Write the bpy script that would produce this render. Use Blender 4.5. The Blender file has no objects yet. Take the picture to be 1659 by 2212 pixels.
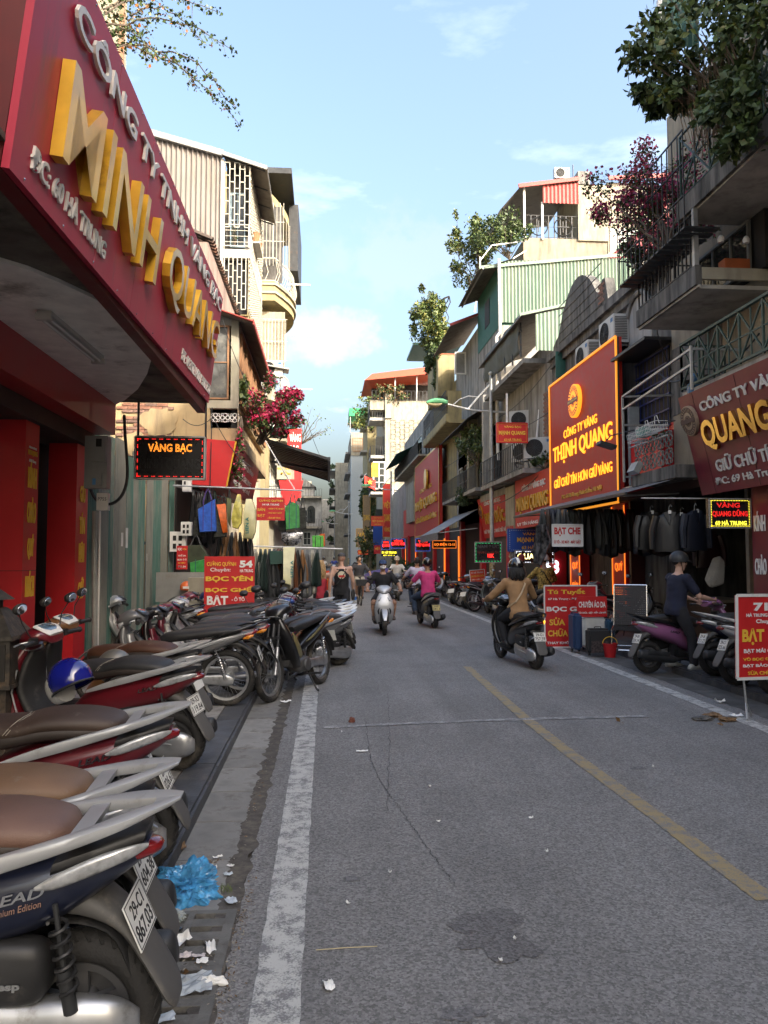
import bpy, bmesh, math, random
from mathutils import Vector, Matrix, noise
from math import sin, cos, pi, radians, atan2, sqrt, hypot
R = random.Random(7)
SC = bpy.context.scene
COL = SC.collection
V = Vector
# ---------------------------------------------------------------- camera
F = 1663.0                                  # focal length in the 1659 x 2212 picture grid used for measuring
EYE = V((0, 0, 1.65))
PITCH = math.atan(99 / F); YAW = math.atan(126.5 / F * cos(PITCH))
cd = bpy.data.cameras.new('camera'); cam = bpy.data.objects.new('camera', cd); COL.objects.link(cam)
cd.sensor_fit = 'VERTICAL'; cd.sensor_height = 24.0; cd.lens = 24.0 * F / 2212
cd.clip_start = .05; cd.clip_end = 2000
cam.location = EYE; cam.rotation_euler = (pi / 2 + PITCH, 0, -YAW)
SC.camera = cam
CR = Matrix.Rotation(-YAW, 3, 'Z') @ Matrix.Rotation(pi / 2 + PITCH, 3, 'X')
def ray(x, y): return CR @ V(((x - 829.5) / F, -(y - 1106) / F, -1))
def at(x, y, Y):                            # measured pixel at street distance Y -> place in the street
 r = ray(x, y); return EYE + r * (Y / r.y)
def onx(x, y, X):
 r = ray(x, y); return EYE + r * (X / r.x)
def onz(x, y, Z=0.0):
 r = ray(x, y); return EYE + r * ((Z - EYE.z) / r.z)
# ---------------------------------------------------------------- sky and sun
SUN = V((.56, -.66, .50)).normalized()
w = bpy.data.worlds.new('World'); SC.world = w; w.use_nodes = True
nt = w.node_tree; nt.nodes.clear()
sky = nt.nodes.new('ShaderNodeTexSky'); sky.sky_type = 'NISHITA'; sky.sun_disc = False
sky.sun_elevation = math.asin(SUN.z); sky.sun_rotation = math.atan2(SUN.x, SUN.y)
sky.air_density = 1.3; sky.dust_density = 10; sky.ozone_density = 2.6
tc = nt.nodes.new('ShaderNodeTexCoord'); mp = nt.nodes.new('ShaderNodeMapping'); mp.inputs['Scale'].default_value = (1, 1, 3.2)
mp.inputs['Location'].default_value = (.32, .1, .05)
nz = nt.nodes.new('ShaderNodeTexNoise'); nz.inputs['Scale'].default_value = 3.1; nz.inputs['Detail'].default_value = 9; nz.inputs['Roughness'].default_value = .58
rp = nt.nodes.new('ShaderNodeValToRGB'); rp.color_ramp.elements[0].position = .56; rp.color_ramp.elements[1].position = .78
sp = nt.nodes.new('ShaderNodeSeparateXYZ')
mr = nt.nodes.new('ShaderNodeMapRange'); mr.inputs['From Min'].default_value = .75; mr.inputs['From Max'].default_value = .1; mr.inputs['To Min'].default_value = .03; mr.inputs['To Max'].default_value = .7
mu = nt.nodes.new('ShaderNodeMath'); mu.operation = 'MULTIPLY'
mx = nt.nodes.new('ShaderNodeMixRGB'); mx.inputs['Color2'].default_value = (5.6, 5.7, 5.9, 1)
bg = nt.nodes.new('ShaderNodeBackground'); bg.inputs['Strength'].default_value = .15
ow = nt.nodes.new('ShaderNodeOutputWorld'); L = nt.links.new
L(tc.outputs['Generated'], mp.inputs[0]); L(mp.outputs[0], nz.inputs['Vector']); L(nz.outputs[0], rp.inputs[0])
L(tc.outputs['Generated'], sp.inputs[0]); L(sp.outputs['Z'], mr.inputs[0])
L(rp.outputs[0], mu.inputs[0]); L(mr.outputs[0], mu.inputs[1]); L(mu.outputs[0], mx.inputs['Fac'])
L(sky.outputs[0], mx.inputs['Color1'])
# one small low cumulus over the left row, and a fainter one beside it
prev = mx.outputs[0]
for (px_, py_), rad, amt in (((705, 725), .075, .75), ((600, 760), .05, .5), ((880, 560), .11, .22)):
 d0 = ray(px_, py_).normalized(); m1 = nt.nodes.new('ShaderNodeMapping'); m1.inputs['Scale'].default_value = (1, 1, 2.1); L(tc.outputs['Generated'], m1.inputs[0])
 vd = nt.nodes.new('ShaderNodeVectorMath'); vd.operation = 'DISTANCE'; vd.inputs[1].default_value = (d0.x, d0.y, d0.z * 2.1); L(m1.outputs[0], vd.inputs[0])
 n2 = nt.nodes.new('ShaderNodeTexNoise'); n2.inputs['Scale'].default_value = 22; n2.inputs['Detail'].default_value = 8; n2.inputs['Roughness'].default_value = .6; L(tc.outputs['Generated'], n2.inputs['Vector'])
 ma = nt.nodes.new('ShaderNodeMath'); ma.operation = 'MULTIPLY_ADD'; L(n2.outputs[0], ma.inputs[0]); ma.inputs[1].default_value = -rad * 2.2; L(vd.outputs['Value'], ma.inputs[2])
 r1 = nt.nodes.new('ShaderNodeMapRange'); r1.interpolation_type = 'SMOOTHSTEP'; r1.inputs['From Min'].default_value = 0; r1.inputs['From Max'].default_value = -rad * .6; r1.inputs['To Min'].default_value = 0; r1.inputs['To Max'].default_value = amt; L(ma.outputs[0], r1.inputs[0])
 m3 = nt.nodes.new('ShaderNodeMixRGB'); m3.inputs['Color2'].default_value = (1.9, 1.88, 1.85, 1); L(r1.outputs[0], m3.inputs['Fac']); L(prev, m3.inputs['Color1']); prev = m3.outputs[0]
L(prev, bg.inputs[0]); L(bg.outputs[0], ow.inputs[0])
sl = bpy.data.lights.new('sun', 'SUN'); sl.energy = 2.0; sl.angle = radians(.8); sl.color = (1, .93, .82)
so = bpy.data.objects.new('sun', sl); COL.objects.link(so); so.rotation_euler = (-SUN).to_track_quat('-Z', 'Y').to_euler()
SC.view_settings.view_transform = 'Standard'; SC.view_settings.look = 'None'; SC.view_settings.gamma = 1
SC.view_settings.use_curve_mapping = False
SC.view_settings.exposure = 1.95
SC.render.engine = 'CYCLES'
SC.cycles.max_bounces = 6; SC.cycles.diffuse_bounces = 4; SC.cycles.transparent_max_bounces = 8; SC.cycles.caustics_reflective = False; SC.cycles.caustics_refractive = False
# ---------------------------------------------------------------- materials
MC = {}
def M(name, c, rough=.55, metal=0, var=.12, scale=6., bump=0., bscale=60., dirt=None, damt=.45, dscale=1.2, streak=False, emit=0, coat=0, alpha=1, trans=0):
 if name in MC: return MC[name]
 m = bpy.data.materials.new(name); m.use_nodes = True; MC[name] = m
 t = m.node_tree; b = t.nodes['Principled BSDF']; N = t.nodes.new; K = t.links.new
 c4 = (*c, 1)
 b.inputs['Base Color'].default_value = c4; b.inputs['Roughness'].default_value = rough; b.inputs['Metallic'].default_value = metal
 m.diffuse_color = c4
 if coat: b.inputs['Coat Weight'].default_value = coat; b.inputs['Coat Roughness'].default_value = .06
 if alpha < 1: b.inputs['Alpha'].default_value = alpha
 if trans: b.inputs['Transmission Weight'].default_value = trans
 if emit:
  b.inputs['Emission Color'].default_value = c4; b.inputs['Emission Strength'].default_value = emit
  return m
 co = N('ShaderNodeTexCoord')
 src = None
 if var:
  n = N('ShaderNodeTexNoise'); n.inputs['Scale'].default_value = scale; n.inputs['Detail'].default_value = 6; K(co.outputs['Object'], n.inputs['Vector'])
  r = N('ShaderNodeValToRGB'); r.color_ramp.elements[0].position = .3; r.color_ramp.elements[1].position = .72
  r.color_ramp.elements[0].color = (*[max(0, v * (1 - var * 1.6)) for v in c], 1); r.color_ramp.elements[1].color = (*[min(1, v * (1 + var)) for v in c], 1)
  K(n.outputs[0], r.inputs[0]); src = r.outputs[0]
  rr = N('ShaderNodeMapRange'); rr.inputs['To Min'].default_value = max(.02, rough - .1 * min(1, rough * 2)); rr.inputs['To Max'].default_value = min(1, rough + .14 * min(1, rough * 3))
  K(n.outputs[0], rr.inputs[0]); K(rr.outputs[0], b.inputs['Roughness'])
 if dirt:
  mpn = N('ShaderNodeMapping'); mpn.inputs['Scale'].default_value = (dscale * (3 if streak else 1), dscale * (3 if streak else 1), dscale * (.45 if streak else 1)); K(co.outputs['Object'], mpn.inputs[0])
  n2 = N('ShaderNodeTexNoise'); n2.inputs['Scale'].default_value = 1; n2.inputs['Detail'].default_value = 9; n2.inputs['Roughness'].default_value = .68; K(mpn.outputs[0], n2.inputs['Vector'])
  r2 = N('ShaderNodeValToRGB'); r2.color_ramp.elements[0].position = .62 - damt * .34; r2.color_ramp.elements[1].position = .78 - damt * .22
  r2.color_ramp.elements[0].color = (0, 0, 0, 1); r2.color_ramp.elements[1].color = (.92, .92, .92, 1); K(n2.outputs[0], r2.inputs[0])
  mm = N('ShaderNodeMixRGB'); mm.inputs['Color2'].default_value = (*dirt, 1); K(r2.outputs[0], mm.inputs['Fac'])
  if src: K(src, mm.inputs['Color1'])
  else: mm.inputs['Color1'].default_value = c4
  src = mm.outputs[0]
 if src: K(src, b.inputs['Base Color'])
 if bump:
  n3 = N('ShaderNodeTexNoise'); n3.inputs['Scale'].default_value = bscale; n3.inputs['Detail'].default_value = 5; K(co.outputs['Object'], n3.inputs['Vector'])
  bm_ = N('ShaderNodeBump'); bm_.inputs['Strength'].default_value = bump; bm_.inputs['Distance'].default_value = .02; K(n3.outputs[0], bm_.inputs['Height']); K(bm_.outputs[0], b.inputs['Normal'])
 return m
def paint(name, c, rough=.3): return M('paint_' + name, c, rough, coat=.6, var=.05, scale=3, dirt=(.16, .14, .12), damt=.06, dscale=6)
def leafmat(name, c):
 m = M('leaf_' + name, c, .5, var=.3, scale=9)
 b = m.node_tree.nodes['Principled BSDF']; b.inputs['Subsurface Weight'].default_value = 0
 return m
blackpl = M('black_plastic', (.022, .022, .023), .48, var=.2, scale=12, bump=.05, bscale=300, dirt=(.11, .1, .09), damt=.12, dscale=5)
greypl = M('grey_plastic', (.09, .087, .083), .6, var=.15, dirt=(.2, .18, .15), damt=.2, dscale=8)
rubber = M('tyre_rubber', (.022, .021, .02), .82, var=.2, bump=.2, bscale=90, dirt=(.12, .105, .085), damt=.3, dscale=7)
chrome = M('chrome', (.72, .72, .72), .18, 1, var=.06)
alu = M('cast_aluminium', (.5, .51, .52), .38, .85, var=.12, scale=9, dirt=(.16, .14, .11), damt=.2, dscale=8)
silverpl = M('silver_paint', (.56, .57, .58), .33, .55, var=.05, coat=.3, dirt=(.2, .2, .19), damt=.1, dscale=8)
steel = M('galvanised_steel', (.42, .43, .43), .45, .6, var=.15, dirt=(.2, .15, .1), damt=.15, dscale=3)
darksteel = M('dark_steel', (.05, .052, .055), .5, .5, var=.2, dirt=(.13, .07, .04), damt=.15, dscale=5)
redlens = M('red_lens', (.2, .007, .01), .15, coat=.8, var=.1)
clearlens = M('clear_lens', (.42, .43, .44), .08, .2, coat=1, var=.25, scale=30)
amber = M('amber_lens', (.75, .26, .02), .15, coat=.8, var=.1)
mirrorm = M('mirror_glass', (.75, .78, .8), .04, 1, var=0)
whiteplate = M('number_plate_white', (.78, .78, .74), .4, var=.04, dirt=(.4, .36, .3), damt=.1, dscale=20)
inkm = M('black_ink', (.02, .02, .02), .5, var=0)
leatherb = M('black_leatherette', (.024, .024, .025), .5, var=.15, bump=.12, bscale=250, dirt=(.16, .15, .13), damt=.06, dscale=7)
glassd = M('dark_window_glass', (.03, .035, .035), .06, var=.1)
white = M('white_paint', (.74, .73, .7), .5, var=.06, dirt=(.42, .38, .32), damt=.2, dscale=3)
def emis(name, c, s): return M('lit_' + name, c, emit=s)
# ---------------------------------------------------------------- mesh helpers
class MB:
 def __init__(s): s.v = []; s.f = []; s.mi = []; s.k = 0
 def add(s, vs, fs):
  o = len(s.v); s.v += [tuple(p) for p in vs]; s.f += [tuple(i + o for i in f) for f in fs]; s.mi += [s.k] * len(fs); return s
 def box(s, c, d, rot=None, taper=1.):
  x, y, z = d[0] / 2, d[1] / 2, d[2] / 2
  vs = [V((sx * x * (taper if sz > 0 else 1), sy * y * (taper if sz > 0 else 1), sz * z)) for sz in (-1, 1) for sx, sy in ((-1, -1), (1, -1), (1, 1), (-1, 1))]
  if rot is not None: vs = [rot @ p for p in vs]
  return s.add([p + V(c) for p in vs], [(0, 3, 2, 1), (4, 5, 6, 7), (0, 1, 5, 4), (1, 2, 6, 5), (2, 3, 7, 6), (3, 0, 4, 7)])
 def b2(s, a, b):
  a, b = V(a), V(b); return s.box((a + b) / 2, [abs(q) for q in (b - a)])
 def quad(s, a, b, c, d): return s.add([a, b, c, d], [(0, 1, 2, 3)])
 def tube(s, pts, r, n=8, cap=True, flat=1.):
  pts = [V(p) for p in pts]; m = len(pts); rs = r if isinstance(r, (list, tuple)) else [r] * m
  o = len(s.v); up = None
  for i, p in enumerate(pts):
   t = (pts[min(i + 1, m - 1)] - pts[max(i - 1, 0)]).normalized()
   if up is None:
    a = V((0, 0, 1)) if abs(t.z) < .95 else V((0, 1, 0)); side = t.cross(a).normalized()
   else:
    side = (side - t * side.dot(t)).normalized()
   up = side.cross(t)
   for j in range(n):
    q = 2 * pi * j / n; s.v.append(tuple(p + side * (cos(q) * rs[i]) + up * (sin(q) * rs[i] * flat)))
  fs = []
  for i in range(m - 1):
   for j in range(n):
    a, b = i * n + j, i * n + (j + 1) % n; fs.append((o + a, o + b, o + b + n, o + a + n))
  if cap: fs.append(tuple(o + j for j in reversed(range(n)))); fs.append(tuple(o + (m - 1) * n + j for j in range(n)))
  s.f += fs; s.mi += [s.k] * len(fs); return s
 def bar(s, a, b, w, h=None, up=V((0, 0, 1))):
  a, b = V(a), V(b); t = b - a; h = h or w
  if abs(t.normalized().dot(up)) > .98: up = V((0, 1, 0))
  sd = t.cross(up).normalized() * (w / 2); u = sd.cross(t).normalized() * (h / 2)
  vs = [p + q for p in (a, b) for q in (-sd - u, sd - u, sd + u, -sd + u)]
  return s.add(vs, [(0, 1, 2, 3), (7, 6, 5, 4), (0, 4, 5, 1), (1, 5, 6, 2), (2, 6, 7, 3), (3, 7, 4, 0)])
 def prism(s, poly, y0, y1, ax='y', at_=None):          # poly in the two other axes, extruded along ax
  def P(a, b, h): return {'y': (a, h, b), 'x': (h, a, b), 'z': (a, b, h)}[ax]
  n = len(poly); vs = [P(a, b, y0) for a, b in poly] + [P(a, b, y1) for a, b in poly]
  return s.add(vs, [tuple(range(n)), tuple(reversed(range(n, 2 * n)))] + [(i, i + n, (i + 1) % n + n, (i + 1) % n) for i in range(n)])
 def lathe(s, prof, n=16, c=(0, 0, 0), ax='z', ang=2 * pi):  # prof (r, h)
  o = len(s.v); full = abs(ang - 2 * pi) < 1e-6; k = n if full else n + 1
  for r, h in prof:
   for j in range(k):
    q = ang * j / n; a, b = r * cos(q), r * sin(q)
    p = {'z': (a, b, h), 'y': (a, h, b), 'x': (h, a, b)}[ax]
    s.v.append((p[0] + c[0], p[1] + c[1], p[2] + c[2]))
  fs = []
  for i in range(len(prof) - 1):
   for j in range(n):
    a, b = i * k + j, i * k + (j + 1) % k; fs.append((o + a, o + b, o + b + k, o + a + k))
  s.f += fs; s.mi += [s.k] * len(fs); return s
 def sphere(s, c, r, n=12, m=8, zs=(-1, 1)):
  r = r if isinstance(r, (tuple, list, Vector)) else (r, r, r); o = len(s.v)
  a0, a1 = math.asin(zs[0]), math.asin(zs[1])
  for i in range(m + 1):
   q = a0 + (a1 - a0) * i / m
   for j in range(n):
    p = 2 * pi * j / n; s.v.append((c[0] + r[0] * cos(q) * cos(p), c[1] + r[1] * cos(q) * sin(p), c[2] + r[2] * sin(q)))
  fs = [(o + i * n + j, o + i * n + (j + 1) % n, o + (i + 1) * n + (j + 1) % n, o + (i + 1) * n + j) for i in range(m) for j in range(n)]
  s.f += fs; s.mi += [s.k] * len(fs); return s
 def loft(s, secs, n=16, m=24, e=2.4, cap=True):
  # secs: (x, z, half width in y, half height, tilt degrees [, y offset]); rings across a path in the x-z plane, smoothed
  secs = [tuple(q) + (0,) * (6 - len(q)) for q in secs]; K = len(secs); o = len(s.v)
  def cr(t):
   i = min(int(t), K - 2); u = t - i; p = [secs[max(i - 1, 0)], secs[i], secs[i + 1], secs[min(i + 2, K - 1)]]
   return [.5 * ((2 * p[1][k]) + (-p[0][k] + p[2][k]) * u + (2 * p[0][k] - 5 * p[1][k] + 4 * p[2][k] - p[3][k]) * u * u + (-p[0][k] + 3 * p[1][k] - 3 * p[2][k] + p[3][k]) * u ** 3) for k in range(6)]
  for i in range(m):
   x, z, hw, hh, ti, yo = cr((K - 1) * i / (m - 1)); hw = max(hw, .0005); hh = max(hh, .0005)
   ti = radians(ti); ux, uz = -sin(ti), cos(ti)
   for j in range(n):
    q = 2 * pi * j / n; cy, cz = cos(q), sin(q)
    cy = math.copysign(abs(cy) ** (2 / e), cy) * hw; cz = math.copysign(abs(cz) ** (2 / e), cz) * hh
    s.v.append((x + ux * cz, cy + yo, z + uz * cz))
  fs = [(o + i * n + j, o + i * n + (j + 1) % n, o + (i + 1) * n + (j + 1) % n, o + (i + 1) * n + j) for i in range(m - 1) for j in range(n)]
  if cap: fs += [tuple(o + j for j in reversed(range(n))), tuple(o + (m - 1) * n + j for j in range(n))]
  s.f += fs; s.mi += [s.k] * len(fs); return s
 def xf(s, mat, start=0):
  for i in range(start, len(s.v)): s.v[i] = tuple(mat @ V(s.v[i]))
  return s
 def mesh(s, name, mats, smooth=False):
  me = bpy.data.meshes.new(name); me.from_pydata(s.v, [], s.f)
  for m in (mats if isinstance(mats, (list, tuple)) else [mats]): me.materials.append(m)
  if any(s.mi): me.polygons.foreach_set('material_index', s.mi)
  if smooth:
   me.shade_smooth()
   try: me.set_sharp_from_angle(angle=radians(smooth if smooth > 1 else 40))
   except Exception: pass
  me.update(); return me
 def obj(s, name, mats, parent=None, smooth=False, fix=True, **tg):
  me = s.mesh(name, mats, smooth)
  if fix:
   b = bmesh.new(); b.from_mesh(me); bmesh.ops.recalc_face_normals(b, faces=b.faces); b.to_mesh(me); b.free()
  return link(name, me, parent, **tg)
def link(name, me, parent=None, loc=None, **tg):
 o = bpy.data.objects.new(name, me); COL.objects.link(o)
 if parent is not None: o.parent = parent
 if loc is not None: o.location = loc
 tag(o, **tg); return o
def tag(o, label=None, cat=None, group=None, kind=None):
 if label: o['label'] = label
 if cat: o['category'] = cat
 if group: o['group'] = group
 if kind: o['kind'] = kind
 return o
def thing(name, label, cat, loc=(0, 0, 0), rz=0, group=None, rot=None):
 o = bpy.data.objects.new(name, None); o.empty_display_size = .1; COL.objects.link(o); o.location = loc; o.rotation_euler = rot or (0, 0, rz)
 return tag(o, label, cat, group)
KIDS = {}
def copy_tree(root, loc, rot, label=None, group=None, scale=1, swap=None, skip=(), top=True):
 kids = [c for c in root.children]
 r = root.copy(); COL.objects.link(r)
 if top:
  r.location = loc; r.rotation_euler = rot; r.scale = (scale,) * 3
  if label: r['label'] = label
  if group: r['group'] = group
 if swap and r.type == 'MESH':
  for sl_ in r.material_slots:
   if sl_.material and sl_.material.name in swap:
    nm = swap[sl_.material.name]; sl_.link = 'OBJECT'; sl_.material = nm
 for c in kids:
  if c.name.split('.')[0] in skip: continue
  d = copy_tree(c, None, None, swap=swap, skip=skip, top=False); d.parent = r
 return r
def text_mesh(s, w, h, depth=.01, bold=.02, outline=0, shear=0):
 c = bpy.data.curves.new('t', 'FONT'); c.body = s; c.resolution_u = 3; c.offset = bold; c.shear = shear; c.align_x = 'CENTER'; c.space_line = .9
 if outline: c.fill_mode = 'NONE' if hasattr(c, 'fill_mode') else c.fill_mode; c.bevel_depth = outline; c.bevel_resolution = 0
 else: c.extrude = .5
 o = bpy.data.objects.new('t', c); m = o.to_mesh()
 vs = [v.co.copy() for v in m.vertices]; fs = [tuple(p.vertices) for p in m.polygons]
 o.to_mesh_clear(); bpy.data.objects.remove(o); bpy.data.curves.remove(c)
 if not vs: return [], []
 x0, x1 = min(v.x for v in vs), max(v.x for v in vs); y0, y1 = min(v.y for v in vs), max(v.y for v in vs)
 z0, z1 = min(v.z for v in vs), max(v.z for v in vs)
 kx = w / (x1 - x0) if w else h / (y1 - y0)
 ky = h / (y1 - y0) if h else kx
 return [V(((v.x - (x0 + x1) / 2) * kx, (v.y - (y0 + y1) / 2) * ky, (v.z - z0) / max(z1 - z0, 1e-6) * depth)) for v in vs], fs
def frame(u, v):                           # matrix with columns u (reading direction), v (up), n (towards the reader)
 u = V(u).normalized(); v = V(v).normalized(); n = u.cross(v).normalized(); v = n.cross(u)
 return Matrix((u, v, n)).transposed()
def letters(s, O, fr, w, h, mat, depth=.01, bold=.02, parent=None, outline=0, name='lettering', shear=0, **tg):
 vs, fs = text_mesh(s, w, h, depth, bold, outline, shear)
 mb = MB(); mb.add([V(O) + fr @ p for p in vs], fs); return mb.obj(name, mat, parent, fix=False, **tg)
RIGHT = ((0, -1, 0), (0, 0, 1)); LEFT = ((0, 1, 0), (0, 0, 1)); FRONT = ((1, 0, 0), (0, 0, 1))
def board(name, label, cat, O, uv, w, h, mat, texts=(), thick=.06, rim=None, rimw=.03, rimd=.01, group=None, extra=None):
 """a sign: O is its lower left corner as one reads it; texts are (string, cx, cy, width, height, material, depth, bold, outline)"""
 fr = frame(*uv); T = thing(name, label, cat, O, 0, group)
 mb = MB(); mb.add([fr @ V(p) for p in ((0, 0, 0), (w, 0, 0), (w, h, 0), (0, h, 0), (0, 0, -thick), (w, 0, -thick), (w, h, -thick), (0, h, -thick))], [(0, 1, 2, 3), (7, 6, 5, 4), (0, 4, 5, 1), (1, 5, 6, 2), (2, 6, 7, 3), (3, 7, 4, 0)])
 mb.obj('panel', mat, T)
 if rim:
  mb = MB()
  for a, b in (((0, 0), (w, 0)), ((w, 0), (w, h)), ((w, h), (0, h)), ((0, h), (0, 0))):
   mb.bar(fr @ V((*a, rimd / 2)), fr @ V((*b, rimd / 2)), rimw, rimd + .004, up=fr @ V((0, 0, 1)))
  mb.obj('frame', rim, T)
 for t in texts:
  t = tuple(t) + (None,) * (9 - len(t)); s, cx, cy, tw, th, m, dp, bo, ol = t
  letters(s, fr @ V((cx * w, cy * h, .003)), fr, tw * w if tw else None, th * h, m, dp or .006, .02 if bo is None else bo, T, ol or 0)
 return T, fr
# ================================================================ the ground
def nodes_ground(name, base, specks, lift=1.0):
 m = bpy.data.materials.new(name); m.use_nodes = True; t = m.node_tree; b = t.nodes['Principled BSDF']; N = t.nodes.new; K = t.links.new
 co = N('ShaderNodeTexCoord')
 def nz(sc, de=6, ro=.6, src=None):
  n = N('ShaderNodeTexNoise'); n.inputs['Scale'].default_value = sc; n.inputs['Detail'].default_value = de; n.inputs['Roughness'].default_value = ro; K(src or co.outputs['Object'], n.inputs['Vector']); return n.outputs[0]
 def ramp(src, a, b_, ca, cb):
  r = N('ShaderNodeValToRGB'); r.color_ramp.elements[0].position = a; r.color_ramp.elements[1].position = b_; r.color_ramp.elements[0].color = (*ca, 1); r.color_ramp.elements[1].color = (*cb, 1); K(src, r.inputs[0]); return r.outputs[0]
 def mix(f, a, b_, mode='MIX'):
  x = N('ShaderNodeMixRGB'); x.blend_type = mode
  if isinstance(f, float): x.inputs[0].default_value = f
  else: K(f, x.inputs[0])
  for i, q in ((1, a), (2, b_)):
   if isinstance(q, tuple): x.inputs[i].default_value = (*q, 1)
   else: K(q, x.inputs[i])
  return x.outputs[0]
 vo = N('ShaderNodeTexVoronoi'); vo.inputs['Scale'].default_value = 95; K(co.outputs['Object'], vo.inputs['Vector'])
 sepc = N('ShaderNodeSeparateColor'); K(vo.outputs['Color'], sepc.inputs[0])
 c = ramp(nz(.9, 8), .3, .72, tuple(v * .82 for v in base), tuple(v * 1.12 for v in base))
 st = ramp(sepc.outputs[0], .0, 1., (.4,) * 3, (1.9,) * 3); c = mix(.62, c, st, 'MULTIPLY')
 c = mix(ramp(nz(420, 2), .6, .74, (0,) * 3, (.6,) * 3), c, specks)
 c = mix(ramp(nz(200, 3), .56, .7, (0,) * 3, (.55,) * 3), c, (.02, .02, .021))
 c = mix(ramp(nz(2.3, 8, .7), .63, .72, (0,) * 3, (.45,) * 3), c, (.045, .045, .047))
 mp_ = N('ShaderNodeMapping'); mp_.inputs['Scale'].default_value = (1.5, .13, 1); K(co.outputs['Object'], mp_.inputs[0]); c = mix(.8, c, ramp(nz(1.3, 5, .6, mp_.outputs[0]), .3, .7, (.78,) * 3, (1.18,) * 3), 'MULTIPLY')
 K(c, b.inputs['Base Color']); b.inputs['Roughness'].default_value = .8
 h = mix(.5, nz(140, 4), vo.outputs['Distance']); bp = N('ShaderNodeBump'); bp.inputs['Strength'].default_value = .55; bp.inputs['Distance'].default_value = .012; K(h, bp.inputs['Height']); K(bp.outputs[0], b.inputs['Normal'])
 return m
asphalt = nodes_ground('asphalt', (.178, .175, .171), (.34, .34, .33))
def wavy(x0, x1, y0, y1, step, amp, z, seed, both=False):      # a sheet whose left (or both) edge wanders
 mb = MB(); n = max(2, int((y1 - y0) / step)); vs = []
 for i in range(n + 1):
  y = y0 + (y1 - y0) * i / n; a = noise.noise(V((seed, y * 7, 0))) * amp + noise.noise(V((seed, y * 31, 3))) * amp * .5
  b = noise.noise(V((seed + 9, y * 6, 0))) * amp if both else 0
  vs += [(x0 + a, y, z), (x1 + b, y, z)]
 return mb.add(vs, [(2 * i, 2 * i + 1, 2 * i + 3, 2 * i + 2) for i in range(n)])
soil = M('subsoil', (.085, .076, .066), .9, var=.3, scale=14, bump=.3, dirt=(.16, .14, .11), damt=.4, dscale=10)
MB().quad((-260, -80, -.03), (260, -80, -.03), (260, 520, -.03), (-260, 520, -.03)).obj('ground', M('city_ground', (.2, .19, .175), .9, scale=.5), kind='structure')
# street bends gently to the left beyond 70 m
def bend(Y): return 0 if Y < 66 else -((Y - 66) ** 2) * .00125
def strip(name, xa, xb, ys, z, mat, **k):
 mb = MB(); vs = []
 for y in ys: vs += [(xa + bend(y), y, z), (xb + bend(y), y, z)]
 mb.add(vs, [(2 * i, 2 * i + 1, 2 * i + 3, 2 * i + 2) for i in range(len(ys) - 1)]); return mb.obj(name, mat, kind='structure', **k)
far_y = [18, 40, 66, 75, 85, 95, 105, 115, 130, 150, 175, 210]
mb = wavy(-.40, 4.98, -14, 18, .03, .022, 0, 3); n0 = len(mb.v)
mb.obj('road', asphalt, kind='structure', label='grey worn asphalt road with coarse stone grain')
strip('road', -.4, 4.98, far_y, 0, asphalt)
mb = wavy(-.50, -.395, -3, 14, .02, .045, .0012, 11, True); mb.obj('road_edge_grit', soil, kind='stuff')
def worn(name, c, keep=.45):
 m = bpy.data.materials.new(name); m.use_nodes = True; t = m.node_tree; b = t.nodes['Principled BSDF']; N = t.nodes.new; K = t.links.new
 co = N('ShaderNodeTexCoord'); n = N('ShaderNodeTexNoise'); n.inputs['Scale'].default_value = 9; n.inputs['Detail'].default_value = 12; n.inputs['Roughness'].default_value = .74; K(co.outputs['Object'], n.inputs[0])
 n2 = N('ShaderNodeTexNoise'); n2.inputs['Scale'].default_value = 130; n2.inputs['Detail'].default_value = 4; K(co.outputs['Object'], n2.inputs[0])
 a = N('ShaderNodeMath'); a.operation = 'MULTIPLY_ADD'; K(n2.outputs[0], a.inputs[0]); a.inputs[1].default_value = .45; K(n.outputs[0], a.inputs[2])
 r = N('ShaderNodeValToRGB'); r.color_ramp.elements[0].position = keep + .2; r.color_ramp.elements[1].position = keep + .34
 r.color_ramp.elements[0].color = (*c, 1); r.color_ramp.elements[1].color = (.18, .18, .182, 1); K(a.outputs[0], r.inputs[0]); K(r.outputs[0], b.inputs['Base Color'])
 b.inputs['Roughness'].default_value = .75
 bp = N('ShaderNodeBump'); bp.inputs['Strength'].default_value = .5; bp.inputs['Distance'].default_value = .01; K(n2.outputs[0], bp.inputs['Height']); K(bp.outputs[0], b.inputs['Normal'])
 return m
wl = worn('worn_white_line_paint', (.5, .5, .475), .48); yl = worn('faded_yellow_line_paint', (.32, .25, .13), .49); fw = worn('faint_white_mark', (.45, .45, .44), .4)
mb = wavy(-.265, -.085, -3, 30, .05, .008, .004, 21, True); mb.obj('lane_line', wl, kind='structure')
mb = wavy(4.16, 4.33, 6.2, 40, .06, .012, .004, 25, True); mb.obj('lane_line', wl, kind='structure')
pts = [(1659, 1945), (1560, 1872), (1430, 1772), (1330, 1700), (1230, 1627), (1130, 1548), (1060, 1486), (1005, 1437)]
gp = [onz(x, y) for x, y in pts]; mb = MB(); vs = []
q = []
for i in range(len(gp) - 1):
 for k in range(14): q.append(gp[i].lerp(gp[i + 1], k / 14))
for i, p in enumerate(q):
 t = (q[min(i + 1, len(q) - 1)] - q[max(i - 1, 0)]).normalized(); s_ = V((-t.y, t.x, 0)) * (.062 + .012 * noise.noise(V((i * .9, 1, 1))))
 vs += [p + s_ + V((0, 0, .004)), p - s_ + V((0, 0, .004))]
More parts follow.
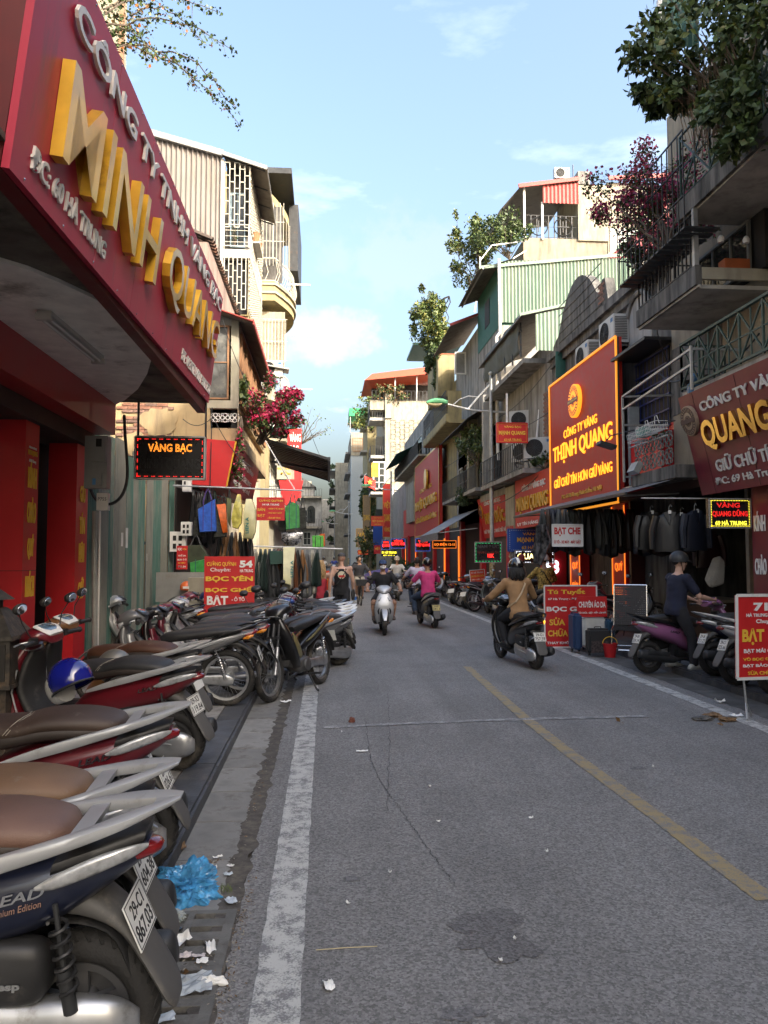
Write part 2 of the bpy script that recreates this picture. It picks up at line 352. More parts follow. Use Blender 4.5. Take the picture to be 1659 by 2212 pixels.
mb.add(vs, [(2 * i, 2 * i + 1, 2 * i + 3, 2 * i + 2) for i in range(len(q) - 1)]).obj('centre_line', yl, kind='structure', label='faded yellow centre line painted along the road')
a, b = onz(700, 1572), onz(1400, 1548)
mb = MB(); vs = []
for i in range(60):
 p = a.lerp(b, i / 59); p.y += .35 * sin(i / 59 * pi) * .2; ww = .05 + .03 * noise.noise(V((i * .4, 0, 5)))
 vs += [p + V((0, ww, .0052)), p + V((0, -ww, .0052))]
mb.add(vs, [(2 * i, 2 * i + 1, 2 * i + 3, 2 * i + 2) for i in range(59)]).obj('cross_mark', fw, kind='structure')
# dark repair patch, stains and cracks
def blob(name, c, rx, ry, z, mat, seed, n=48, am=.35):
 mb = MB(); vs = [V((c[0], c[1], z))]
 for i in range(n):
  q = 2 * pi * i / n; k = 1 + am * noise.noise(V((cos(q) * 1.7 + seed, sin(q) * 1.7, seed))) * 2 + .16 * noise.noise(V((cos(q) * 9, sin(q) * 9, seed)))
  vs.append(V((c[0] + cos(q) * rx * k, c[1] + sin(q) * ry * k, z)))
 mb.add(vs, [(0, 1 + i, 1 + (i + 1) % n) for i in range(n)]); return mb.obj(name, mat, kind='structure')
dk = nodes_ground('dark_stained_asphalt', (.125, .124, .124), (.24, .11, .11)); dk2 = nodes_ground('damp_asphalt', (.135, .135, .138), (.26, .15, .15))
blob('road_patch', onz(1075, 2015), .2, .19, .004, dk, 4, am=.5);
blob('road_patch', onz(1000, 2190), .07, .05, .004, dk2, 31)
for sd, (x, y) in enumerate(((760, 1900), (1380, 1660))):
 blob('road_patch', onz(x, y), R.uniform(.03, .07), R.uniform(.03, .06), .004, dk2, 40 + sd * 3)
def crackline(pts, w_, seed):
 mb = MB(); g = [onz(*p) for p in pts]; q = []
 for i in range(len(g) - 1):
  for k in range(40): q.append(g[i].lerp(g[i + 1], k / 40))
 vs = []
 for i, p in enumerate(q):
  d = V((noise.noise(V((i * .35, seed, 0))) * .02, noise.noise(V((i * .3, seed, 4))) * .015, .0058)); ww = w_ * .75 * (.4 + abs(noise.noise(V((i * .5, seed, 9)))) * 2)
  vs += [p + d + V((-ww, 0, 0)), p + d + V((ww, 0, 0))]
 mb.add(vs, [(2 * i, 2 * i + 1, 2 * i + 3, 2 * i + 2) for i in range(len(q) - 1)]).obj('road_crack', M('crack_shadow', (.03, .03, .032), .9, var=0), kind='structure')
crackline([(790, 1560), (800, 1640), (822, 1690), (865, 1750), (935, 1850), (985, 1915)], .0035, 3); crackline([(838, 1500), (842, 1600), (836, 1760)], .003, 8)
# ---- gutter slabs, kerb stones
slabm = M('gutter_concrete', (.2, .197, .187), .85, var=.2, scale=5, bump=.25, bscale=120, dirt=(.08, .072, .06), damt=.35, dscale=5)
slabs = [M('gutter_concrete_%d' % i, tuple(v * k for v in (.27, .265, .25)), .85, var=.2, scale=5, bump=.25, bscale=120, dirt=(.09, .08, .068), damt=.35, dscale=5) for i, k in enumerate((1, .85, 1.12))]
gut = MB().quad((-.83, -3, -.02), (-.38, -3, -.02), (-.38, 36, -.02), (-.83, 36, -.02)).obj('gutter', soil, kind='structure')
GY0, GY1 = 1.90, 3.76                        # the drain grate takes this stretch
y = -1.82; i = 0
while y < 30:
 L_ = .62
 if not (y + L_ > GY0 + .01 and y < GY1 - .01):
  mb = MB(); mb.box((-.625, y + L_ / 2, -.02), (.395 + R.uniform(-.01, .01), L_ - .014, .036 + R.uniform(0, .006)))
  o = mb.obj('gutter_slab', slabs[R.randrange(3)], gut, False)
 y += L_
kerbm = [M('dark_kerb_stone_%d' % i, tuple(v * k for v in (.075, .08, .09)), .5, var=.3, scale=7, bump=.2, bscale=50, dirt=(.15, .14, .125), damt=.25, dscale=6) for i, k in enumerate((1, .8, 1.25))]
kerb = MB().b2((-1.03, -3, -.1), (-.84, 40, .04)).obj('kerb', soil, kind='structure')
def kerb_row(par, x0, x1, ya, yb, ln, dz=.1, face=1):
 y = ya
 while y < yb:
  l = ln; b = bmesh.new(); h = dz + R.uniform(-.003, .003); yy = y + l / 2
  bmesh.ops.create_cube(b, size=1, matrix=Matrix.Translation(((x0 + x1) / 2, yy, h / 2 - .02)) @ Matrix.Diagonal((x1 - x0, l - .006, h + .04, 1)))
  eg = [e for e in b.edges if all(v.co.z > 0 and ((v.co.x > (x0 + x1) / 2) == (face > 0)) for v in e.verts)]
  bmesh.ops.bevel(b, geom=eg, offset=.022, segments=2, affect='EDGES'); me = bpy.data.meshes.new('kerb_stone'); b.to_mesh(me); b.free(); me.materials.append(kerbm[R.randrange(3)])
  link('kerb_stone', me, par); y += l
kerb_row(kerb, -1.03, -.80, -2, 20, .8)
pave = MB().quad((-3.3, -4, .088), (-1.03, -4, .088), (-1.03, 40, .088), (-3.3, 40, .088)).obj('pavement', soil, kind='structure')
tilem = [M('paving_stone_%d' % i, tuple(v * k for v in (.3, .29, .275)), .75, var=.18, scale=6, bump=.12, bscale=90, dirt=(.09, .085, .075), damt=.35, dscale=4) for i, k in enumerate((1, .86, 1.12, .95))]
tb = MB().box((0, 0, 0), (.385, .385, .03)); tme = [tb.mesh('paving_stone', m) for m in tilem]
for iy in range(34):
 for ix in range(6):
  y_ = -1.2 + iy * .39; x_ = -1.04 - .195 - ix * .39
  if x_ < -3.2: continue
  o = link('paving_stone', tme[R.randrange(4)], pave, (x_, y_, .085 + R.uniform(-.002, .002))); o.rotation_euler = (R.uniform(-.006, .006), R.uniform(-.006, .006), 0)
strip('pavement', -3.3, -1.03, [12.1, 18] + far_y[1:], .095, tilem[1]); strip('kerb', -1.03, -.8, [20, 40, 66, 85, 110, 150, 210], .1, kerbm[0]); strip('gutter', -.8, -.4, [30, 40, 66, 85, 110, 150, 210], .001, slabm)
# right side
kerbr = MB().b2((4.99, -3, -.1), (5.14, 40, .05)).obj('kerb', soil, kind='structure'); kerb_row(kerbr, 4.96, 5.16, 6, 40, .8, .11, -1)
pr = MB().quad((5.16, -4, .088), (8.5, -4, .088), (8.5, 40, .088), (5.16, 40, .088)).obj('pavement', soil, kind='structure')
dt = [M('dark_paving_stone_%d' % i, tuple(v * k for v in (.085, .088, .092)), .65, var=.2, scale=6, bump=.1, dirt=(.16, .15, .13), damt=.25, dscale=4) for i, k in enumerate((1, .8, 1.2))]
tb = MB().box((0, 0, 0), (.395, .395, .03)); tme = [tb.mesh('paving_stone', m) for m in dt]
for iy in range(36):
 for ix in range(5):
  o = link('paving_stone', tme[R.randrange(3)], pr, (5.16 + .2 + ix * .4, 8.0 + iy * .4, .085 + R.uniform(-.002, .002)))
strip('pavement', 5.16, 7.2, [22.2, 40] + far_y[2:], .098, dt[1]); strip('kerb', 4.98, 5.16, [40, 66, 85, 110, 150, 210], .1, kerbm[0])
# gutter apron on the right: darker patched concrete between road and kerb
mb = wavy(4.52, 4.97, 7, 34, .05, .03, .0035, 55); mb.obj('gutter', M('patched_concrete', (.1, .1, .098), .85, var=.3, scale=4, bump=.2, dirt=(.05, .048, .045), damt=.4, dscale=3), kind='structure')
# ---- drain grate: cast concrete cover with slots
gr = thing('drain_grate', 'long slotted concrete drain cover in the gutter under the litter', 'drain grate', (-.61, GY0, 0))
gm = M('grate_concrete', (.15, .147, .138), .85, var=.2, scale=7, bump=.3, bscale=100, dirt=(.07, .06, .05), damt=.35, dscale=6)
n = 15; step = (GY1 - GY0) / n; mb = MB()
mb.b2((-.195, 0, -.05), (-.15, GY1 - GY0, .006)); mb.b2((.16, 0, -.05), (.205, GY1 - GY0, .006)); mb.b2((-.012, .012, -.05), (.018, GY1 - GY0 - .012, .005)); mb.obj('frame', gm, gr)
for i in range(n + 1):
 MB().b2((-.149, i * step - .036 if i else 0, -.05), (-.013, i * step + .036 if i < n else n * step, .004)).obj('bar', gm, gr); MB().b2((.019, i * step - .036 if i else 0, -.05), (.159, i * step + .036 if i < n else n * step, .004)).obj('bar', gm, gr)
MB().b2((-.19, .01, -.22), (.2, GY1 - GY0 - .01, -.2)).obj('pit', M('drain_dark', (.01, .01, .01), .9), gr)
# ================================================================ motorbikes (forward +x, left +y)
bodym = M('bike_body', (.05, .05, .06), .25, coat=.7, var=.05); seatm = M('bike_seat', (.03, .03, .03), .5, var=.12, bump=.1, bscale=250)
railm = M('bike_rail', (.5, .5, .51), .34, .5, var=.06, coat=.2)
trimm = M('bike_trim', (.4, .4, .41), .3, .4, var=.05, coat=.3)
def wheel(T, x, r, tw, rr, name='wheel', spokes=5, wire=False):
 W = thing(name, None, None, (x, 0, r)); W.parent = T
 mb = MB(); th = r - rr; prof = []
 for i in range(13):
  q = -pi * .5 + 2 * pi * i / 12; prof.append((rr + th * .5 + th * .52 * cos(q), tw * .5 * sin(q)))
 mb.lathe(prof, 36, ax='y')
 for i in range(36):                                # tread blocks
  q = 2 * pi * i / 36
  for s in (-1, 1):
   a = V(((r + .0015) * cos(q), s * tw * .06, (r + .0015) * sin(q))); b = V(((r - .012) * cos(q + .14), s * tw * .42, (r - .012) * sin(q + .14)))
   mb.bar(a, b, .009, .004, up=V((cos(q), 0, sin(q))))
 mb.obj('tyre', rubber, W, 50, fix=False)
 mb = MB(); mb.lathe([(rr + .008, -tw * .32), (rr + .008, -tw * .27), (rr - .022, -tw * .2), (rr - .022, tw * .2), (rr + .008, tw * .27), (rr + .008, tw * .32)], 36, ax='y')
 mb.lathe([(0, -.045), (.035, -.045), (.04, 0), (.035, .045), (0, .045)], 14, ax='y')
 if wire:
  for i in range(32):
   q = 2 * pi * i / 32; s = 1 if i % 2 else -1; q2 = q + (.5 if (i // 2) % 2 else -.5)
   mb.tube([(.036 * cos(q2), s * .03, .036 * sin(q2)), ((rr - .02) * cos(q), 0, (rr - .02) * sin(q))], .0016, 3, False)
 else:
  for i in range(spokes):
   q = 2 * pi * i / spokes + .3; p = V((cos(q), 0, sin(q))); mb.bar(p * .03, p * (rr - .01), .03, .022, up=V((0, 1, 0)))
 mb.lathe([(.03, -.05), (.085, -.048), (.085, -.044), (.03, -.042)], 18, ax='y')
 mb.obj('rim', alu if wire else M('wheel_grey', (.16, .16, .165), .45, .5, dirt=(.12, .1, .08), damt=.25, dscale=8), W, 45)
 return W
def spring(a, b, r, turns, wr=.006):
 a, b = V(a), V(b); t = (b - a); n = t.normalized(); s = n.orthogonal().normalized(); u = n.cross(s)
 return MB().tube([a + t * (i / (turns * 8)) + (s * cos(2 * pi * i / 8) + u * sin(2 * pi * i / 8)) * r for i in range(turns * 8 + 1)], wr, 5)
def handle(T, hx, hz, wd=.34, back=.06, stemh=.2, mir=True, mz=.26):
 H = MB().tube([(hx - back, -wd, hz), (hx - back * .3, -.16, hz + .01), (hx, 0, hz - .01), (hx - back * .3, .16, hz + .01), (hx - back, wd, hz)], .011, 8).obj('handlebar', darksteel, T, 40)
 for s in (-1, 1):
  MB().tube([(hx - back * .7, s * .2, hz), (hx - back - .005, s * (wd + .015), hz)], [.018, .017], 10).lathe([(0, 0), (.022, 0), (.022, .012), (0, .012)], 10, (hx - back - .005, s * (wd + .012), hz), 'y').obj('grip', blackpl, H, 40)
  MB().tube([(hx - .01, s * .19, hz), (hx + .045, s * .23, hz - .008), (hx + .03, s * (wd - .02), hz - .01)], [.009, .007, .006], 6).obj('lever', alu, H, 40)
  MB().box((hx - back * .5, s * .19, hz + .005), (.05, .05, .045)).obj('switch_box', blackpl, H)
  if mir:
   MM = MB().tube([(hx, s * .17, hz + .02), (hx + .02, s * .24, hz + mz * .55), (hx - .005, s * .31, hz + mz * .9)], .005, 6).loft([(hx - .035, hz + mz * .98, .02, .015, 0, s * .31), (hx - .028, hz + mz, .062, .042, 12, s * .31), (hx + .0, hz + mz, .058, .038, 12, s * .31), (hx + .03, hz + mz, .02, .015, 12, s * .31)], 14, 10, 2.2).obj('mirror', blackpl, T, 50)
   MB().loft([(hx - .034, hz + mz - .002, .054, .035, 12, s * .31), (hx - .0365, hz + mz - .002, .052, .033, 12, s * .31)], 14, 2, 2.2).obj('mirror_glass', mirrorm, MM)
 return H
def plate(T, x, z, w_=.19, h_=.14, up=.42):
 n = V((-1, 0, up)).normalized(); u = V((0, -1, 0)); v = n.cross(u); fr = Matrix((u, v, n)).transposed().to_4x4()
 mb = MB(); mb.box((0, 0, 0), (w_, h_, .004)); o = mb.obj('number_plate', whiteplate, T); o.matrix_basis = Matrix.Translation((x, 0, z)) @ fr
 return o
def plate_text(bike, l1, l2):
 for c in bike.children:
  if c.name.startswith('number_plate'):
   mb = MB()
   for s, y, h, w_ in ((l1, .031, .043, .12), (l2, -.03, .05, .155)):
    if s: vs, fs = text_mesh(s, w_, h, .001, .012); mb.add([p + V((0, y, .0022)) for p in vs], fs)
   for a, b in (((-.09, -.065), (.09, -.065)), ((-.09, .065), (.09, .065)), ((-.09, -.065), (-.09, .065)), ((.09, -.065), (.09, .065))): mb.bar((*a, .0022), (*b, .0022), .003, .001)
   mb.obj('lettering', inkm, c, fix=False)
def make_scooter(seatline=True):
 T = thing('motor_scooter', 'proto', 'scooter')
 wheel(T, -.71, .225, .105, .135, 'rear_wheel'); wheel(T, .655, .25, .09, .165, 'front_wheel')
 mb = MB(); mb.loft([(-.9, .70, .045, .03, 14), (-.82, .672, .092, .066, 14), (-.66, .615, .142, .118, 14), (-.45, .57, .165, .14, 14), (-.24, .50, .172, .175, 12), (-.06, .43, .16, .165, 8), (.06, .36, .135, .12, 0), (.12, .32, .11, .06, 0)], 24, 34, 2.7)
 mb.loft([(.36, .24, .15, .035, 55), (.46, .36, .19, .05, 68), (.525, .5, .205, .055, 80), (.54, .64, .2, .055, 98), (.49, .80, .15, .05, 108), (.44, .91, .09, .045, 112)], 22, 24, 2.6)
 body = mb.obj('body', bodym, T, 50)
 MB().loft([(.24, .955, .1, .035, 0), (.30, .985, .155, .05, 0), (.38, .975, .165, .065, -10), (.46, .93, .12, .065, -25), (.52, .88, .05, .035, -40)], 20, 18, 2.3).obj('handlebar_cover', bodym, T, 50)
 MB().loft([(.31, .30, .13, .03, 60), (.40, .44, .16, .04, 75), (.455, .6, .165, .04, 92), (.43, .76, .13, .04, 105), (.40, .86, .08, .035, 108)], 18, 18, 2.8).obj('inner_panel', blackpl, T, 50)
 for s in (-1, 1): MB().tube([(.37, s * .17, .27), (.44, s * .2, .42), (.475, s * .21, .58), (.455, s * .17, .74)], .007, 6).obj('trim_strip', railm, T, 50)
 mb = MB(); mb.loft([(.02, .27, .13, .05, 0), (.15, .245, .155, .035, 0), (.34, .245, .15, .035, 10), (.42, .28, .12, .03, 30)], 16, 12, 4)
 for k in range(6): mb.b2((.12, -.12 + k * .045, .281), (.34, -.105 + k * .045, .286))
 mb.loft([(-.3, .29, .1, .09, 0), (0, .19, .09, .05, 0), (.3, .2, .1, .03, 0)], 12, 8, 3); mb.obj('floorboard', blackpl, T, 50)
 st = MB().loft([(-.69, .745, .06, .022, 12), (-.64, .76, .115, .042, 10), (-.5, .775, .138, .052, 4), (-.33, .775, .14, .05, -2), (-.2, .745, .138, .055, 8), (-.04, .735, .115, .06, -3), (.06, .71, .075, .055, -12), (.1, .685, .04, .035, -20)], 24, 34, 2.6).obj('seat', seatm, T, 60)
 if seatline:
  stm = M('seat_stitching', (.3, .27, .22), .7, var=0)
  for x0, x1 in ((-.27, -.235), (-.255, -.22)): MB().tube([(x0 + (x1 - x0) * k / 10 + .06 * abs(k / 5 - 1), -.139 * cos(pi * (k / 10)) , .745 + .062 * sin(pi * k / 10)) for k in range(11)], .0018, 4).obj('stitching', stm, st)
 mb = MB()
 for s in (-1, 1):
  mb.loft([(-.1, .60, .005, .012, 15, s * .168), (-.3, .662, .011, .026, 16, s * .173), (-.5, .715, .015, .027, 13, s * .165), (-.68, .76, .022, .023, 13, s * .142), (-.84, .80, .038, .018, 14, s * .088), (-.94, .828, .032, .010, 14, s * .04), (-.995, .842, .014, .006, 14, s * .012)], 12, 24, 4.5)
 mb.loft([(-.70, .768, .13, .012, 12), (-.76, .782, .115, .012, 12)], 12, 3, 4); mb.loft([(-.915, .818, .075, .012, 12), (-.955, .828, .05, .011, 12), (-.98, .834, .03, .008, 12)], 12, 4, 4)
 mb.obj('grab_rail', railm, T, 45)
 MB().loft([(-.66, .69, .14, .03, 12), (-.8, .72, .1, .035, 12), (-.9, .745, .06, .022, 12)], 16, 10, 3).obj('tail_cover', blackpl, T, 50)
 MB().loft([(-.78, .675, .078, .04, 14), (-.86, .69, .068, .034, 14), (-.92, .695, .04, .022, 14), (-.94, .695, .018, .01, 14)], 16, 10, 2.4).obj('tail_light', redlens, T, 50)
 for s in (-1, 1): MB().loft([(-.62, .648, .006, .006, 14, s * .15), (-.68, .664, .012, .024, 14, s * .142), (-.78, .692, .016, .029, 14, s * .112), (-.87, .712, .012, .02, 14, s * .078), (-.91, .72, .006, .006, 14, s * .055)], 12, 14, 2.4).obj('indicator', clearlens, T, 50)
 MB().loft([(-.60, .58, .09, .05, -18), (-.72, .56, .085, .04, 10), (-.83, .49, .075, .018, 42), (-.905, .385, .08, .012, 55), (-.965, .28, .08, .01, 60), (-.985, .235, .05, .007, 60)], 14, 22, 3.4).obj('mudguard', greypl, T, 50)
 MB().loft([(-.86, .33, .052, .008, 70), (-.80, .46, .055, .008, 40), (-.66, .5, .055, .008, 0), (-.5, .47, .055, .008, -30)], 10, 12, 3).obj('hugger', blackpl, T, 50)
 plate(T, -.872, .49)
 MB().loft([(.38, .33, .05, .01, 60), (.45, .46, .058, .012, 40), (.58, .535, .062, .014, 10), (.72, .525, .062, .012, -18), (.86, .43, .055, .01, -48), (.93, .33, .03, .006, -65)], 14, 20, 2.6).obj('front_fender', bodym, T, 50)
 mb = MB()
 for s in (-1, 1): mb.tube([(.655, s * .075, .25), (.6, s * .075, .47), (.56, s * .05, .6)], [.021, .021, .018], 10)
 mb.tube([(.56, 0, .55), (.47, 0, .9)], .025, 10); mb.obj('fork', darksteel, T, 40)
 MB().loft([(.44, .885, .12, .05, -60), (.495, .905, .105, .042, -55), (.525, .915, .05, .02, -50)], 18, 8, 2.6).obj('headlight', clearlens, T, 50)
 for s in (-1, 1): MB().loft([(.52, .70, .012, .018, 95, s * .13), (.55, .74, .02, .045, 95, s * .11), (.53, .8, .012, .02, 100, s * .07)], 10, 8, 2.3).obj('indicator', clearlens, T, 50)
 sp_ = MB().loft([(.235, .985, .085, .012, 30), (.30, 1.028, .115, .012, 30), (.36, 1.045, .10, .01, 10), (.40, 1.04, .05, .006, -10)], 20, 10, 2.6).obj('speedometer', trimm, T, 50)
 MB().loft([(.262, 1.012, .062, .006, 30), (.30, 1.036, .085, .008, 30), (.345, 1.052, .07, .006, 12)], 18, 8, 2.4).obj('dial_glass', M('dial_glass', (.1, .16, .22), .08, coat=1, var=.3, scale=30), sp_, 50)
 H = handle(T, .33, .955)
 MB().loft([(-.80, .215, .015, .045, 0, .085), (-.74, .22, .04, .085, 0, .105), (-.62, .225, .048, .10, 0, .115), (-.48, .235, .046, .088, 0, .12), (-.32, .25, .046, .09, 0, .12), (-.2, .262, .042, .085, 0, .118), (-.12, .265, .02, .05, 0, .11)], 20, 22, 2.6).tube([(-.66, .16, .235), (-.5, .168, .25), (-.3, .168, .27)], [.008, .014, .006], 8).lathe([(0, 0), (.016, 0), (.016, .014), (0, .014)], 10, (-.25, .155, .19), 'y').obj('engine_cover', alu, T, 55)
 a = MB().loft([(-.56, .40, .03, .05, 0, .1), (-.52, .40, .05, .085, 0, .11), (-.36, .41, .055, .09, 3, .115), (-.22, .425, .05, .075, 6, .11), (-.18, .43, .02, .05, 6, .1)], 18, 14, 4).obj('air_filter', blackpl, T, 50)
 letters('esp', (-.47, .171, .385), frame((-1, 0, 0), (0, 0, 1)), .06, .02, alu, .003, .03, a)
 MB().tube([(-.55, .15, .30), (-.53, .15, .42)], .02, 10).tube([(-.53, .15, .42), (-.505, .145, .6)], .008, 8).obj('shock_absorber', darksteel, T, 40)
 spring((-.545, .15, .36), (-.51, .146, .56), .026, 6, .0055).obj('spring', blackpl, T, 60)
 MB().loft([(-.05, .2, .02, .02, 0, -.1), (-.22, .19, .025, .025, 0, -.12), (-.34, .2, .055, .055, -6, -.15), (-.62, .245, .062, .068, -8, -.16), (-.82, .285, .056, .062, -10, -.16), (-.86, .292, .03, .04, -10, -.16)], 16, 20, 2.3).loft([(-.4, .27, .004, .03, -6, -.215), (-.74, .31, .004, .035, -9, -.222)], 8, 6, 4).obj('exhaust', darksteel, T, 50)
 MB().tube([(-.12, .12, .17), (-.1, .2, .02)], .011, 8).tube([(-.1, .2, .02), (-.06, .235, .008)], .013, 6).obj('side_stand', darksteel, T)
 lv = letters('LEAD', (-.575, .158, .628), frame((-1, -.12, .18), (.18, 0, 1)), .15, .028, chrome, .004, .02, T, name='badge', shear=.3)
 letters('LEAD', (-.37, -.1715, .575), frame((1, 0, -.2), (.2, 0, 1)), .15, .028, chrome, .004, .02, T, name='badge', shear=.3)
 for c in T.children:
  if c.name.split('.')[0] in ('engine_cover', 'air_filter', 'shock_absorber', 'spring', 'exhaust'): c.location.x = -.17 if c.name[:2] in ('sh', 'sp') and c.name[:5] != 'speed' else -.09
 MB().loft([(-.70, .722, .07, .018, 12), (-.62, .735, .118, .034, 10), (-.48, .742, .1415, .04, 5), (-.33, .738, .1435, .04, 0), (-.18, .71, .1415, .045, 8), (-.03, .695, .118, .05, -3), (.06, .675, .08, .045, -12)], 24, 26, 3).obj('seat_base', M('seat_side', (.03, .022, .018), .55, var=.1, bump=.08, bscale=250), T, 60)
 return T
def make_underbone():
 T = thing('motorbike', 'proto', 'motorbike')
 wheel(T, -.6, .295, .075, .232, 'rear_wheel', wire=True); wheel(T, .66, .295, .068, .232, 'front_wheel', wire=True)
 MB().loft([(-.88, .79, .05, .018, 18), (-.75, .745, .085, .045, 16), (-.55, .68, .115, .07, 14), (-.32, .61, .12, .085, 14), (-.12, .54, .1, .085, 20), (.04, .48, .06, .05, 30)], 20, 26, 2.8).obj('body', bodym, T, 50)
 MB().loft([(.12, .30, .11, .02, 40), (.24, .40, .165, .035, 55), (.36, .56, .185, .04, 62), (.43, .72, .15, .045, 75), (.44, .86, .08, .04, 95)], 20, 22, 2.6).obj('leg_shield', bodym, T, 50)
 MB().loft([(.10, .36, .09, .02, 45), (.22, .47, .14, .03, 55), (.33, .62, .15, .035, 65), (.38, .78, .1, .035, 80)], 16, 14, 2.6).obj('inner_panel', trimm, T, 50)
 MB().loft([(.22, .93, .10, .035, 0), (.30, .965, .14, .055, 0), (.38, .95, .145, .07, -14), (.46, .9, .11, .065, -35), (.50, .85, .05, .03, -45)], 18, 16, 2.3).obj('handlebar_cover', bodym, T, 50)
 MB().loft([(.44, .86, .085, .045, -60), (.49, .875, .08, .04, -58), (.515, .88, .03, .015, -58)], 16, 8, 2.5).obj('headlight', clearlens, T, 50)
 for s in (-1, 1):
  MB().loft([(.42, .90, .012, .015, 0, s * .125), (.455, .875, .018, .028, -40, s * .125), (.47, .84, .01, .015, -60, s * .11)], 10, 8, 2.3).obj('indicator', clearlens, T, 50)
  MB().loft([(.16, .42, .006, .03, 50, s * .15), (.26, .5, .006, .045, 55, s * .178), (.35, .62, .006, .03, 62, s * .185), (.38, .70, .004, .01, 70, s * .17)], 10, 12, 3).obj('decal', trimm, T, 50)
  MB().loft([(-.78, .77, .004, .008, 16, s * .078), (-.5, .70, .005, .02, 14, s * .121), (-.25, .61, .005, .018, 16, s * .119), (-.1, .56, .003, .004, 20, s * .095)], 8, 12, 3).obj('decal', trimm, T, 50)
 MB().loft([(-.76, .80, .05, .02, 16), (-.70, .80, .1, .035, 14), (-.5, .79, .118, .045, 7), (-.3, .765, .118, .05, 3), (-.12, .745, .11, .055, 4), (.0, .73, .075, .05, -8), (.07, .715, .035, .03, -15)], 22, 26, 2.6).obj('seat', seatm, T, 60)
 mb = MB()
 for s in (-1, 1): mb.tube([(-.45, s * .12, .72), (-.6, s * .135, .79), (-.8, s * .12, .845), (-.9, s * .06, .86), (-.915, 0, .862)], .011, 8)
 mb.obj('grab_rail', railm, T, 45)
 MB().loft([(-.80, .755, .075, .04, 18), (-.88, .775, .06, .035, 18), (-.92, .785, .03, .018, 18)], 14, 8, 2.4).obj('tail_light', redlens, T, 50)
 for s in (-1, 1): MB().loft([(-.78, .73, .01, .01, 18, s * .095), (-.84, .745, .022, .025, 18, s * .11), (-.89, .76, .012, .012, 18, s * .1)], 10, 8, 2.3).obj('indicator', amber, T, 50)
 MB().loft([(-.58, .66, .05, .02, -10), (-.74, .65, .055, .03, 12), (-.88, .56, .06, .014, 42), (-.97, .45, .06, .01, 55), (-1.01, .36, .04, .006, 60)], 14, 18, 3).obj('mudguard', blackpl, T, 50)
 MB().loft([(-.93, .30, .045, .006, 88), (-.89, .45, .05, .007, 62), (-.76, .60, .052, .008, 22), (-.6, .635, .05, .008, 0), (-.4, .58, .045, .008, -30)], 10, 16, 3).obj('hugger', blackpl, T, 50)
 plate(T, -.95, .55, up=.35)
 MB().loft([(.34, .42, .04, .008, 55), (.44, .56, .05, .012, 35), (.6, .64, .054, .014, 8), (.76, .62, .052, .012, -22), (.90, .52, .045, .01, -42), (.97, .42, .02, .006, -55)], 14, 20, 2.6).obj('front_fender', bodym, T, 50)
 mb = MB()
 for s in (-1, 1): mb.tube([(.66, s * .07, .28), (.56, s * .07, .56)], [.024, .022], 10)
 mb.obj('fork', alu, T, 45)
 MB().tube([(.56, .07, .56), (.47, .06, .8)], .015, 8).tube([(.56, -.07, .56), (.47, -.06, .8)], .015, 8).bar((.52, -.08, .66), (.52, .08, .66), .04, .03).tube([(.52, 0, .66), (.42, 0, .92)], .022, 8).obj('fork_upper', darksteel, T, 45)
 sp_ = MB().loft([(.2, .965, .07, .01, 35), (.25, 1.0, .1, .01, 30), (.32, 1.02, .07, .01, 5)], 16, 8, 2.5).obj('speedometer', blackpl, T, 50)
 MB().loft([(.22, .985, .05, .006, 35), (.25, 1.006, .075, .006, 30), (.3, 1.025, .05, .006, 8)], 14, 6, 2.4).obj('dial_glass', M('dial_glass', (.1, .16, .22)), sp_, 50)
 handle(T, .28, .945, .33, .05)
 mb = MB(); mb.loft([(-.2, .31, .09, .075, 0), (-.08, .31, .115, .095, 0), (.06, .31, .1, .08, 0), (.1, .32, .06, .06, 0)], 16, 12, 3)
 for k in range(8): mb.lathe([(0, -.006), (.062, -.006), (.062, .006), (0, .006)], 10, (.12 + k * .022, 0, .34 + k * .006), 'x')
 mb.lathe([(0, 0), (.075, 0), (.07, .02), (0, .022)], 16, (-.05, .11, .3), 'y'); mb.lathe([(0, 0), (.085, 0), (.08, -.02), (0, -.022)], 16, (-.06, -.105, .3), 'y')
 mb.obj('engine', M('engine_metal', (.14, .14, .14), .5, .6, dirt=(.1, .08, .06), damt=.3, dscale=10), T, 50)
 MB().loft([(-.68, .28, .014, .03, 0, .075), (-.6, .29, .02, .06, 0, .078), (-.35, .3, .02, .045, 0, .08), (-.12, .3, .02, .06, 0, .085), (-.06, .3, .01, .03, 0, .085)], 14, 14, 3).obj('chain_case', alu, T, 50)
 for s in (-1, 1):
  MB().tube([(-.6, s * .1, .3), (-.57, s * .1, .42)], .016, 8).tube([(-.57, s * .1, .42), (-.5, s * .11, .62)], .007, 6).obj('shock_absorber', alu, T, 45)
  spring((-.585, s * .1, .37), (-.515, s * .109, .58), .023, 8, .0045).obj('spring', chrome, T, 60)
  MB().tube([(-.02, s * .1, .2), (-.02, s * .2, .2)], .012, 6).box((-.02, s * .24, .205), (.05, .09, .02)).obj('foot_peg', blackpl, T)
 mb = MB().tube([(.12, -.06, .26), (.06, -.1, .16), (-.15, -.12, .17), (-.3, -.13, .2)], .016, 8); mb.loft([(-.28, .2, .03, .03, -8, -.13), (-.4, .215, .04, .042, -8, -.14), (-.75, .27, .045, .048, -9, -.15), (-.9, .295, .03, .03, -9, -.15)], 14, 12, 2.2)
 mb.obj('exhaust', M('exhaust_chrome', (.3, .3, .31), .3, .9, var=.2, dirt=(.12, .08, .05), damt=.3, dscale=9), T, 50)
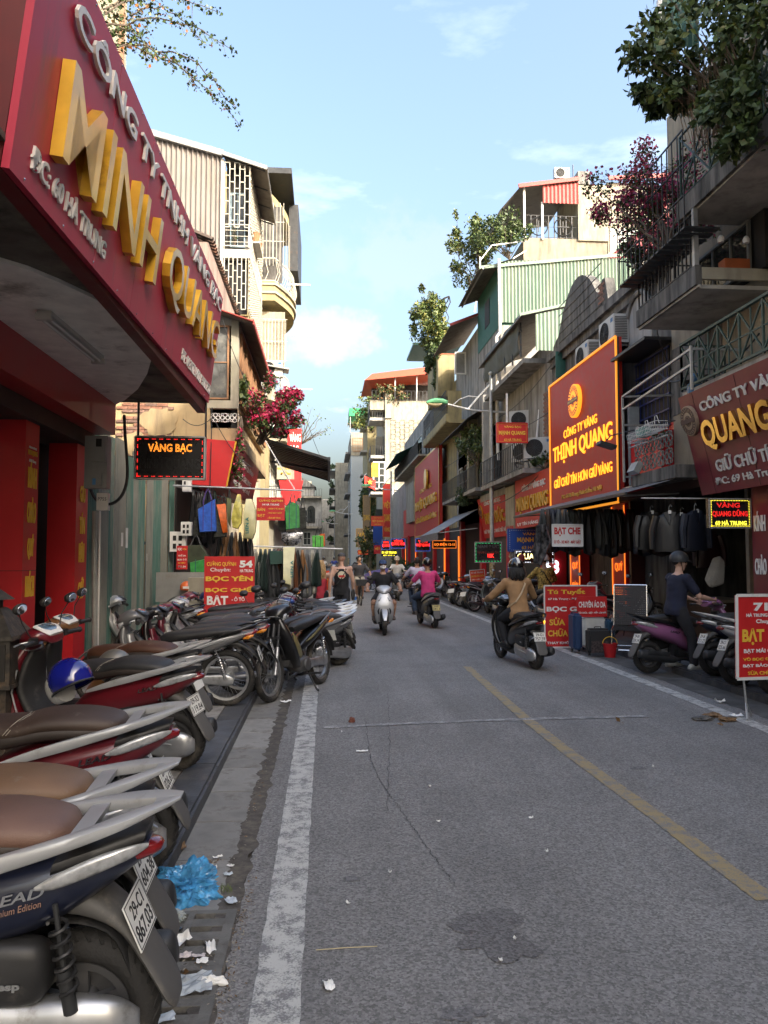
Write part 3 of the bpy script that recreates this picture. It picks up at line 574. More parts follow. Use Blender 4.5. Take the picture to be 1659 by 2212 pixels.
 MB().bar((-.6, .06, .3), (-.2, .05, .32), .03, .04).bar((-.6, -.06, .3), (-.2, -.05, .32), .03, .04).tube([(-.2, 0, .34), (-.1, 0, .5), (.1, 0, .5), (.36, 0, .78)], .03, 8).obj('frame', darksteel, T, 45)
 MB().tube([(-.1, .1, .19), (-.06, .2, .02)], .011, 8).tube([(-.06, .2, .02), (-.02, .24, .008)], .013, 6).obj('side_stand', darksteel, T)
 return T
SCOOT = make_scooter(); UNDER = make_underbone(); used_p = set()
def seatc(name, c): return M('seat_' + name, c, .5, var=.14, scale=5, bump=.12, bscale=220, dirt=(.2, .17, .14), damt=.05, dscale=8)
RED = paint('dark_red', (.115, .006, .012)); NAVY = paint('navy', (.006, .009, .026)); BLK = paint('black', (.008, .008, .009)); GRY = paint('grey', (.13, .132, .138), .35); SIL = M('paint_silver', (.5, .51, .52), .33, .4, coat=.4, var=.06, scale=4, dirt=(.3, .29, .27), damt=.1, dscale=7)
WHT = paint('white', (.6, .6, .58)); BRN = paint('bronze', (.16, .075, .028)); PUR = paint('purple', (.27, .1, .22)); MAR = paint('maroon', (.14, .012, .03)); BLU = paint('blue', (.02, .05, .2)); DGY = paint('graphite', (.045, .046, .05), .4)
S_BR = seatc('brown', (.048, .03, .022)); S_TAN = seatc('tan', (.15, .085, .045)); S_BLK = leatherb; S_PK = seatc('rosy_brown', (.135, .075, .054)); S_RD = seatc('red_brown', (.07, .028, .015)); S_GR = seatc('grey', (.06, .06, .062))
def bike(proto, rear, deg, label, body, seat=None, rail=None, z=0., lean=-5, group='motorbikes parked along the street', plates=None, skip=(), scale=1, trim=None, name=None, steer=0):
 """rear = where the rear wheel touches the ground"""
 ax = -.71 if proto is SCOOT else -.6; a = radians(deg)
 loc = (rear[0] - cos(a) * ax * scale, rear[1] - sin(a) * ax * scale, z)
 sw = {'bike_body': body}
 if seat: sw['bike_seat'] = seat
 if rail: sw['bike_rail'] = rail
 if trim: sw['bike_trim'] = trim
 rot = (Matrix.Rotation(a, 3, 'Z') @ Matrix.Rotation(radians(lean), 3, 'X')).to_euler()
 b = copy_tree(proto, loc, rot, label, group, scale, sw, skip)
 if plates: plate_text(b, *plates)
 return b
# ================================================================ people (facing +x, left +y)
skinm = M('skin_tan', (.42, .235, .15), .5, var=.08); skinl = M('skin_fair', (.56, .34, .25), .5, var=.08)
tmpS = bpy.data.scenes.new('tmp')
def remesh(mb, vox, name, mats, parent, smooth=2, disp=0):
 me = mb.mesh('tmp', mats[0] if isinstance(mats, list) else mats); o = bpy.data.objects.new('tmp', me); tmpS.collection.objects.link(o)
 md = o.modifiers.new('r', 'REMESH'); md.mode = 'VOXEL'; md.voxel_size = vox; md.use_smooth_shade = True
 if smooth: s = o.modifiers.new('s', 'SMOOTH'); s.iterations = smooth; s.factor = .5
 vl = tmpS.view_layers[0]; vl.update(); dg = vl.depsgraph
 nm = bpy.data.meshes.new_from_object(o.evaluated_get(dg)); nm.name = name
 bpy.data.objects.remove(o); bpy.data.meshes.remove(me)
 nm.materials.clear(); nm.materials.append(mats)
 if disp:
  for v in nm.vertices:
   d = noise.noise(v.co * 9) * disp + noise.noise(V((v.co.x * 6, v.co.y * 6, v.co.z * 22))) * disp * .8; v.co += v.normal * d
 nm.shade_smooth(); return nm
def ell(mb, secs, n=14):                     # closed stack of ellipses: (centre, half depth x, half width y) with world-up or given axis
 o = len(mb.v); up = V((0, 0, 1))
 for i, (c, a, b, *ax) in enumerate(secs):
  A = V(ax[0]) if ax else V((1, 0, 0)); B = V(ax[1]) if len(ax) > 1 else V((0, 1, 0))
  for j in range(n):
   q = 2 * pi * j / n; mb.v.append(tuple(V(c) + A * (a * cos(q)) + B * (b * sin(q))))
 m = len(secs); fs = [(o + i * n + j, o + i * n + (j + 1) % n, o + (i + 1) * n + (j + 1) % n, o + (i + 1) * n + j) for i in range(m - 1) for j in range(n)]
 fs += [tuple(o + j for j in reversed(range(n))), tuple(o + (m - 1) * n + j for j in range(n))]; mb.f += fs; mb.mi += [0] * len(fs)
def limb(mb, pts, rs, g=0.):
 mb.tube(pts, [r + g for r in rs], 12)
 for p, r in zip(pts, rs): mb.sphere(p, r + g, 10, 7)
def ride_pose(lean=10, reach=.52, hz=.97, seat=.80, knee=.36, foot=(.2, .32), spread=.16, turn=0, hand=.36):
 sn, cs = sin(radians(lean)), cos(radians(lean)); J = {}
 pv = V((-.02, 0, seat + .09)); J['pelvis'] = pv; up = V((sn, 0, cs)); J['up'] = up
 J['chest'] = pv + up * .30; J['neck'] = pv + up * .50; J['head'] = J['neck'] + V((sn * .4, 0, 1)).normalized() * .17
 for s, k in ((1, 'L'), (-1, 'R')):
  J['sh' + k] = pv + up * .45 + V((0, s * .18, 0)); J['ha' + k] = V((reach, s * hand, hz))
  J['el' + k] = (J['sh' + k] + J['ha' + k]) / 2 + V((-.04, s * .09, -.08))
  J['hip' + k] = pv + V((.02, s * .09, -.02)); J['kn' + k] = V((knee, s * spread, seat - .06)); J['an' + k] = V((foot[0], s * (spread - .02), foot[1]))
 return J
def stand_pose(step=.0, arm=.06, lean=0, elb=0, h=1.0):
 J = {}; pv = V((0, 0, .95 * h)); up = V((sin(radians(lean)), 0, cos(radians(lean)))); J['pelvis'] = pv; J['up'] = up
 J['chest'] = pv + up * .30 * h; J['neck'] = pv + up * .52 * h; J['head'] = J['neck'] + up * .17
 for s, k in ((1, 'L'), (-1, 'R')):
  J['sh' + k] = pv + up * .46 * h + V((0, s * .19, 0)); J['el' + k] = J['sh' + k] + V((-s * step * .25 - .02, s * (.025 + arm), -.29)); J['ha' + k] = J['el' + k] + V((-s * step * .2 + .06 + elb * .2, s * .01, -.25 + elb * .2))
  J['hip' + k] = pv + V((0, s * .095, -.03)); J['kn' + k] = V((s * step * .35 + .02, s * .1, .5 * h)); J['an' + k] = V((s * step * .7 - (.04 if s * step < 0 else 0), s * .1, .09 + (.05 if s * step < 0 else 0)))
 return J
def hand(mb, el, ha, s, fist=False):
 d = (ha - el).normalized(); side = V((0, -s, 0)); side = (side - d * side.dot(d)).normalized(); nrm = d.cross(side)
 if fist:
  for k in range(4):
   b = ha + d * .035 + V((0, s * (-.03 + k * .02), .018)); mb.tube([b, b + V((.035, 0, .006)), b + V((.045, 0, -.028)), b + V((.018, 0, -.04))], [.011, .0105, .0095, .008], 7)
  b = ha + V((0, -s * .035, -.005)); mb.tube([b, b + V((.015, -s * .012, -.02)), b + V((.035, -s * .008, -.03))], [.012, .0105, .009], 7); return
 ac = nrm.cross(d)
 for k in range(4):
  b = ha + d * .075 + nrm * (-.03 + k * .02); l = (.068, .08, .075, .058)[k]; mb.tube([b, b + d * l * .5 + side * .006, b + d * l * .95 + side * .022], [.0095, .009, .0075], 7)
 b = ha + d * .02 - nrm * .034; mb.tube([b, b + d * .035 - nrm * .018 + side * .012, b + d * .065 - nrm * .02 + side * .02], [.012, .0105, .0085], 7)
def person(label, loc, rz, J, skin=skinm, top=None, sleeve='short', bottom=None, legs='long', hair=None, hairlen=0, shoes=None, helmet=None, hstripe=None, cap=None, mask=None, bag=None, group=None, fist=False, female=False, scale=1., turn=0, low=False, ext=None, belly=0., cat='person'):
 T = thing('person', label, cat, loc, rz, group); T.scale = (scale,) * 3
 up = J['up']; fw = V((up.z, 0, -up.x)); pv, ch, nk, hd = J['pelvis'], J['chest'], J['neck'], J['head']; w = .9 if female else 1.
 def torso(mb, g=0, z0=-.12, z1=.5, hem=0):
  rows = [(-.12, .10, .15), (-.04, .118, .168), (.08, .112 + belly, .152), (.2, .115 + belly * .6, .15), (.32, .12, .172), (.41, .11, .182), (.46, .085, .15), (.5, .06, .07)]
  rs = [(pv + up * z + fw * 0, (a + g + (hem if z < .05 else 0)) * 1, (b * w + g + (hem if z < .05 else 0)), fw) for z, a, b in rows if z0 <= z <= z1]
  ell(mb, rs)
 arm_r = (.052 * w, .045 * w, .038 * w, .027 * w)
 mb = MB(); torso(mb); limb(mb, [pv + up * .44, nk, (nk + hd) / 2], [.07, .055, .052])
 for s, k in ((1, 'L'), (-1, 'R')):
  sh, el, ha = J['sh' + k], J['el' + k], J['ha' + k]; limb(mb, [pv + up * .42, sh, sh.lerp(el, .5), el, el.lerp(ha, .4), ha], [.07, .062 * w, .05 * w, .042 * w, .041 * w, .028 * w])
  d = (ha - el).normalized();
  mb.tube([ha - d * .01, ha + d * .04, ha + d * .085], [.026, .034, .03], 10, flat=.6) if not fist else mb.sphere(ha + V((.01, 0, .005)), (.04, .042, .028), 10, 7)
  hp, kn, an = J['hip' + k], J['kn' + k], J['an' + k]; limb(mb, [hp, hp.lerp(kn, .45), kn, kn.lerp(an, .35), an], [.095, .082, .057, .057, .037])
  fd = V((1, 0, 0)); mb.loft([(an.x - .06, an.z - .05, .03, .03, 0, an.y), (an.x, an.z - .035, .04, .045, 0, an.y), (an.x + .1, an.z - .06, .045, .03, 0, an.y), (an.x + .18, an.z - .07, .03, .015, 0, an.y)], 10, 8)
 # head: skull, jaw, nose, ears
 hm = Matrix.Translation(hd) @ Matrix.Rotation(radians(turn), 4, 'Z'); n0 = len(mb.v)
 mb.sphere((-.008, 0, .03), (.096, .076, .095), 18, 12); mb.sphere((.02, 0, -.045), (.062, .056, .068), 14, 10); mb.sphere((.045, 0, -.095), (.03, .03, .022), 10, 7); mb.tube([(.08, 0, .02), (.105, 0, -.02), (.09, 0, -.032)], [.01, .015, .01], 8)
 for s in (-1, 1): mb.sphere((-.005, s * .077, -.005), (.02, .009, .032), 8, 6); mb.sphere((.062, s * .035, -.02), (.025, .022, .02), 8, 6)
 mb.xf(hm, n0)
 me = remesh(mb, .021 if low else .0155, 'body', skin, T)
 o = link('body', me, T)
 f = MB()
 for s, k in ((1, 'L'), (-1, 'R')): hand(f, J['el' + k], J['ha' + k], s, fist)
 b = bmesh.new(); b.from_mesh(me); tmp = f.mesh('t', skin, True); b.from_mesh(tmp); b.to_mesh(me); b.free(); me.shade_smooth()
 def hx(m_): m_.xf(hm); return m_
 ey = MB()
 for s in (-1, 1): ey.sphere((.078, s * .031, .003), (.012, .014, .009), 8, 6)
 hx(ey).obj('eyes', M('eye_dark', (.03, .02, .015), .2), T, True)
 mo = MB().sphere((.083, 0, -.062), (.008, .022, .006), 8, 6); hx(mo).obj('mouth', M('lips', (.3, .12, .1), .5), T, True)
 if top:
  mb = MB();
  if sleeve == 'tank':
   rows = [(-.13, .125, .175), (-.04, .133, .182), (.08, .127 + belly, .167), (.2, .13, .163), (.30, .132, .178), (.36, .128, .165), (.42, .112, .135), (.455, .09, .115)]; ell(mb, [(pv + up * z, a, b * w, fw) for z, a, b in rows])
   for s in (-1, 1): mb.tube([pv + up * .40 + V((0, s * .09, 0)) + fw * .05, pv + up * .478 + V((0, s * .095, 0)), pv + up * .42 + V((0, s * .09, 0)) - fw * .06], .04, 8)
  else:
   torso(mb, .016, -.2 if legs != 'dress' else -.3, .47, .014); mb.v and None
   limb(mb, [pv + up * .43, nk - up * .03], [.085, .06])
   for s, k in ((1, 'L'), (-1, 'R')):
    sh, el, ha = J['sh' + k], J['el' + k], J['ha' + k]
    if sleeve == 'long': limb(mb, [pv + up * .42, sh, sh.lerp(el, .5), el, el.lerp(ha, .5), el.lerp(ha, .93)], [.08, .076, .066, .06, .056, .042])
    else: limb(mb, [pv + up * .42, sh, sh.lerp(el, .7)], [.08, .074, .066])
  link('shirt', remesh(mb, .023 if low else .0175, 'shirt', top, T, 2, .006), T)
 if bottom:
  mb = MB(); torso(mb, .012, -.12, .1)
  for s, k in ((1, 'L'), (-1, 'R')):
   hp, kn, an = J['hip' + k], J['kn' + k], J['an' + k]
   if legs == 'short': limb(mb, [hp, hp.lerp(kn, .4), hp.lerp(kn, .72)], [.106, .1, .095])
   else: limb(mb, [hp, hp.lerp(kn, .45), kn, kn.lerp(an, .4), kn.lerp(an, .95)], [.106, .094, .072, .07, .062])
  link('shorts' if legs == 'short' else 'trousers', remesh(mb, .023 if low else .0175, 'trousers', bottom, T, 2, .004), T)
 if shoes:
  for s, k in ((1, 'L'), (-1, 'R')):
   an = J['an' + k]; MB().loft([(an.x - .085, an.z - .05, .035, .03, 0, an.y), (an.x - .04, an.z - .03, .045, .055, 0, an.y), (an.x + .06, an.z - .045, .05, .042, 0, an.y), (an.x + .15, an.z - .062, .05, .028, 0, an.y), (an.x + .2, an.z - .07, .03, .016, 0, an.y)], 14, 14, 2.6).obj('shoe', shoes, T, True)
 if hair:
  mb = MB(); mb.sphere((-.02, 0, .045), (.1, .085, .096), 16, 10)
  if hairlen:
   for i in range(26):
    q = pi * (.55 + .9 * i / 25); p = V((cos(q) * .085 - .015, sin(q) * .08, .03)); L2 = hairlen * R.uniform(.75, 1.05)
    mb.tube([p, p + V((cos(q) * .03, sin(q) * .02, -L2 * .3)), p + V((cos(q) * .045 + R.uniform(-.02, .02), sin(q) * .035, -L2 * .65)), p + V((cos(q) * .03 + R.uniform(-.03, .03), sin(q) * .03 + R.uniform(-.02, .02), -L2))], [.03, .03, .026, .008], 7)
  if helmet is None: mb.sphere((-.02, 0, .0), (.1, .088, .1), 14, 8, (-.5, 1))
  n1 = [v for v in mb.v]; hx(mb).obj('hair', hair, T, True)
 if helmet:
  mb = MB(); mb.sphere((-.008, 0, .05), (.135, .118, .125), 24, 12, (-.28, 1)); mb.lathe([(.118, .012), (.124, .006), (.118, 0), (.1, .002)], 24, (-.008, 0, .008)); hx(mb).obj('helmet', helmet, T, 50)
  mb = MB().loft([(.09, .035, .085, .006, -20), (.14, .02, .08, .006, -25), (.175, .003, .055, .004, -28)], 14, 6, 3); hx(mb).obj('helmet_peak', helmet, T, 50)
  mb = MB()
  for s in (-1, 1): mb.tube([(0, s * .11, .01), (.02, s * .082, -.06), (.04, s * .03, -.12)], .005, 5)
  hx(mb).obj('chin_strap', blackpl, T)
  if hstripe:
   mb = MB(); mb.tube([(.137 * cos(a) - .008, 0, .05 + .127 * sin(a)) for a in [pi * (.15 + .75 * k / 12) for k in range(13)]], .022, 8, flat=.2); hx(mb).obj('helmet_stripe', hstripe, T, 50)
 if cap:
  mb = MB().sphere((-.01, 0, .045), (.107, .09, .085), 18, 8, (0, 1)); mb.loft([(.07, .05, .075, .006, -10), (.13, .04, .07, .005, -14), (.17, .03, .045, .004, -18)], 12, 6, 3); hx(mb).obj('cap', cap, T, 50)
 if mask:
  mb = MB().loft([(.06, -.045, .068, .05, -8), (.088, -.048, .062, .052, -8), (.118, -.05, .03, .035, -8), (.125, -.052, .01, .015, -8)], 16, 8, 2.2)
  for s in (-1, 1): mb.tube([(.06, s * .065, -.03), (.0, s * .082, .0)], .003, 4)
  hx(mb).obj('face_mask', mask, T, 50)
 if bag:
  c, m_ = bag; a_, b_ = pv + up * .47 + V((0, c * .12, 0)), pv + up * .06 - V((0, c * .17, 0))
  pts = [a_, pv + up * .4 + V((0, c * .08, 0)) - fw * .145, pv + up * .25 - fw * .152, pv + up * .12 - fw * .14 - V((0, c * .1, 0)), b_ - V((0, c * .02, 0)), pv + up * .2 + fw * .14, pv + up * .4 + fw * .13 + V((0, c * .08, 0)), a_]
  MB().tube(pts, .014, 6, flat=.4).obj('bag_strap', m_, T)
 if ext: ext(T, J, hm)
 return T
# ================================================================ building kit
import numpy as np
bpy.data.scenes.remove(tmpS) if False else None
rng = np.random.default_rng(5)
def leaves(name, par, clumps, size, mats, wts=None, droop=.3, thin=.55, kind=None, **tg):
 """clumps: (centre, (rx, ry, rz), count); every leaf is a small folded blade"""
 P = [];
 for c, r, n in clumps:
  d = rng.normal(size=(n, 3)); d /= np.linalg.norm(d, axis=1)[:, None]; d *= (rng.random((n, 1)) ** .45)
  P.append(np.array(c) + d * np.array(r))
 P = np.concatenate(P); n = len(P); s = size * rng.uniform(.55, 1.35, n)[:, None]
 a = rng.normal(size=(n, 3)); a[:, 2] -= droop; a /= np.linalg.norm(a, axis=1)[:, None]
 b = np.cross(a, rng.normal(size=(n, 3))); b /= np.linalg.norm(b, axis=1)[:, None]; c = np.cross(a, b)
 v = np.stack([P, P + a * s * .5 + b * s * thin * .5 + c * s * .08, P + a * s, P + a * s * .5 - b * s * thin * .5 + c * s * .08], 1).reshape(-1, 3)
 me = bpy.data.meshes.new(name); me.vertices.add(4 * n); me.vertices.foreach_set('co', v.ravel().astype(np.float32))
 i = np.arange(n) * 4; tri = np.stack([i, i + 1, i + 2, i, i + 2, i + 3], 1).ravel()
 me.loops.add(6 * n); me.loops.foreach_set('vertex_index', tri.astype(np.int32)); me.polygons.add(2 * n)
 me.polygons.foreach_set('loop_start', (np.arange(2 * n) * 3).astype(np.int32))
 for m in mats: me.materials.append(m)
 k = rng.choice(len(mats), n, p=np.array(wts or [1] * len(mats)) / sum(wts or [1] * len(mats))); me.polygons.foreach_set('material_index', np.repeat(k, 2).astype(np.int32))
 me.update(calc_edges=True); return link(name, me, par, kind=kind, **tg)
G_DK = leafmat('dark', (.045, .075, .024)); G_MD = leafmat('mid', (.08, .125, .034)); G_LT = leafmat('light', (.11, .15, .035)); G_YL = leafmat('yellowish', (.2, .19, .04)); G_OR = leafmat('dry', (.16, .09, .035))
P_HOT = leafmat('crimson_bract', (.55, .02, .09)); P_PK = leafmat('pink_bract', (.6, .06, .16)); P_MV = leafmat('mauve_bract', (.42, .06, .16)); O_FL = leafmat('orange_bract', (.6, .2, .04)); wood = M('branch_bark', (.13, .1, .075), .85, var=.25, scale=12)
def branch(mb, a, b, r, sag=.1, k=6, jit=.04):
 a, b = V(a), V(b); pts = [a.lerp(b, i / k) + V((R.uniform(-jit, jit), R.uniform(-jit, jit), R.uniform(-jit, jit) - sag * sin(pi * i / k) * 0)) for i in range(k + 1)]
 pts[0] = a; mb.tube(pts, [r * (1 - .75 * i / k) for i in range(k + 1)], 5); return pts
def bush(name, label, c, r, n, size, mats=(G_DK, G_MD, G_LT), wts=(3, 4, 2), base=None, flowers=None, group=None, cat='plant', nc=14, stems=5, droop=.3, fn=None, part='foliage'):
 T = thing(name, label, cat, base or (c[0], c[1], c[2] - r[2]), 0, group); o = V(T.location); c = V(c) - o; cl = []; mb = MB()
 for i in range(nc):
  d = V((R.gauss(0, 1), R.gauss(0, 1), R.gauss(0, 1))).normalized() * (R.random() ** .4); p = c + V((d.x * r[0], d.y * r[1], d.z * r[2])); q = R.uniform(.2, .42) * (15 / nc) ** .3
  cl.append((p, (r[0] * q, r[1] * q, r[2] * q), int(n / nc * R.uniform(.4, 1.6))))
  if i < stems: branch(mb, (0, 0, 0), p, .02 * (1 + r[2] * .4), jit=.06 * r[2])
 if mb.v: mb.obj('stem', wood, T)
 leaves(part, T, cl, size, list(mats), list(wts), droop)
 if flowers: leaves('blossom', T, [(p + V((0, 0, q[2] * .35)), tuple(x * 1.08 for x in q), int(k * (flowers[1] if R.random() < .7 else flowers[1] * .2))) for p, q, k in cl], size * .95, flowers[0], flowers[2], 0, .8)
 return T
def sheet(name, par, O, u, v, W, H, mat, pitch=.1, amp=.015, H2=None, thick=.002, square=False, **tg):
 """corrugated sheet: waves across u, running along v; H2 = height at the far end of u"""
 O, u, v = V(O), V(u).normalized(), V(v).normalized(); n = u.cross(v); k = max(4, int(W / pitch * (4 if not square else 4))); vs = []
 for i in range(k + 1):
  t = W * i / k; a = (i % 4)
  h = (amp if a in (0, 1) else -amp) if square else amp * sin(2 * pi * i / 4)
  if not square: h = (0, amp, 0, -amp)[a]
  hh = H + ((H2 if H2 is not None else H) - H) * i / k
  vs += [O + u * t + n * h, O + u * t + n * h + v * hh]
 mb = MB().add(vs, [(2 * i, 2 * i + 2, 2 * i + 3, 2 * i + 1) for i in range(k)])
 return mb.obj(name, mat, par, 30 if not square else False, fix=False, **tg)
def rail(par, A, B, h, pitch, mat, r=.012, diag=0, name='railing', top=.02, mid=(), up=V((0, 0, 1)), **tg):
 A, B = V(A), V(B); L_ = (B - A).length; n = max(1, round(L_ / pitch)); mb = MB(); U = up * h
 mb.bar(A + U, B + U, top * 1.6, top); mb.bar(A + up * .05, B + up * .05, top, top)
 for m_ in mid: mb.bar(A + U * m_, B + U * m_, top * .7, top * .7)
 for i in range(n + 1):
  p = A.lerp(B, i / n); mb.bar(p + up * .01, p + U, r * 1.6)
  if diag and i < n:
   q = A.lerp(B, (i + 1) / n)
   mb.bar(p + up * .06, q + U * .97, r * 1.2); mb.bar(q + up * .06, p + U * .97, r * 1.2)
   if diag > 1:
    c = (p + q) / 2 + U * .5; mb.bar(c - U * .45, c + U * .45, r); mb.bar((p + U * .5), (q + U * .5), r)
 return mb.obj(name, mat, par, **tg)
def window(par, O, uv, w, h, fm, pane=glassd, nx=2, ny=2, fw=.05, dep=.05, bars=None, pitch=.12, name='window', open_=0, panes=True):
 fr = frame(*uv); O = V(O); mb = MB(); P = lambda a, b, c=0: O + fr @ V((a, b, c))
 def fb(x0, y0, x1, y1, z0, z1, m=mb): m.add([P(x, y, z) for z in (z0, z1) for x, y in ((x0, y0), (x1, y0), (x1, y1), (x0, y1))], [(0, 3, 2, 1), (4, 5, 6, 7), (0, 1, 5, 4), (1, 2, 6, 5), (2, 3, 7, 6), (3, 0, 4, 7)])
 fb(0, 0, fw, h, 0, dep); fb(w - fw, 0, w, h, 0, dep); fb(fw, 0, w - fw, fw, 0, dep); fb(fw, h - fw, w - fw, h, 0, dep)
 for i in range(1, nx): x = w * i / nx; fb(x - fw * .3, fw, x + fw * .3, h - fw, 0, dep * .8)
 W = mb.obj(name, fm, par)
 for j in range(1, ny):
  y = h * j / ny; m2 = MB()
  for i in range(nx): fb(w * i / nx + fw * .5, y - fw * .25, w * (i + 1) / nx - fw * .5, y + fw * .25, 0, dep * .7, m2)
  m2.obj('muntin', fm, W)
 m2 = MB(); fb(fw * .5, fw * .5, w - fw * .5, h - fw * .5, .004, .009, m2); m2.obj('pane', pane, W)
 if bars:
  m2 = MB(); k = int(w / pitch)
  for i in range(k + 1): m2.bar(P(w * i / k, 0, dep + .03), P(w * i / k, h, dep + .03), .012)
  for j in range(4): m2.bar(P(0, h * j / 3, dep + .035), P(w, h * j / 3, dep + .035), .014)
  m2.obj('bars', bars, W)
 return W
def wallbox(T, a, b, mat, name='wall', **tg): return MB().b2(a, b).obj(name, mat, T, False, **tg)
def bricks(T, O, uv, W, H, mats, bl=.21, bh=.055, j=.012, off=0, skip=0, lim=300, name='brick', dep=.03):
 fr = frame(*uv); O = V(O); rows = int(H / (bh + j)); n = 0; cols = int(W / (bl + j)) + 2; protos = [MB().box((0, 0, 0), (bl, bh, dep)).mesh('brick', m) for m in mats]
 M4 = fr.to_4x4()
 for r_ in range(rows):
  for c in range(cols):
   x = c * (bl + j) - (.5 * (bl + j) if r_ % 2 else 0);
   if x < 0 or x + bl > W or R.random() < skip or n >= lim: continue
   o = link(name, protos[R.randrange(len(protos))], T); o.matrix_basis = Matrix.Translation(O - (T.location if T else V()) + fr @ V((x + bl / 2, r_ * (bh + j) + bh / 2, off + R.uniform(-.004, .006)))) @ M4; n += 1
BR = [M('old_brick_%d' % i, c, .9, var=.25, scale=20, bump=.3, dirt=(.12, .1, .085), damt=.35, dscale=9) for i, c in enumerate(((.3, .14, .09), (.26, .15, .11), (.2, .12, .09)))]
# plasters
def plaster(name, c, d=(.07, .065, .055), a=.45, sc=.9): return M('plaster_' + name, c, .85, var=.14, scale=2.2, bump=.12, bscale=45, dirt=d, damt=a, dscale=sc, streak=True)
PL_Y = plaster('ochre', (0.4, 0.296, 0.16), (.16, .12, .08), .46); PL_C = plaster('cream', (0.374, 0.34, 0.258), (.17, .15, .12), .46); PL_W = plaster('white', (0.435, 0.42, 0.383), (.2, .19, .17), .46); PL_G = plaster('grey', (.3, .29, .27), (.08, .075, .07), .5)
PL_D = plaster('mouldy', (.2, .19, .175), (.03, .03, .028), .75, 1.4); PL_B = plaster('beige', (0.31, 0.266, 0.194), (.12, .1, .08), .46); PL_YE = plaster('yellow', (0.346, 0.288, 0.144), (.15, .13, .09), .46); PL_K = plaster('pinkish', (.32, .23, .19), (.12, .09, .08), .4)
REDP = M('red_panel', (.56, .012, .02), .45, var=.08, scale=2, coat=.08, dirt=(.12, .03, .03), damt=.08, dscale=2); SGN = M('sign_crimson', (.42, .022, .055), .5, var=.06, scale=1.5, dirt=(.17, .05, .06), damt=.2, dscale=1.5, streak=True)
SGR = M('sign_red', (.46, .022, .012), .55, var=.06, dirt=(.2, .06, .05), damt=.12, dscale=2); MARP = M('sign_maroon', (.17, .022, .035), .35, var=.1, dirt=(.13, .05, .055), damt=.12, dscale=1.5)
GOLD = M('gold_letter', (.72, .42, .035), .3, .35, var=.14, scale=5, coat=.4, dirt=(.3, .16, .03), damt=.12, dscale=4); GOLDM = M('brass_mirror', (.75, .5, .16), .12, 1, var=.2, scale=3); WLET = M('white_letter', (.66, .65, .62), .35, var=.05, dirt=(.35, .33, .3), damt=.15, dscale=8); YLET = M('yellow_letter', (.72, .5, .03), .5, var=.04)
WTX = M('white_print', (.8, .79, .76), .5, var=0); YTX = M('yellow_print', (.8, .5, .05), .5, var=0); RTX = M('red_print', (.55, .02, .02), .5, var=0); BRD = M('bright_red_board', (.55, .018, .02), .4, var=.05, dirt=(.3, .05, .05), damt=.08, dscale=3); ORB = M('orange_red_board', (.7, .07, .02), .4, var=.05)
BLB = M('blue_board', (.01, .07, .33), .35, var=.05); BKB = M('black_board', (.012, .012, .013), .25, var=.1); TINT = M('corrugated_grey_brown', (0.223, 0.198, 0.177), .55, .15, var=.06, scale=2, dirt=(.2, .15, .12), damt=.4, dscale=1.1, streak=True)
TING = M('corrugated_green', (.15, .22, .165), .5, .1, var=.06, scale=1.5, dirt=(.25, .27, .2), damt=.42, dscale=.9, streak=True); TIND = M('corrugated_dark_green', (.035, .12, .09), .5, .1, var=.1, dirt=(.1, .13, .12), damt=.15); TINR = M('corrugated_red', (.33, .05, .04), .5, .1, var=.1, dirt=(.2, .09, .07), damt=.2)
TINU = M('corrugated_underside', (.17, .15, .13), .6, .2, var=.15, dirt=(.07, .05, .04), damt=.3, dscale=2); TINX = M('corrugated_bare', (.3, .3, .29), .5, .4, var=.1, dirt=(.16, .11, .08), damt=.3, dscale=1.5)
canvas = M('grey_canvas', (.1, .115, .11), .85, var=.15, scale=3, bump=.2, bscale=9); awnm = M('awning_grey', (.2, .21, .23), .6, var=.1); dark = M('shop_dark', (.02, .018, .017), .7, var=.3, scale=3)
def ac_make():
 T = thing('air_conditioner', 'proto', 'air conditioner'); b = MB().b2((-.4, -.15, 0), (.4, .15, .56)).obj('case', M('ac_casing', (.5, .5, .47), .45, var=.05, dirt=(.25, .22, .18), damt=.25, dscale=4), T)
 mb = MB();
 for k in range(7): mb.lathe([(.03 + k * .033, 0), (.036 + k * .033, 0), (.036 + k * .033, .012), (.03 + k * .033, .012)], 24, (-.1, -.163, .28), 'y')
 for k in range(12): q = 2 * pi * k / 12; mb.bar((-.1, -.158, .28), (-.1 + .24 * cos(q), -.158, .28 + .24 * sin(q)), .006, .006)
 mb.obj('fan_grille', darksteel, T); MB().lathe([(0, 0), (.235, 0), (.235, -.003), (0, -.003)], 24, (-.1, -.1505, .28), 'y').obj('fan_opening', dark, T)
 mb = MB();
 for k in range(14): mb.b2((.4, -.12, .06 + k * .033), (.408, .12, .078 + k * .033))
 mb.obj('side_fins', M('ac_fins', (.12, .12, .12), .5), T); MB().b2((.24, -.153, .42), (.36, -.1505, .5)).obj('badge', M('ac_badge', (.05, .16, .35)), T)
 mb = MB(); mb.bar((-.3, -.18, -.03), (-.3, .3, -.03), .03, .04); mb.bar((.3, -.18, -.03), (.3, .3, -.03), .03, .04); mb.bar((-.3, .2, -.3), (-.3, -.12, -.05), .025); mb.bar((.3, .2, -.3), (.3, -.12, -.05), .025); mb.obj('bracket', steel, T)
 return T
AC = ac_make()
def ac(loc, rz, label, group='air conditioners on the house fronts', s=1): return copy_tree(AC, loc, (0, 0, rz), label, group, s)
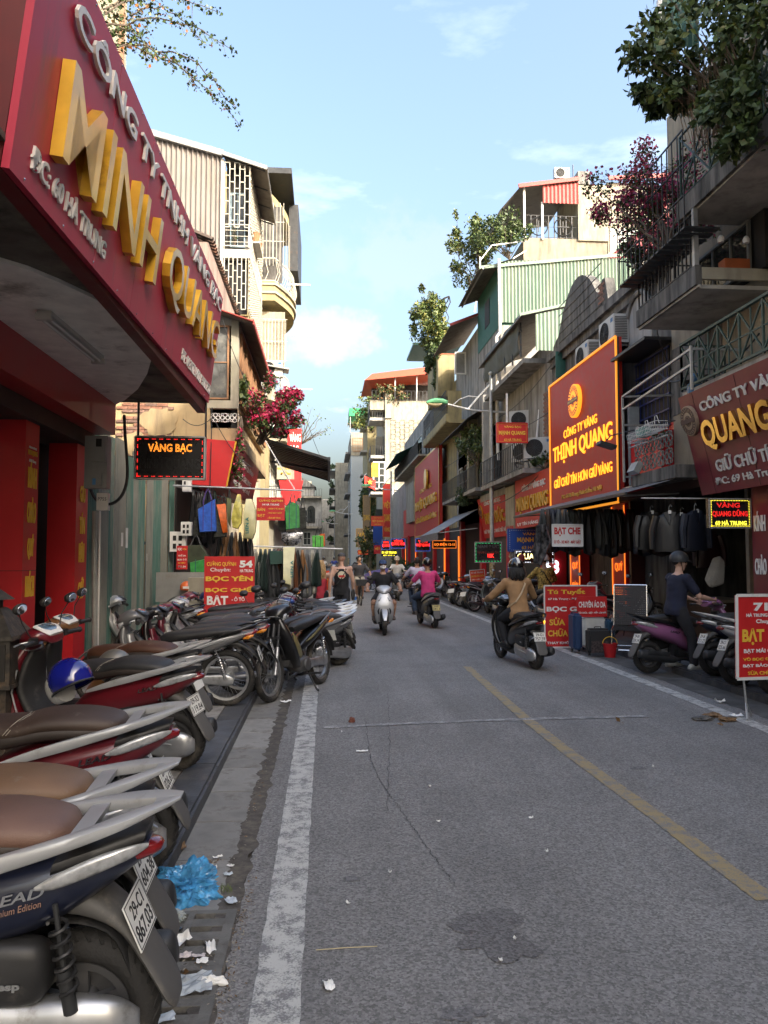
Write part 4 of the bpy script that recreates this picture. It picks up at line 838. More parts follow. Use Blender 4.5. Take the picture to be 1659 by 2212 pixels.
def wire(name_label, pts, r=.006, sag=.15, mat=None, group='cables'):
 P = []
 for i in range(len(pts) - 1):
  a, b = V(pts[i]), V(pts[i + 1])
  for k in range(8): t = k / 8; P.append(a.lerp(b, t) - V((0, 0, sag * 4 * t * (1 - t))))
 P.append(V(pts[-1])); c = V(P[0])
 o = MB().tube([p - c for p in P], r, 5).obj('cable', mat or blackpl, None, True); o.location = c; return tag(o, name_label, 'cable', group)
# ================================================================ left side of the street
XL = -3.0
# ---- shop 60 : mass, beam, columns, door
H60 = thing('shop_house', 'gold shop house number 60 with a dark red ground floor under the big crimson sign', 'building', (-3, 5, 0)); o60 = V(H60.location)
def w60(a, b, m, name='wall', **k): a, b = V(a) - o60, V(b) - o60; return MB().b2(a, b).obj(name, m, H60, **k)
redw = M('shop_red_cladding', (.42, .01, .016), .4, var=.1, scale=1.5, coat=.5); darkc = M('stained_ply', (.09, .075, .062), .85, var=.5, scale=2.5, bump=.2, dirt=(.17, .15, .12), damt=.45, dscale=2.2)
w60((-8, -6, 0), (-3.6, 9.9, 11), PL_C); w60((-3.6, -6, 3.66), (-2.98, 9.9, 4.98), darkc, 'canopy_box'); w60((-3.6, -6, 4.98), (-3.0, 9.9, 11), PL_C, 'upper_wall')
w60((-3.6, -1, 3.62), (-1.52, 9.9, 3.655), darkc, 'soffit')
pts = [(0, 560), (60, 578), (130, 607), (200, 640), (262, 675), (305, 710), (325, 745), (328, 770), (318, 805), (298, 838), (270, 862), (250, 872)]
pp = [onz(x, y, 3.605) for x, y in pts]; poly = [(p.x - o60.x, p.y - o60.y) for p in pp] + [(-3.5 - o60.x, pp[-1].y - o60.y), (-3.5 - o60.x, 1 - o60.y), (-1.9 - o60.x, 1 - o60.y)]
MB().prism(poly, 3.592, 3.618, 'z').obj('ceiling_panel', M('ceiling_white', (.8, .78, .73), .7, var=.1, dirt=(.2, .18, .15), damt=.2, dscale=2), H60)
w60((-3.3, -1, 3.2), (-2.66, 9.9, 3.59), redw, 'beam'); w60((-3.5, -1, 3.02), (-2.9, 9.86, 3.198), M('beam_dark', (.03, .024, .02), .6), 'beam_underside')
colA = w60((-3.36, 7.83, .1), (-2.97, 8.19, 3.02), REDP, 'column'); colB = w60((-3.3, 9.42, .1), (-2.97, 9.86, 3.02), REDP, 'column')
w60((-3.362, 7.826, 1.52), (-2.966, 8.192, 1.526), M('panel_joint', (.05, .01, .01), .5), 'panel_joint'); w60((-3.362, 7.826, .92), (-2.966, 8.192, .926), MC['panel_joint'], 'panel_joint')
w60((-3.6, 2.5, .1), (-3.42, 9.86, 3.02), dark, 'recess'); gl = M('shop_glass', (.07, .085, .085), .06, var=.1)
w60((-3.4, 8.22, .12), (-3.37, 9.0, 1.5), M('grey_door_glass', (.1, .115, .12), .2), 'door'); w60((-3.36, 8.22, 1.44), (-3.33, 9.0, 1.5), steel, 'door_rail'); w60((-3.36, 8.22, .86), (-3.33, 9.0, .92), steel, 'door_rail'); w60((-3.36, 9.0, .12), (-3.33, 9.05, 3.0), darksteel, 'door_frame')
w60((-3.4, 4, .12), (-3.37, 7.8, 2.9), gl, 'shop_window'); w60((-3.36, 7.76, .12), (-3.32, 7.82, 3.0), M('door_frame_grey', (.13, .15, .14), .5), 'door_frame')
for s, y in (('KÍNH', 1027), ('CHÀO', 1102), ('QUÝ', 1181), ('KHÁCH', 1261)):
 z = at(85, y, 8.0).z; letters(s, V((-2.966, 8.01, z)) - o60, frame(*LEFT), .22 if s != 'QUÝ' else .16, .26, YTX, .008, .03, H60)
for s, y in (('GIỮ', 1062), ('TÍN', 1130), ('HƠN', 1192), ('GIỮ', 1270)):
 z = at(190, y, 9.6).z; letters(s, V((-2.966, 9.64, z)) - o60, frame(*LEFT), .2, .26, YTX, .008, .03, H60)
letters('CÔNG TY TNHH VÀNG BẠC', V((-2.966, 8.01, at(88, 968, 8).z)) - o60, frame(*LEFT), .2, .03, WTX, .004, .02, H60); letters('MINH QUANG', V((-2.966, 8.01, at(88, 980, 8).z)) - o60, frame(*LEFT), .24, .06, GOLD, .006, .02, H60); letters('60 Hà Trung', V((-2.966, 8.01, at(88, 997, 8).z)) - o60, frame(*LEFT), .18, .04, WTX, .004, .02, H60)
board('door_notice', 'small red notice with yellow print stuck on the dark glass door of shop 60', 'notice', (-3.362, 8.3, 1.28), LEFT, .2, .24, BRD, [('VÀNG BẠC', .5, .75, .8, .16, YTX), ('MỜI VÀO', .5, .5, .8, .14, YTX), ('MINH QUANG', .5, .25, .8, .14, YTX)], .004)
w60((-3.0, 9.5, 4.98), (-2.62, 9.9, 11), PL_C, 'pilaster'); w60((-3.0, 9.46, 6.4), (-2.56, 9.94, 6.6), PL_B, 'pilaster_band'); w60((-2.99, 9.52, 6.65), (-2.56, 9.58, 9.2), M('pilaster_terracotta', (.36, .2, .12), .8), 'pilaster_inset')
w60((-3.0, -4, 4.985), (-2.0, 9.45, 5.1), PL_B, 'balcony_slab')
mb = MB()
for k in range(5): mb.tube([V((-2.75 + .0, 9.3, 6.5 - k * .22)) - o60 + V((.16 * cos(q), .02, .16 * sin(q))) for q in [pi * j / 10 - pi / 2 for j in range(11)]], .015, 5)
mb.obj('scroll_ornament', white, H60)
# crimson sign: five panels, three rows of letters
k = .884; SO = V((-1.5, 3.66, 3.49)); vs_ = V((.17, 0, 1.35)); W60 = 6.24; h60 = vs_.length; fr = frame((0, 1, .022), vs_)
S60 = thing('shop_sign', 'huge crimson sign leaning over the left pavement with gold block letters MINH QUANG', 'sign', SO);
cuts = [0, .21, .36, .535, .745, W60 / W60]
for a, b in zip(cuts, cuts[1:]):
 MB().add([fr @ V(p) for z in (-.04, 0) for p in ((a * W60 + .003, 0, z), (b * W60 - .003, 0, z), (b * W60 - .003, h60, z), (a * W60 + .003, h60, z))], [(3, 2, 1, 0), (4, 5, 6, 7), (0, 1, 5, 4), (1, 2, 6, 5), (2, 3, 7, 6), (3, 0, 4, 7)]).obj('panel', SGN, S60, False)
b1, b2_ = fr @ V((0, 0, -.045)), fr @ V((0, h60, -.045)); MB().prism([(b1.x, b1.z), (b2_.x, b2_.z), (-.14, b2_.z), (-.14, b1.z)], .0, W60 - .002, 'y').obj('box', M('sign_side_red', (.1, .004, .006), .5), S60)
rng_s = [('C', 0)]
fr2 = frame((0, 1, .045), vs_); letters('CÔNG TY TNHH VÀNG BẠC', fr @ V((.525 * W60, .855 * h60, .002)), fr2, .91 * W60, .24, WLET, .02, .015, S60)
mb = MB()
for s, u0, u1 in (('MINH', .065, .42), ('QUANG', .48, .955)): letters(s, fr @ V(((u0 + u1) / 2 * W60, (.385 + .12 * (u0 + u1) / 2) * h60, .0)), fr2, (u1 - u0) * W60, .52, GOLD, .07, .004, S60)
letters('ĐC: 60 HÀ TRUNG', fr @ V((.135 * W60, .13 * h60, .0)), fr, .205 * W60, .14, WLET, .015, .012, S60)
letters('ĐT: 04.3972.1472 / 3972.7572', fr @ V((.835 * W60, .115 * h60, .0)), fr, .31 * W60, .12, WLET, .012, .01, S60)
rv = MB()
for i in range(11):
 for y in (.02, .98): rv.sphere(fr @ V(((i + .3) / 11 * W60, y * h60, 0)), .008, 6, 4)
rv.obj('rivet', chrome, S60)
# fluorescent fitting under the soffit
a, b = onz(95, 682, 3.55), onz(212, 778, 3.55); L1 = thing('tube_light', 'unlit twin fluorescent tube on the soffit beneath the MINH QUANG sign', 'lamp', a); d = b - a; c0 = V((0, 0, 0))
MB().bar(c0 + V((0, 0, .03)), d + V((0, 0, .03)), .11, .045).obj('housing', M('lamp_housing', (.5, .49, .45), .5), L1)
for s in (-.03, .03): MB().tube([c0 + V((s, .05, -.015)), d + V((s, -.05, -.015))], .013, 8).obj('tube', M('tube_glass', (.7, .7, .68), .2, var=0), L1)
for p in (c0, d): MB().box(p + V((0, 0, -.01)), (.12, .05, .05)).obj('end_cap', M('lamp_housing', (.5, .49, .45)), L1)
# LED board hanging from the sign's far end
LD = thing('led_sign', 'black LED board glowing VÀNG BẠC over unlit MINH QUANG below the crimson sign', 'sign', (-1.955, 9.8, 2.905)); fl = frame(*FRONT)
MB().b2((-.435, .0, -.265), (.435, .1, .265)).obj('panel', BKB, LD); mb = MB()
for a, b in (((-.43, -.265), (.43, -.265)), ((.43, -.265), (.43, .265)), ((.43, .265), (-.43, .265)), ((-.43, .265), (-.43, -.265))): mb.bar((a[0], .03, a[1]), (b[0], .03, b[1]), .02, .1, up=V((0, 1, 0)))
mb.obj('frame', steel, LD); LEO = emis('led_orange', (1, .3, .03), .9); LER = emis('led_red', (1, .025, .02), .7); LEY = emis('led_yellow', (.95, .8, .05), .6); LEW = emis('led_white', (.85, .9, 1), .7); LEG = emis('led_green', (.05, .8, .25), .5); LEB = emis('led_blue', (.1, .2, 1), .6)
letters('VÀNG BẠC', (0, -.004, .125), fl, .54, .15, LEO, .003, 0, LD, outline=.014); letters('MINH QUANG', (0, -.004, -.085), fl, .74, .14, M('unlit_led', (.09, .09, .09)), .003, 0, LD, outline=.006)
def dots(T, w_, h_, m, pitch=.03, r=.005, y=-.004, gap=None, fr_=None):
 mb = MB(); fr_ = fr_ or fl; per = [(x, sz * h_ / 2) for sz in (-1, 1) for x in [-w_ / 2 + i * pitch for i in range(int(w_ / pitch) + 1)]] + [(sx * w_ / 2, z) for sx in (-1, 1) for z in [-h_ / 2 + i * pitch for i in range(int(h_ / pitch) + 1)]]
 for i, (a, b) in enumerate(per):
  if gap and (i % gap[0]) >= gap[1]: continue
  q = fr_ @ V((a, b, .004)); n_ = fr_ @ V((0, 0, .004)); u_ = fr_ @ V((r, 0, 0)); v_ = fr_ @ V((0, r, 0)); mb.add([q - u_ - v_, q + u_ - v_, q + u_ + v_, q - u_ + v_, q - u_ - v_ + n_, q + u_ - v_ + n_, q + u_ + v_ + n_, q - u_ + v_ + n_], [(4, 5, 6, 7), (0, 1, 5, 4), (1, 2, 6, 5), (2, 3, 7, 6), (3, 0, 4, 7)])
 return mb.obj('dot', m, T, fix=False)
dots(LD, .8, .47, LER, .018, .004, gap=(5, 3))
MB().tube([(-.41, .05, .26), (-.41, .05, .76)], .015, 6).tube([(.43, .05, .26), (.43, .05, .74)], .013, 6).obj('hanger', darksteel, LD)
# meters, conduits, looping cable
mt = M('meter_casing', (.3, .31, .3), .45, var=.06, dirt=(.18, .17, .15), damt=.2, dscale=4); a = at(184, 1055, 9.35); b = at(235, 943, 9.35)
MT = thing('electric_meter', 'grey electricity meter case on the red column of shop 60', 'meter box', (a.x, 9.3, a.z)); ww, hh = b.x - a.x, b.z - a.z
MB().b2((0, 0, 0), (ww, .16, hh)).obj('case', mt, MT); MB().b2((ww * .3, -.05, hh * .5), (ww * .97, 0, hh * .97)).obj('cover', mt, MT); MB().b2((ww * .28, -.03, .02), (ww * .8, 0, hh * .28)).obj('breaker_cover', mt, MT)
MB().b2((ww * .55, -.056, hh * .78), (ww * .8, -.05, hh * .93)).obj('display', dark, MT); MB().b2((ww * .4, -.034, hh * .06), (ww * .55, -.03, hh * .18)).obj('sticker', M('sticker_blue', (.1, .3, .6)), MT)
a = at(208, 1102, 9.5); b = at(233, 1065, 9.5); MT = thing('junction_box', 'small white junction box lettered P755 under the grey meter', 'junction box', (a.x, 9.5, a.z)); MB().b2((0, 0, 0), (b.x - a.x, .1, b.z - a.z)).obj('case', white, MT); letters('P755', ((b.x - a.x) / 2, -.002, (b.z - a.z) * .65), fl, .1, .04, inkm, .002, .0, MT)
cp = [at(x, y, 9.55) for x, y in ((196, 1057), (203, 1078), (225, 1092), (250, 1088), (268, 1066), (277, 1035), (274, 985), (269, 930), (268, 880))]; c = cp[0].copy(); P = []
for i in range(len(cp) - 1): P += [cp[i].lerp(cp[i + 1], t / 3) for t in range(3)]
for _ in range(3): P = [P[0]] + [(P[i - 1] + P[i] + P[i + 1]) / 3 for i in range(1, len(P) - 1)] + [P[-1]]
o = MB().tube([p - c for p in P], .019, 8).obj('cable', blackpl, None, True); o.location = c; tag(o, 'thick black cable looping from the grey meter up to the sign', 'cable')
a = at(205, 1104, 9.6); o = MB().tube([(0, 0, 0), (.01, -.02, -.5), (.03, -.02, -1.2), (.05, -.02, -a.z + .1)], .034, 10).obj('conduit', M('conduit_grey', (.26, .26, .25), .6, bump=.3, bscale=60), None, True); o.location = a; tag(o, 'ribbed grey conduit running down beside the red column', 'pipe')
o = MB().tube([(0, 0, 0), (.01, 0, -2.1)], .012, 6).obj('conduit', white, None, True); o.location = at(216, 1104, 9.7); tag(o, 'thin white conduit below the P755 box', 'pipe')
# stone lantern at the shop front
LN = thing('garden_lantern', 'dark metal lantern with a peaked lid standing before shop 60', 'lantern', (-2.47, 6.0, .1)); lm = M('lantern_metal', (.05, .045, .04), .6, .3, var=.4, scale=12, bump=.25, bscale=25, dirt=(.16, .11, .07), damt=.35, dscale=5)
MB().box((0, 0, .3), (.34, .34, .6)).obj('pedestal', lm, LN); MB().box((0, 0, .78), (.4, .4, .36)).b2((-.21, -.21, .6), (.21, .21, .63)).obj('chamber', lm, LN)
MB().lathe([(.31, .95), (.3, .98), (.12, 1.16), (.09, 1.18)], 4).obj('roof', lm, LN).rotation_euler = (0, 0, pi / 4)
MB().lathe([(.06, 1.15), (.06, 1.25), (.14, 1.24), (.02, 1.33), (0, 1.33)], 12).obj('finial', lm, LN)
for s in (-1, 1): MB().b2((s * .13 - .04, -.212, .66), (s * .13 + .04, -.2, .92)).obj('lantern_window', dark, LN)
# ---- corrugated fence round the empty lot
FN = thing('corrugated_fence', 'weathered green and grey corrugated fence beside shop 60', 'fence', (XL, 9.95, .1)); y = 0; rnd = random.Random(3)
fg = M('fence_green', (.07, .16, .13), .55, .1, var=.15, scale=3, dirt=(.24, .24, .2), damt=.42, dscale=1.1, streak=True); fgy = M('fence_grey', (.24, .235, .2), .6, .2, var=.12, scale=3, dirt=(.08, .12, .1), damt=.3, dscale=1.1, streak=True)
for i, (w_, m_, h_) in enumerate(((.45, fg, 3.2), (.5, fgy, 3.32), (.28, fg, 3.25), (.62, fgy, 3.28), (.42, fg, 3.1), (.4, fgy, 3.22), (.5, fg, 3.15), (.5, fgy, 3.2), (.75, fg, 3.1), (.6, fgy, 3.15), (.5, fg, 3.1))):
 if i == 4: y += .05
 sheet('metal_sheet', FN, (rnd.uniform(-.015, .02), y, 0), (0, 1, 0), (0, 0, 1), w_, h_, m_, .075, .009, square=True); y += w_ - .012
mb = MB();
for z in (.5, 1.8, 3.0): mb.bar((-.06, 0, z), (-.06, 5.2, z), .05)
for yy in (0, 1.3, 2.6, 3.9, 5.2): mb.bar((-.11, yy, 0), (-.11, yy, 3.1), .05)
mb.obj('fence_frame', darksteel, FN)
for y_, z_, w_, h_ in ((1.6, 1.72, .1, .2), (1.85, 1.7, .12, .3), (3.2, 1.5, .1, .12)): MB().b2((.012, y_, z_), (.016, y_ + w_, z_ + h_)).obj('paper_notice', M('notice_paper', (.55, .53, .48), .8, var=.15), FN)
# ---- L2: ochre house with overhanging upper floor, brick party wall
H2 = thing('ochre_house', 'old ochre plastered house with a window, brick party wall and breeze blocks behind the fence', 'building', (-3, 15.3, 0)); o2 = V(H2.location)
def w2(a, b, m, name='wall'): a, b = V(a) - o2, V(b) - o2; return MB().b2(a, b).obj(name, m, H2)
w2((-9, 15.36, 0), (-3.02, 24, 6.6), PL_Y); w2((-3.0, 15.36, 3.95), (-1.75, 22.6, 4.22), PL_Y, 'floor_slab'); w2((-3.02, 15.36, 4.62), (-2.56, 15.5, 6.6), PL_Y); w2((-3.0, 15.5, 4.22), (-1.9, 22.6, 4.7), PL_Y)
w2((-3.02, 15.36, 4.22), (-2.3, 15.5, 4.62), PL_Y); w2((-2.56, 15.36, 4.62), (-1.75, 15.5, 4.78), PL_C, 'sill'); w2((-1.9, 15.36, 4.78), (-1.75, 15.5, 6.45), PL_C, 'corner_post'); w2((-2.56, 15.42, 6.3), (-1.75, 22.6, 6.5), PL_W, 'lintel')
bricks(H2, (-8.0, 15.355, .1), FRONT, 4.98, 4.6, BR, skip=.02, lim=10) if False else None
bricks(H2, (-4.1, 15.345, 3.1), FRONT, 1.1, 1.62, BR, skip=.06, lim=300)
w2((-4.15, 15.345, 4.75), (-3.0, 15.362, 5.5), PL_Y, 'render_patch'); blob('render_patch', (0, 0), .001, .001, -.5, PL_Y, 3) if False else None
pl = MB(); rr = random.Random(5)
for cx, cz, rx, rz in ((-3.3, 4.35, .38, .28), (-3.75, 3.9, .3, .25), (-3.1, 3.75, .22, .35)):
 n = 22; pts = [(cx + rx * cos(2 * pi * i / n) * rr.uniform(.75, 1.15), cz + rz * sin(2 * pi * i / n) * rr.uniform(.75, 1.15)) for i in range(n)]
 pl.prism([(x - o2.x, z) for x, z in pts], 15.318 - o2.y, 15.334 - o2.y, 'y')
pl.obj('plaster_patch', PL_Y, H2)
# window with brown wooden frame
window(H2, V((-2.54, 15.4, 4.8)) - o2, FRONT, .60, 1.5, M('window_wood', (.3, .15, .07), .6, var=.2), M('wired_glass', (.1, .1, .095), .25, var=.3, scale=5, dirt=(.25, .24, .21), damt=.3, dscale=3), 1, 2, .035, .04)
# flower breeze blocks
def flower_block(T, c, s, m, fr_=None):
 mb = MB(); fr_ = fr_ or fl
 for a in range(4):
  q0 = a * pi / 2; pts = [V((cos(q0) * s * .25, sin(q0) * s * .25, 0)) + V((cos(q) * s * .2, sin(q) * s * .2, 0)) for q in [q0 + 2 * pi * j / 10 for j in range(11)]]
  mb.tube([V(c) + fr_ @ p for p in pts], s * .045, 5, False)
  pts = [V((cos(q0 + pi / 4) * s * .42, sin(q0 + pi / 4) * s * .42, 0)) + V((cos(q) * s * .11, sin(q) * s * .11, 0)) for q in [2 * pi * j / 8 for j in range(9)]]
  mb.tube([V(c) + fr_ @ p for p in pts], s * .035, 5, False)
 return mb.obj('breeze_block', m, T)
for i in range(3): flower_block(H2, V((-2.2 + i * .19, 15.42, 4.44)) - o2, .2, white)
for i in range(6): flower_block(H2, V((-2.15 + (i % 3) * .19, 15.42, 4.54 if i < 3 else 4.34)) - o2, .19, white) if False else None
w2((-2.3, 15.5, 4.22), (-1.76, 15.52, 4.62), dark, 'void'); w2((-1.76, 15.36, 4.22), (-1.745, 15.5, 4.62), PL_Y)
for y_ in range(6): window(H2, V((-1.78, 15.75 + y_ * 1.1, 4.8)) - o2, LEFT, .95, 1.45, M('window_wood', (.3, .15, .07)), glassd, 2, 2, .05, .06)
w2((-1.9, 15.5, 4.7), (-1.8, 22.6, 4.8), PL_Y)
# ground floor of 54 : dark interior
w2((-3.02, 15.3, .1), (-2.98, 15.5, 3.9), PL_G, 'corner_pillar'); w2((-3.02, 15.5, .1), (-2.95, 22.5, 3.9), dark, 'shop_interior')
# red metal awning over the street windows
RA = thing('metal_awning', 'red edged metal awning over the windows of the ochre house', 'awning', (-2.2, 15.1, 6.45)); sheet('metal_sheet', RA, (.75, 0, -.15), (0, 1, 0), (-1.35, 0, .42), 5.6, 1.6, TINU, .09, .012)
MB().b2((-.65, -.02, .22), (-.55, 5.6, .27)).bar((-.6, -.01, .3), (.76, -.01, -.15), .02, .12, up=V((0, 1, 0))).bar((.76, 0, -.15), (.76, 5.6, -.15), .03, .1).obj('fascia', TINR, RA)
# tiled roof above
TR = thing('tiled_roof', 'short weathered terracotta tile roof above the ochre house', 'roof', (-2.3, 15.5, 8.1)); tm = [M('roof_tile_%d' % i, c, .9, var=.25, dirt=(.05, .045, .04), damt=.5, dscale=6) for i, c in enumerate(((.22, .1, .06), (.16, .085, .055), (.1, .07, .055)))]
tl = [MB().lathe([(.07, 0), (.085, .26)], 6, ang=pi, ax='y').xf(Matrix.Rotation(pi / 2, 4, 'Z')).mesh('roof_tile', m) for m in tm]
for r_ in range(6):
 for c in range(34):
  o = link('roof_tile', tl[R.randrange(3)], TR, (-.02 - r_ * .2 + R.uniform(-.01, .01), c * .175, r_ * .085 - .02)); o.rotation_euler = (0, radians(20), 0)
MB().b2((-1.3, 0, -1.45), (-.1, 5.9, -.05)).obj('gable', PL_K, TR); MB().b2((-1.0, -.02, -.6), (-.35, 0, -.1)).obj('patch', PL_C, TR)
w2((-9, 15.7, 6.6), (-3.55, 21.5, 8.6), PL_G)
# ---- L3: tall house with corrugated side and white lattice bay
H3 = thing('lattice_house', 'tall cream house with grey brown corrugated side wall and white lattice window bay', 'building', (-3, 20, 0)); o3 = V(H3.location)
def w3(a, b, m, name='wall'): a, b = V(a) - o3, V(b) - o3; return MB().b2(a, b).obj(name, m, H3)
w3((-10, 20.2, 0), (-3.0, 27, 11.9), PL_B); sheet('corrugated_wall', H3, V((-5.0, 20.1, 6.5)) - o3, (1, 0, 0), (0, 0, 1), 2.22, 6.35, TINT, .13, .022, 5.75, square=True)
MB().bar(V((-5.05, 20.05, 12.92)) - o3, V((-2.74, 20.05, 12.32)) - o3, .14, .16).obj('roof_edge', TINX, H3); w3((-2.8, 20.05, 4.2), (-2.72, 20.4, 12.2), PL_W, 'corner_pillar')
def lat(par, O, uv, W, H, cell, rowh, m, r=.022):
 fr_ = frame(*uv); O = V(O); mb = MB(); n = max(1, round(W / cell)); k = max(1, round(H / rowh)); P = lambda a, b: O + fr_ @ V((a, b, 0)); nr = fr_ @ V((0, 0, 1))
 for i in range(n + 1): mb.bar(P(W * i / n, 0), P(W * i / n, H), r, r, up=nr)
 for i in range(n):
  for j in range(k + 1):
   z = H * (j + (.5 if i % 2 else 0)) / k
   if z <= H: mb.bar(P(W * i / n, z), P(W * (i + 1) / n, z), r, r, up=nr)
 return mb.obj('lattice', m, par)
WL = M('lattice_white', (.45, .43, .36), .6, var=.06, dirt=(.3, .22, .15), damt=.2, dscale=3)
lat(H3, V((-2.70, 20.05, 10.35)) - o3, FRONT, .66, 1.75, .13, .33, WL); w3((-2.72, 20.6, 9.8), (-2.08, 20.64, 12.2), M('dim_room', (.09, .085, .08), .8, var=.4, scale=3), 'inner_wall'); w3((-2.72, 20.1, 9.55), (-2.02, 24, 9.78), PL_W, 'floor_slab')
window(H3, V((-2.6, 20.55, 10.0)) - o3, FRONT, .4, 1.5, M('pale_blue_frame', (.3, .42, .5), .5), glassd, 2, 2, .03)
rail(H3, V((-2.7, 20.05, 9.8)) - o3, V((-2.05, 20.05, 9.8)) - o3, .62, .65, WL, .02, mid=(.25, .5, .75), name='railing'); rail(H3, V((-2.05, 20.05, 9.8)) - o3, V((-2.05, 24, 9.8)) - o3, .62, .3, WL, .015, mid=(.3, .6))
lat(H3, V((-2.68, 20.05, 8.15)) - o3, FRONT, .56, 1.38, .12, .36, WL); w3((-2.7, 20.3, 8.1), (-2.1, 20.34, 9.55), dark, 'inner_wall')
# street side lattice of small hollow blocks
mb = MB()
for iy in range(20):
 for iz in range(11): mb.b2(V((-2.06, 20.15 + iy * .2, 10.5 + iz * .15)) - o3, V((-2.02, 20.27 + iy * .2, 10.56 + iz * .15)) - o3); mb.b2(V((-2.06, 20.15 + iy * .2, 8.2 + iz * .125)) - o3, V((-2.02, 20.27 + iy * .2, 8.25 + iz * .125)) - o3)
mb.obj('block_screen', WL, H3, kind='stuff'); w3((-2.07, 20.1, 10.45), (-2.05, 24, 12.1), plaster('screen_cream', (.34, .3, .21)), 'screen_wall'); w3((-2.07, 20.1, 8.1), (-2.05, 24, 9.55), MC['plaster_screen_cream'], 'screen_wall')
w3((-2.07, 20.6, 4.2), (-2.04, 24, 8.1), PL_Y, 'lower_wall'); w3((-3.0, 20.4, 4.0), (-2.08, 24, 8.1), PL_Y, 'lower_wall')
CN = thing('metal_canopy', 'rusty corrugated canopy jutting from the top of the lattice house', 'canopy', (-2.75, 19.95, 12.3)); sheet('metal_sheet', CN, (0, 0, .05), (0, 1, 0), (1.15, 0, -.38), 3.5, 1.22, TINU, .12, .014)
MB().bar((0, 0, 0), (1.16, 0, -.36), .04, .1).bar((1.16, 0, -.36), (1.16, 3.5, -.36), .03, .05).obj('fascia', TINX, CN); mb = MB()
for y_ in (0.1, 1.2, 2.3, 3.4): mb.bar((0, y_, -.05), (1.1, y_, -.4), .03)
mb.obj('purlin', darksteel, CN)
pot = M('terracotta_pot', (.3, .13, .06), .8)
bush('potted_plant', 'bare shrub in a brown pot inside the white lattice bay', (-2.45, 20.3, 10.3), (.14, .14, .25), 60, .06, base=(-2.45, 20.3, 9.95), nc=6)
for i, (y_, m_) in enumerate(((21.2, pot), (21.9, pot))): o = MB().lathe([(0, 0), (.1, 0), (.14, .24), (.15, .26), (0, .24)], 12).obj('flower_pot', m_); o.location = (-2.0, y_, 10.42); tag(o, ['red flower pot', 'second red flower pot'][i] + ' on the rail outside the block screen of the lattice house', 'flower pot')
w3((-2.08, 21.1, 10.38), (-1.86, 22.2, 10.42), WL, 'shelf')
# ---- L4: house with curved balconies
H4 = thing('balcony_house', 'yellow house with curved balconies and white window cages on the left row', 'building', (-3, 27, 0)); o4 = V(H4.location)
def w4(a, b, m, name='wall'): a, b = V(a) - o4, V(b) - o4; return MB().b2(a, b).obj(name, m, H4)
w4((-10, 27, 0), (-2.55, 35, 15.4), PL_YE); w4((-2.6, 26.9, 0), (-2.3, 27.2, 15), PL_C, 'pilaster')
def curved(T, o_, x0, y0, y1, z0, z1, out, m, name='balcony', n=14):
 poly = [(x0 - o_.x, y0 - o_.y), (x0 + out * .55 - o_.x, y0 - o_.y)] + [(x0 + out * (.55 + .45 * sin(pi * i / n)) - o_.x, y0 + (y1 - y0) * i / n - o_.y) for i in range(1, n)] + [(x0 + out * .55 - o_.x, y1 - o_.y), (x0 - o_.x, y1 - o_.y)]
 return MB().prism(poly, z0, z1, 'z').obj(name, m, T)
def curvedrail(T, o_, x0, y0, y1, z, h, out, m, n=14, d=2, belly=.0):
 P = [V((x0, y0, z))] + [V((x0 + out * (.55 + .45 * sin(pi * i / n)), y0 + (y1 - y0) * i / n, z)) for i in range(n + 1)]; P = [p - o_ for p in P]; mb = MB()
 for a, b in zip(P, P[1:]):
  mb.bar(a + V((0, 0, h)), b + V((0, 0, h)), .05, .04); mb.bar(a + V((0, 0, .04)), b + V((0, 0, .04)), .03)
  for k in range(d * (2 if (b - a).length > .8 else 1)): q = a.lerp(b, k / (d * (2 if (b - a).length > .8 else 1))); mb.tube([q, q + V((belly, 0, h * .4)), q + V((0, 0, h))], .012, 4)
 return mb.obj('railing', m, T)
for zb, hh_ in ((10.75, .7), ):
 curved(H4, o4, -2.55, 27, 31.5, zb, zb + hh_, 1.3, PL_YE); curved(H4, o4, -2.55, 26.95, 31.55, zb + .25, zb + .33, 1.38, PL_C, 'moulding'); curved(H4, o4, -2.55, 26.95, 31.55, zb + .55, zb + .62, 1.38, PL_C, 'moulding')
curvedrail(H4, o4, -2.55, 27.05, 31.4, 11.45, .85, 1.28, WL, belly=.12)
curved(H4, o4, -2.55, 27, 31.4, 14.3, 14.6, 1.1, PL_YE); w4((-2.6, 26.6, 15.2), (-1.25, 33, 15.4), darksteel, 'eave'); w4((-1.45, 29, 12.6), (-1.1, 33, 15.2), darksteel, 'dark_screen')
mb = MB();
for i in range(9): x = -2.5 + i * .12; mb.bar(V((x, 27.0, 12.0)) - o4, V((x, 27.0, 14.3)) - o4, .015)
for z in (12.9, 13.6): mb.bar(V((-2.5, 27, z)) - o4, V((-1.5, 27, z)) - o4, .02)
for i in range(14): q = V((-2.55 + 1.15 * (.55 + .45 * sin(pi * i / 14)), 27 + 4.4 * i / 14, 12.3)) - o4; mb.bar(q, q + V((0, 0, 2)), .015)
mb.obj('window_cage', WL, H4); w4((-2.5, 27.3, 11.5), (-1.6, 27.34, 14.3), M('dim_room', (.09, .085, .08)), 'inner_wall')
for zb in (7.2,):
 curved(H4, o4, -2.55, 27, 31, zb, zb + .3, 1.15, PL_C); curvedrail(H4, o4, -2.55, 27.05, 31, zb + .3, .8, 1.12, WL, belly=.1)
mb = MB()
for i in range(8): x = -2.3 + i * .12; mb.bar(V((x, 27.4, 8.7)) - o4, V((x, 27.4, 10.2)) - o4, .015)
for z in (8.7, 9.4, 10.2): mb.bar(V((-2.3, 27.4, z)) - o4, V((-1.4, 27.4, z)) - o4, .02)
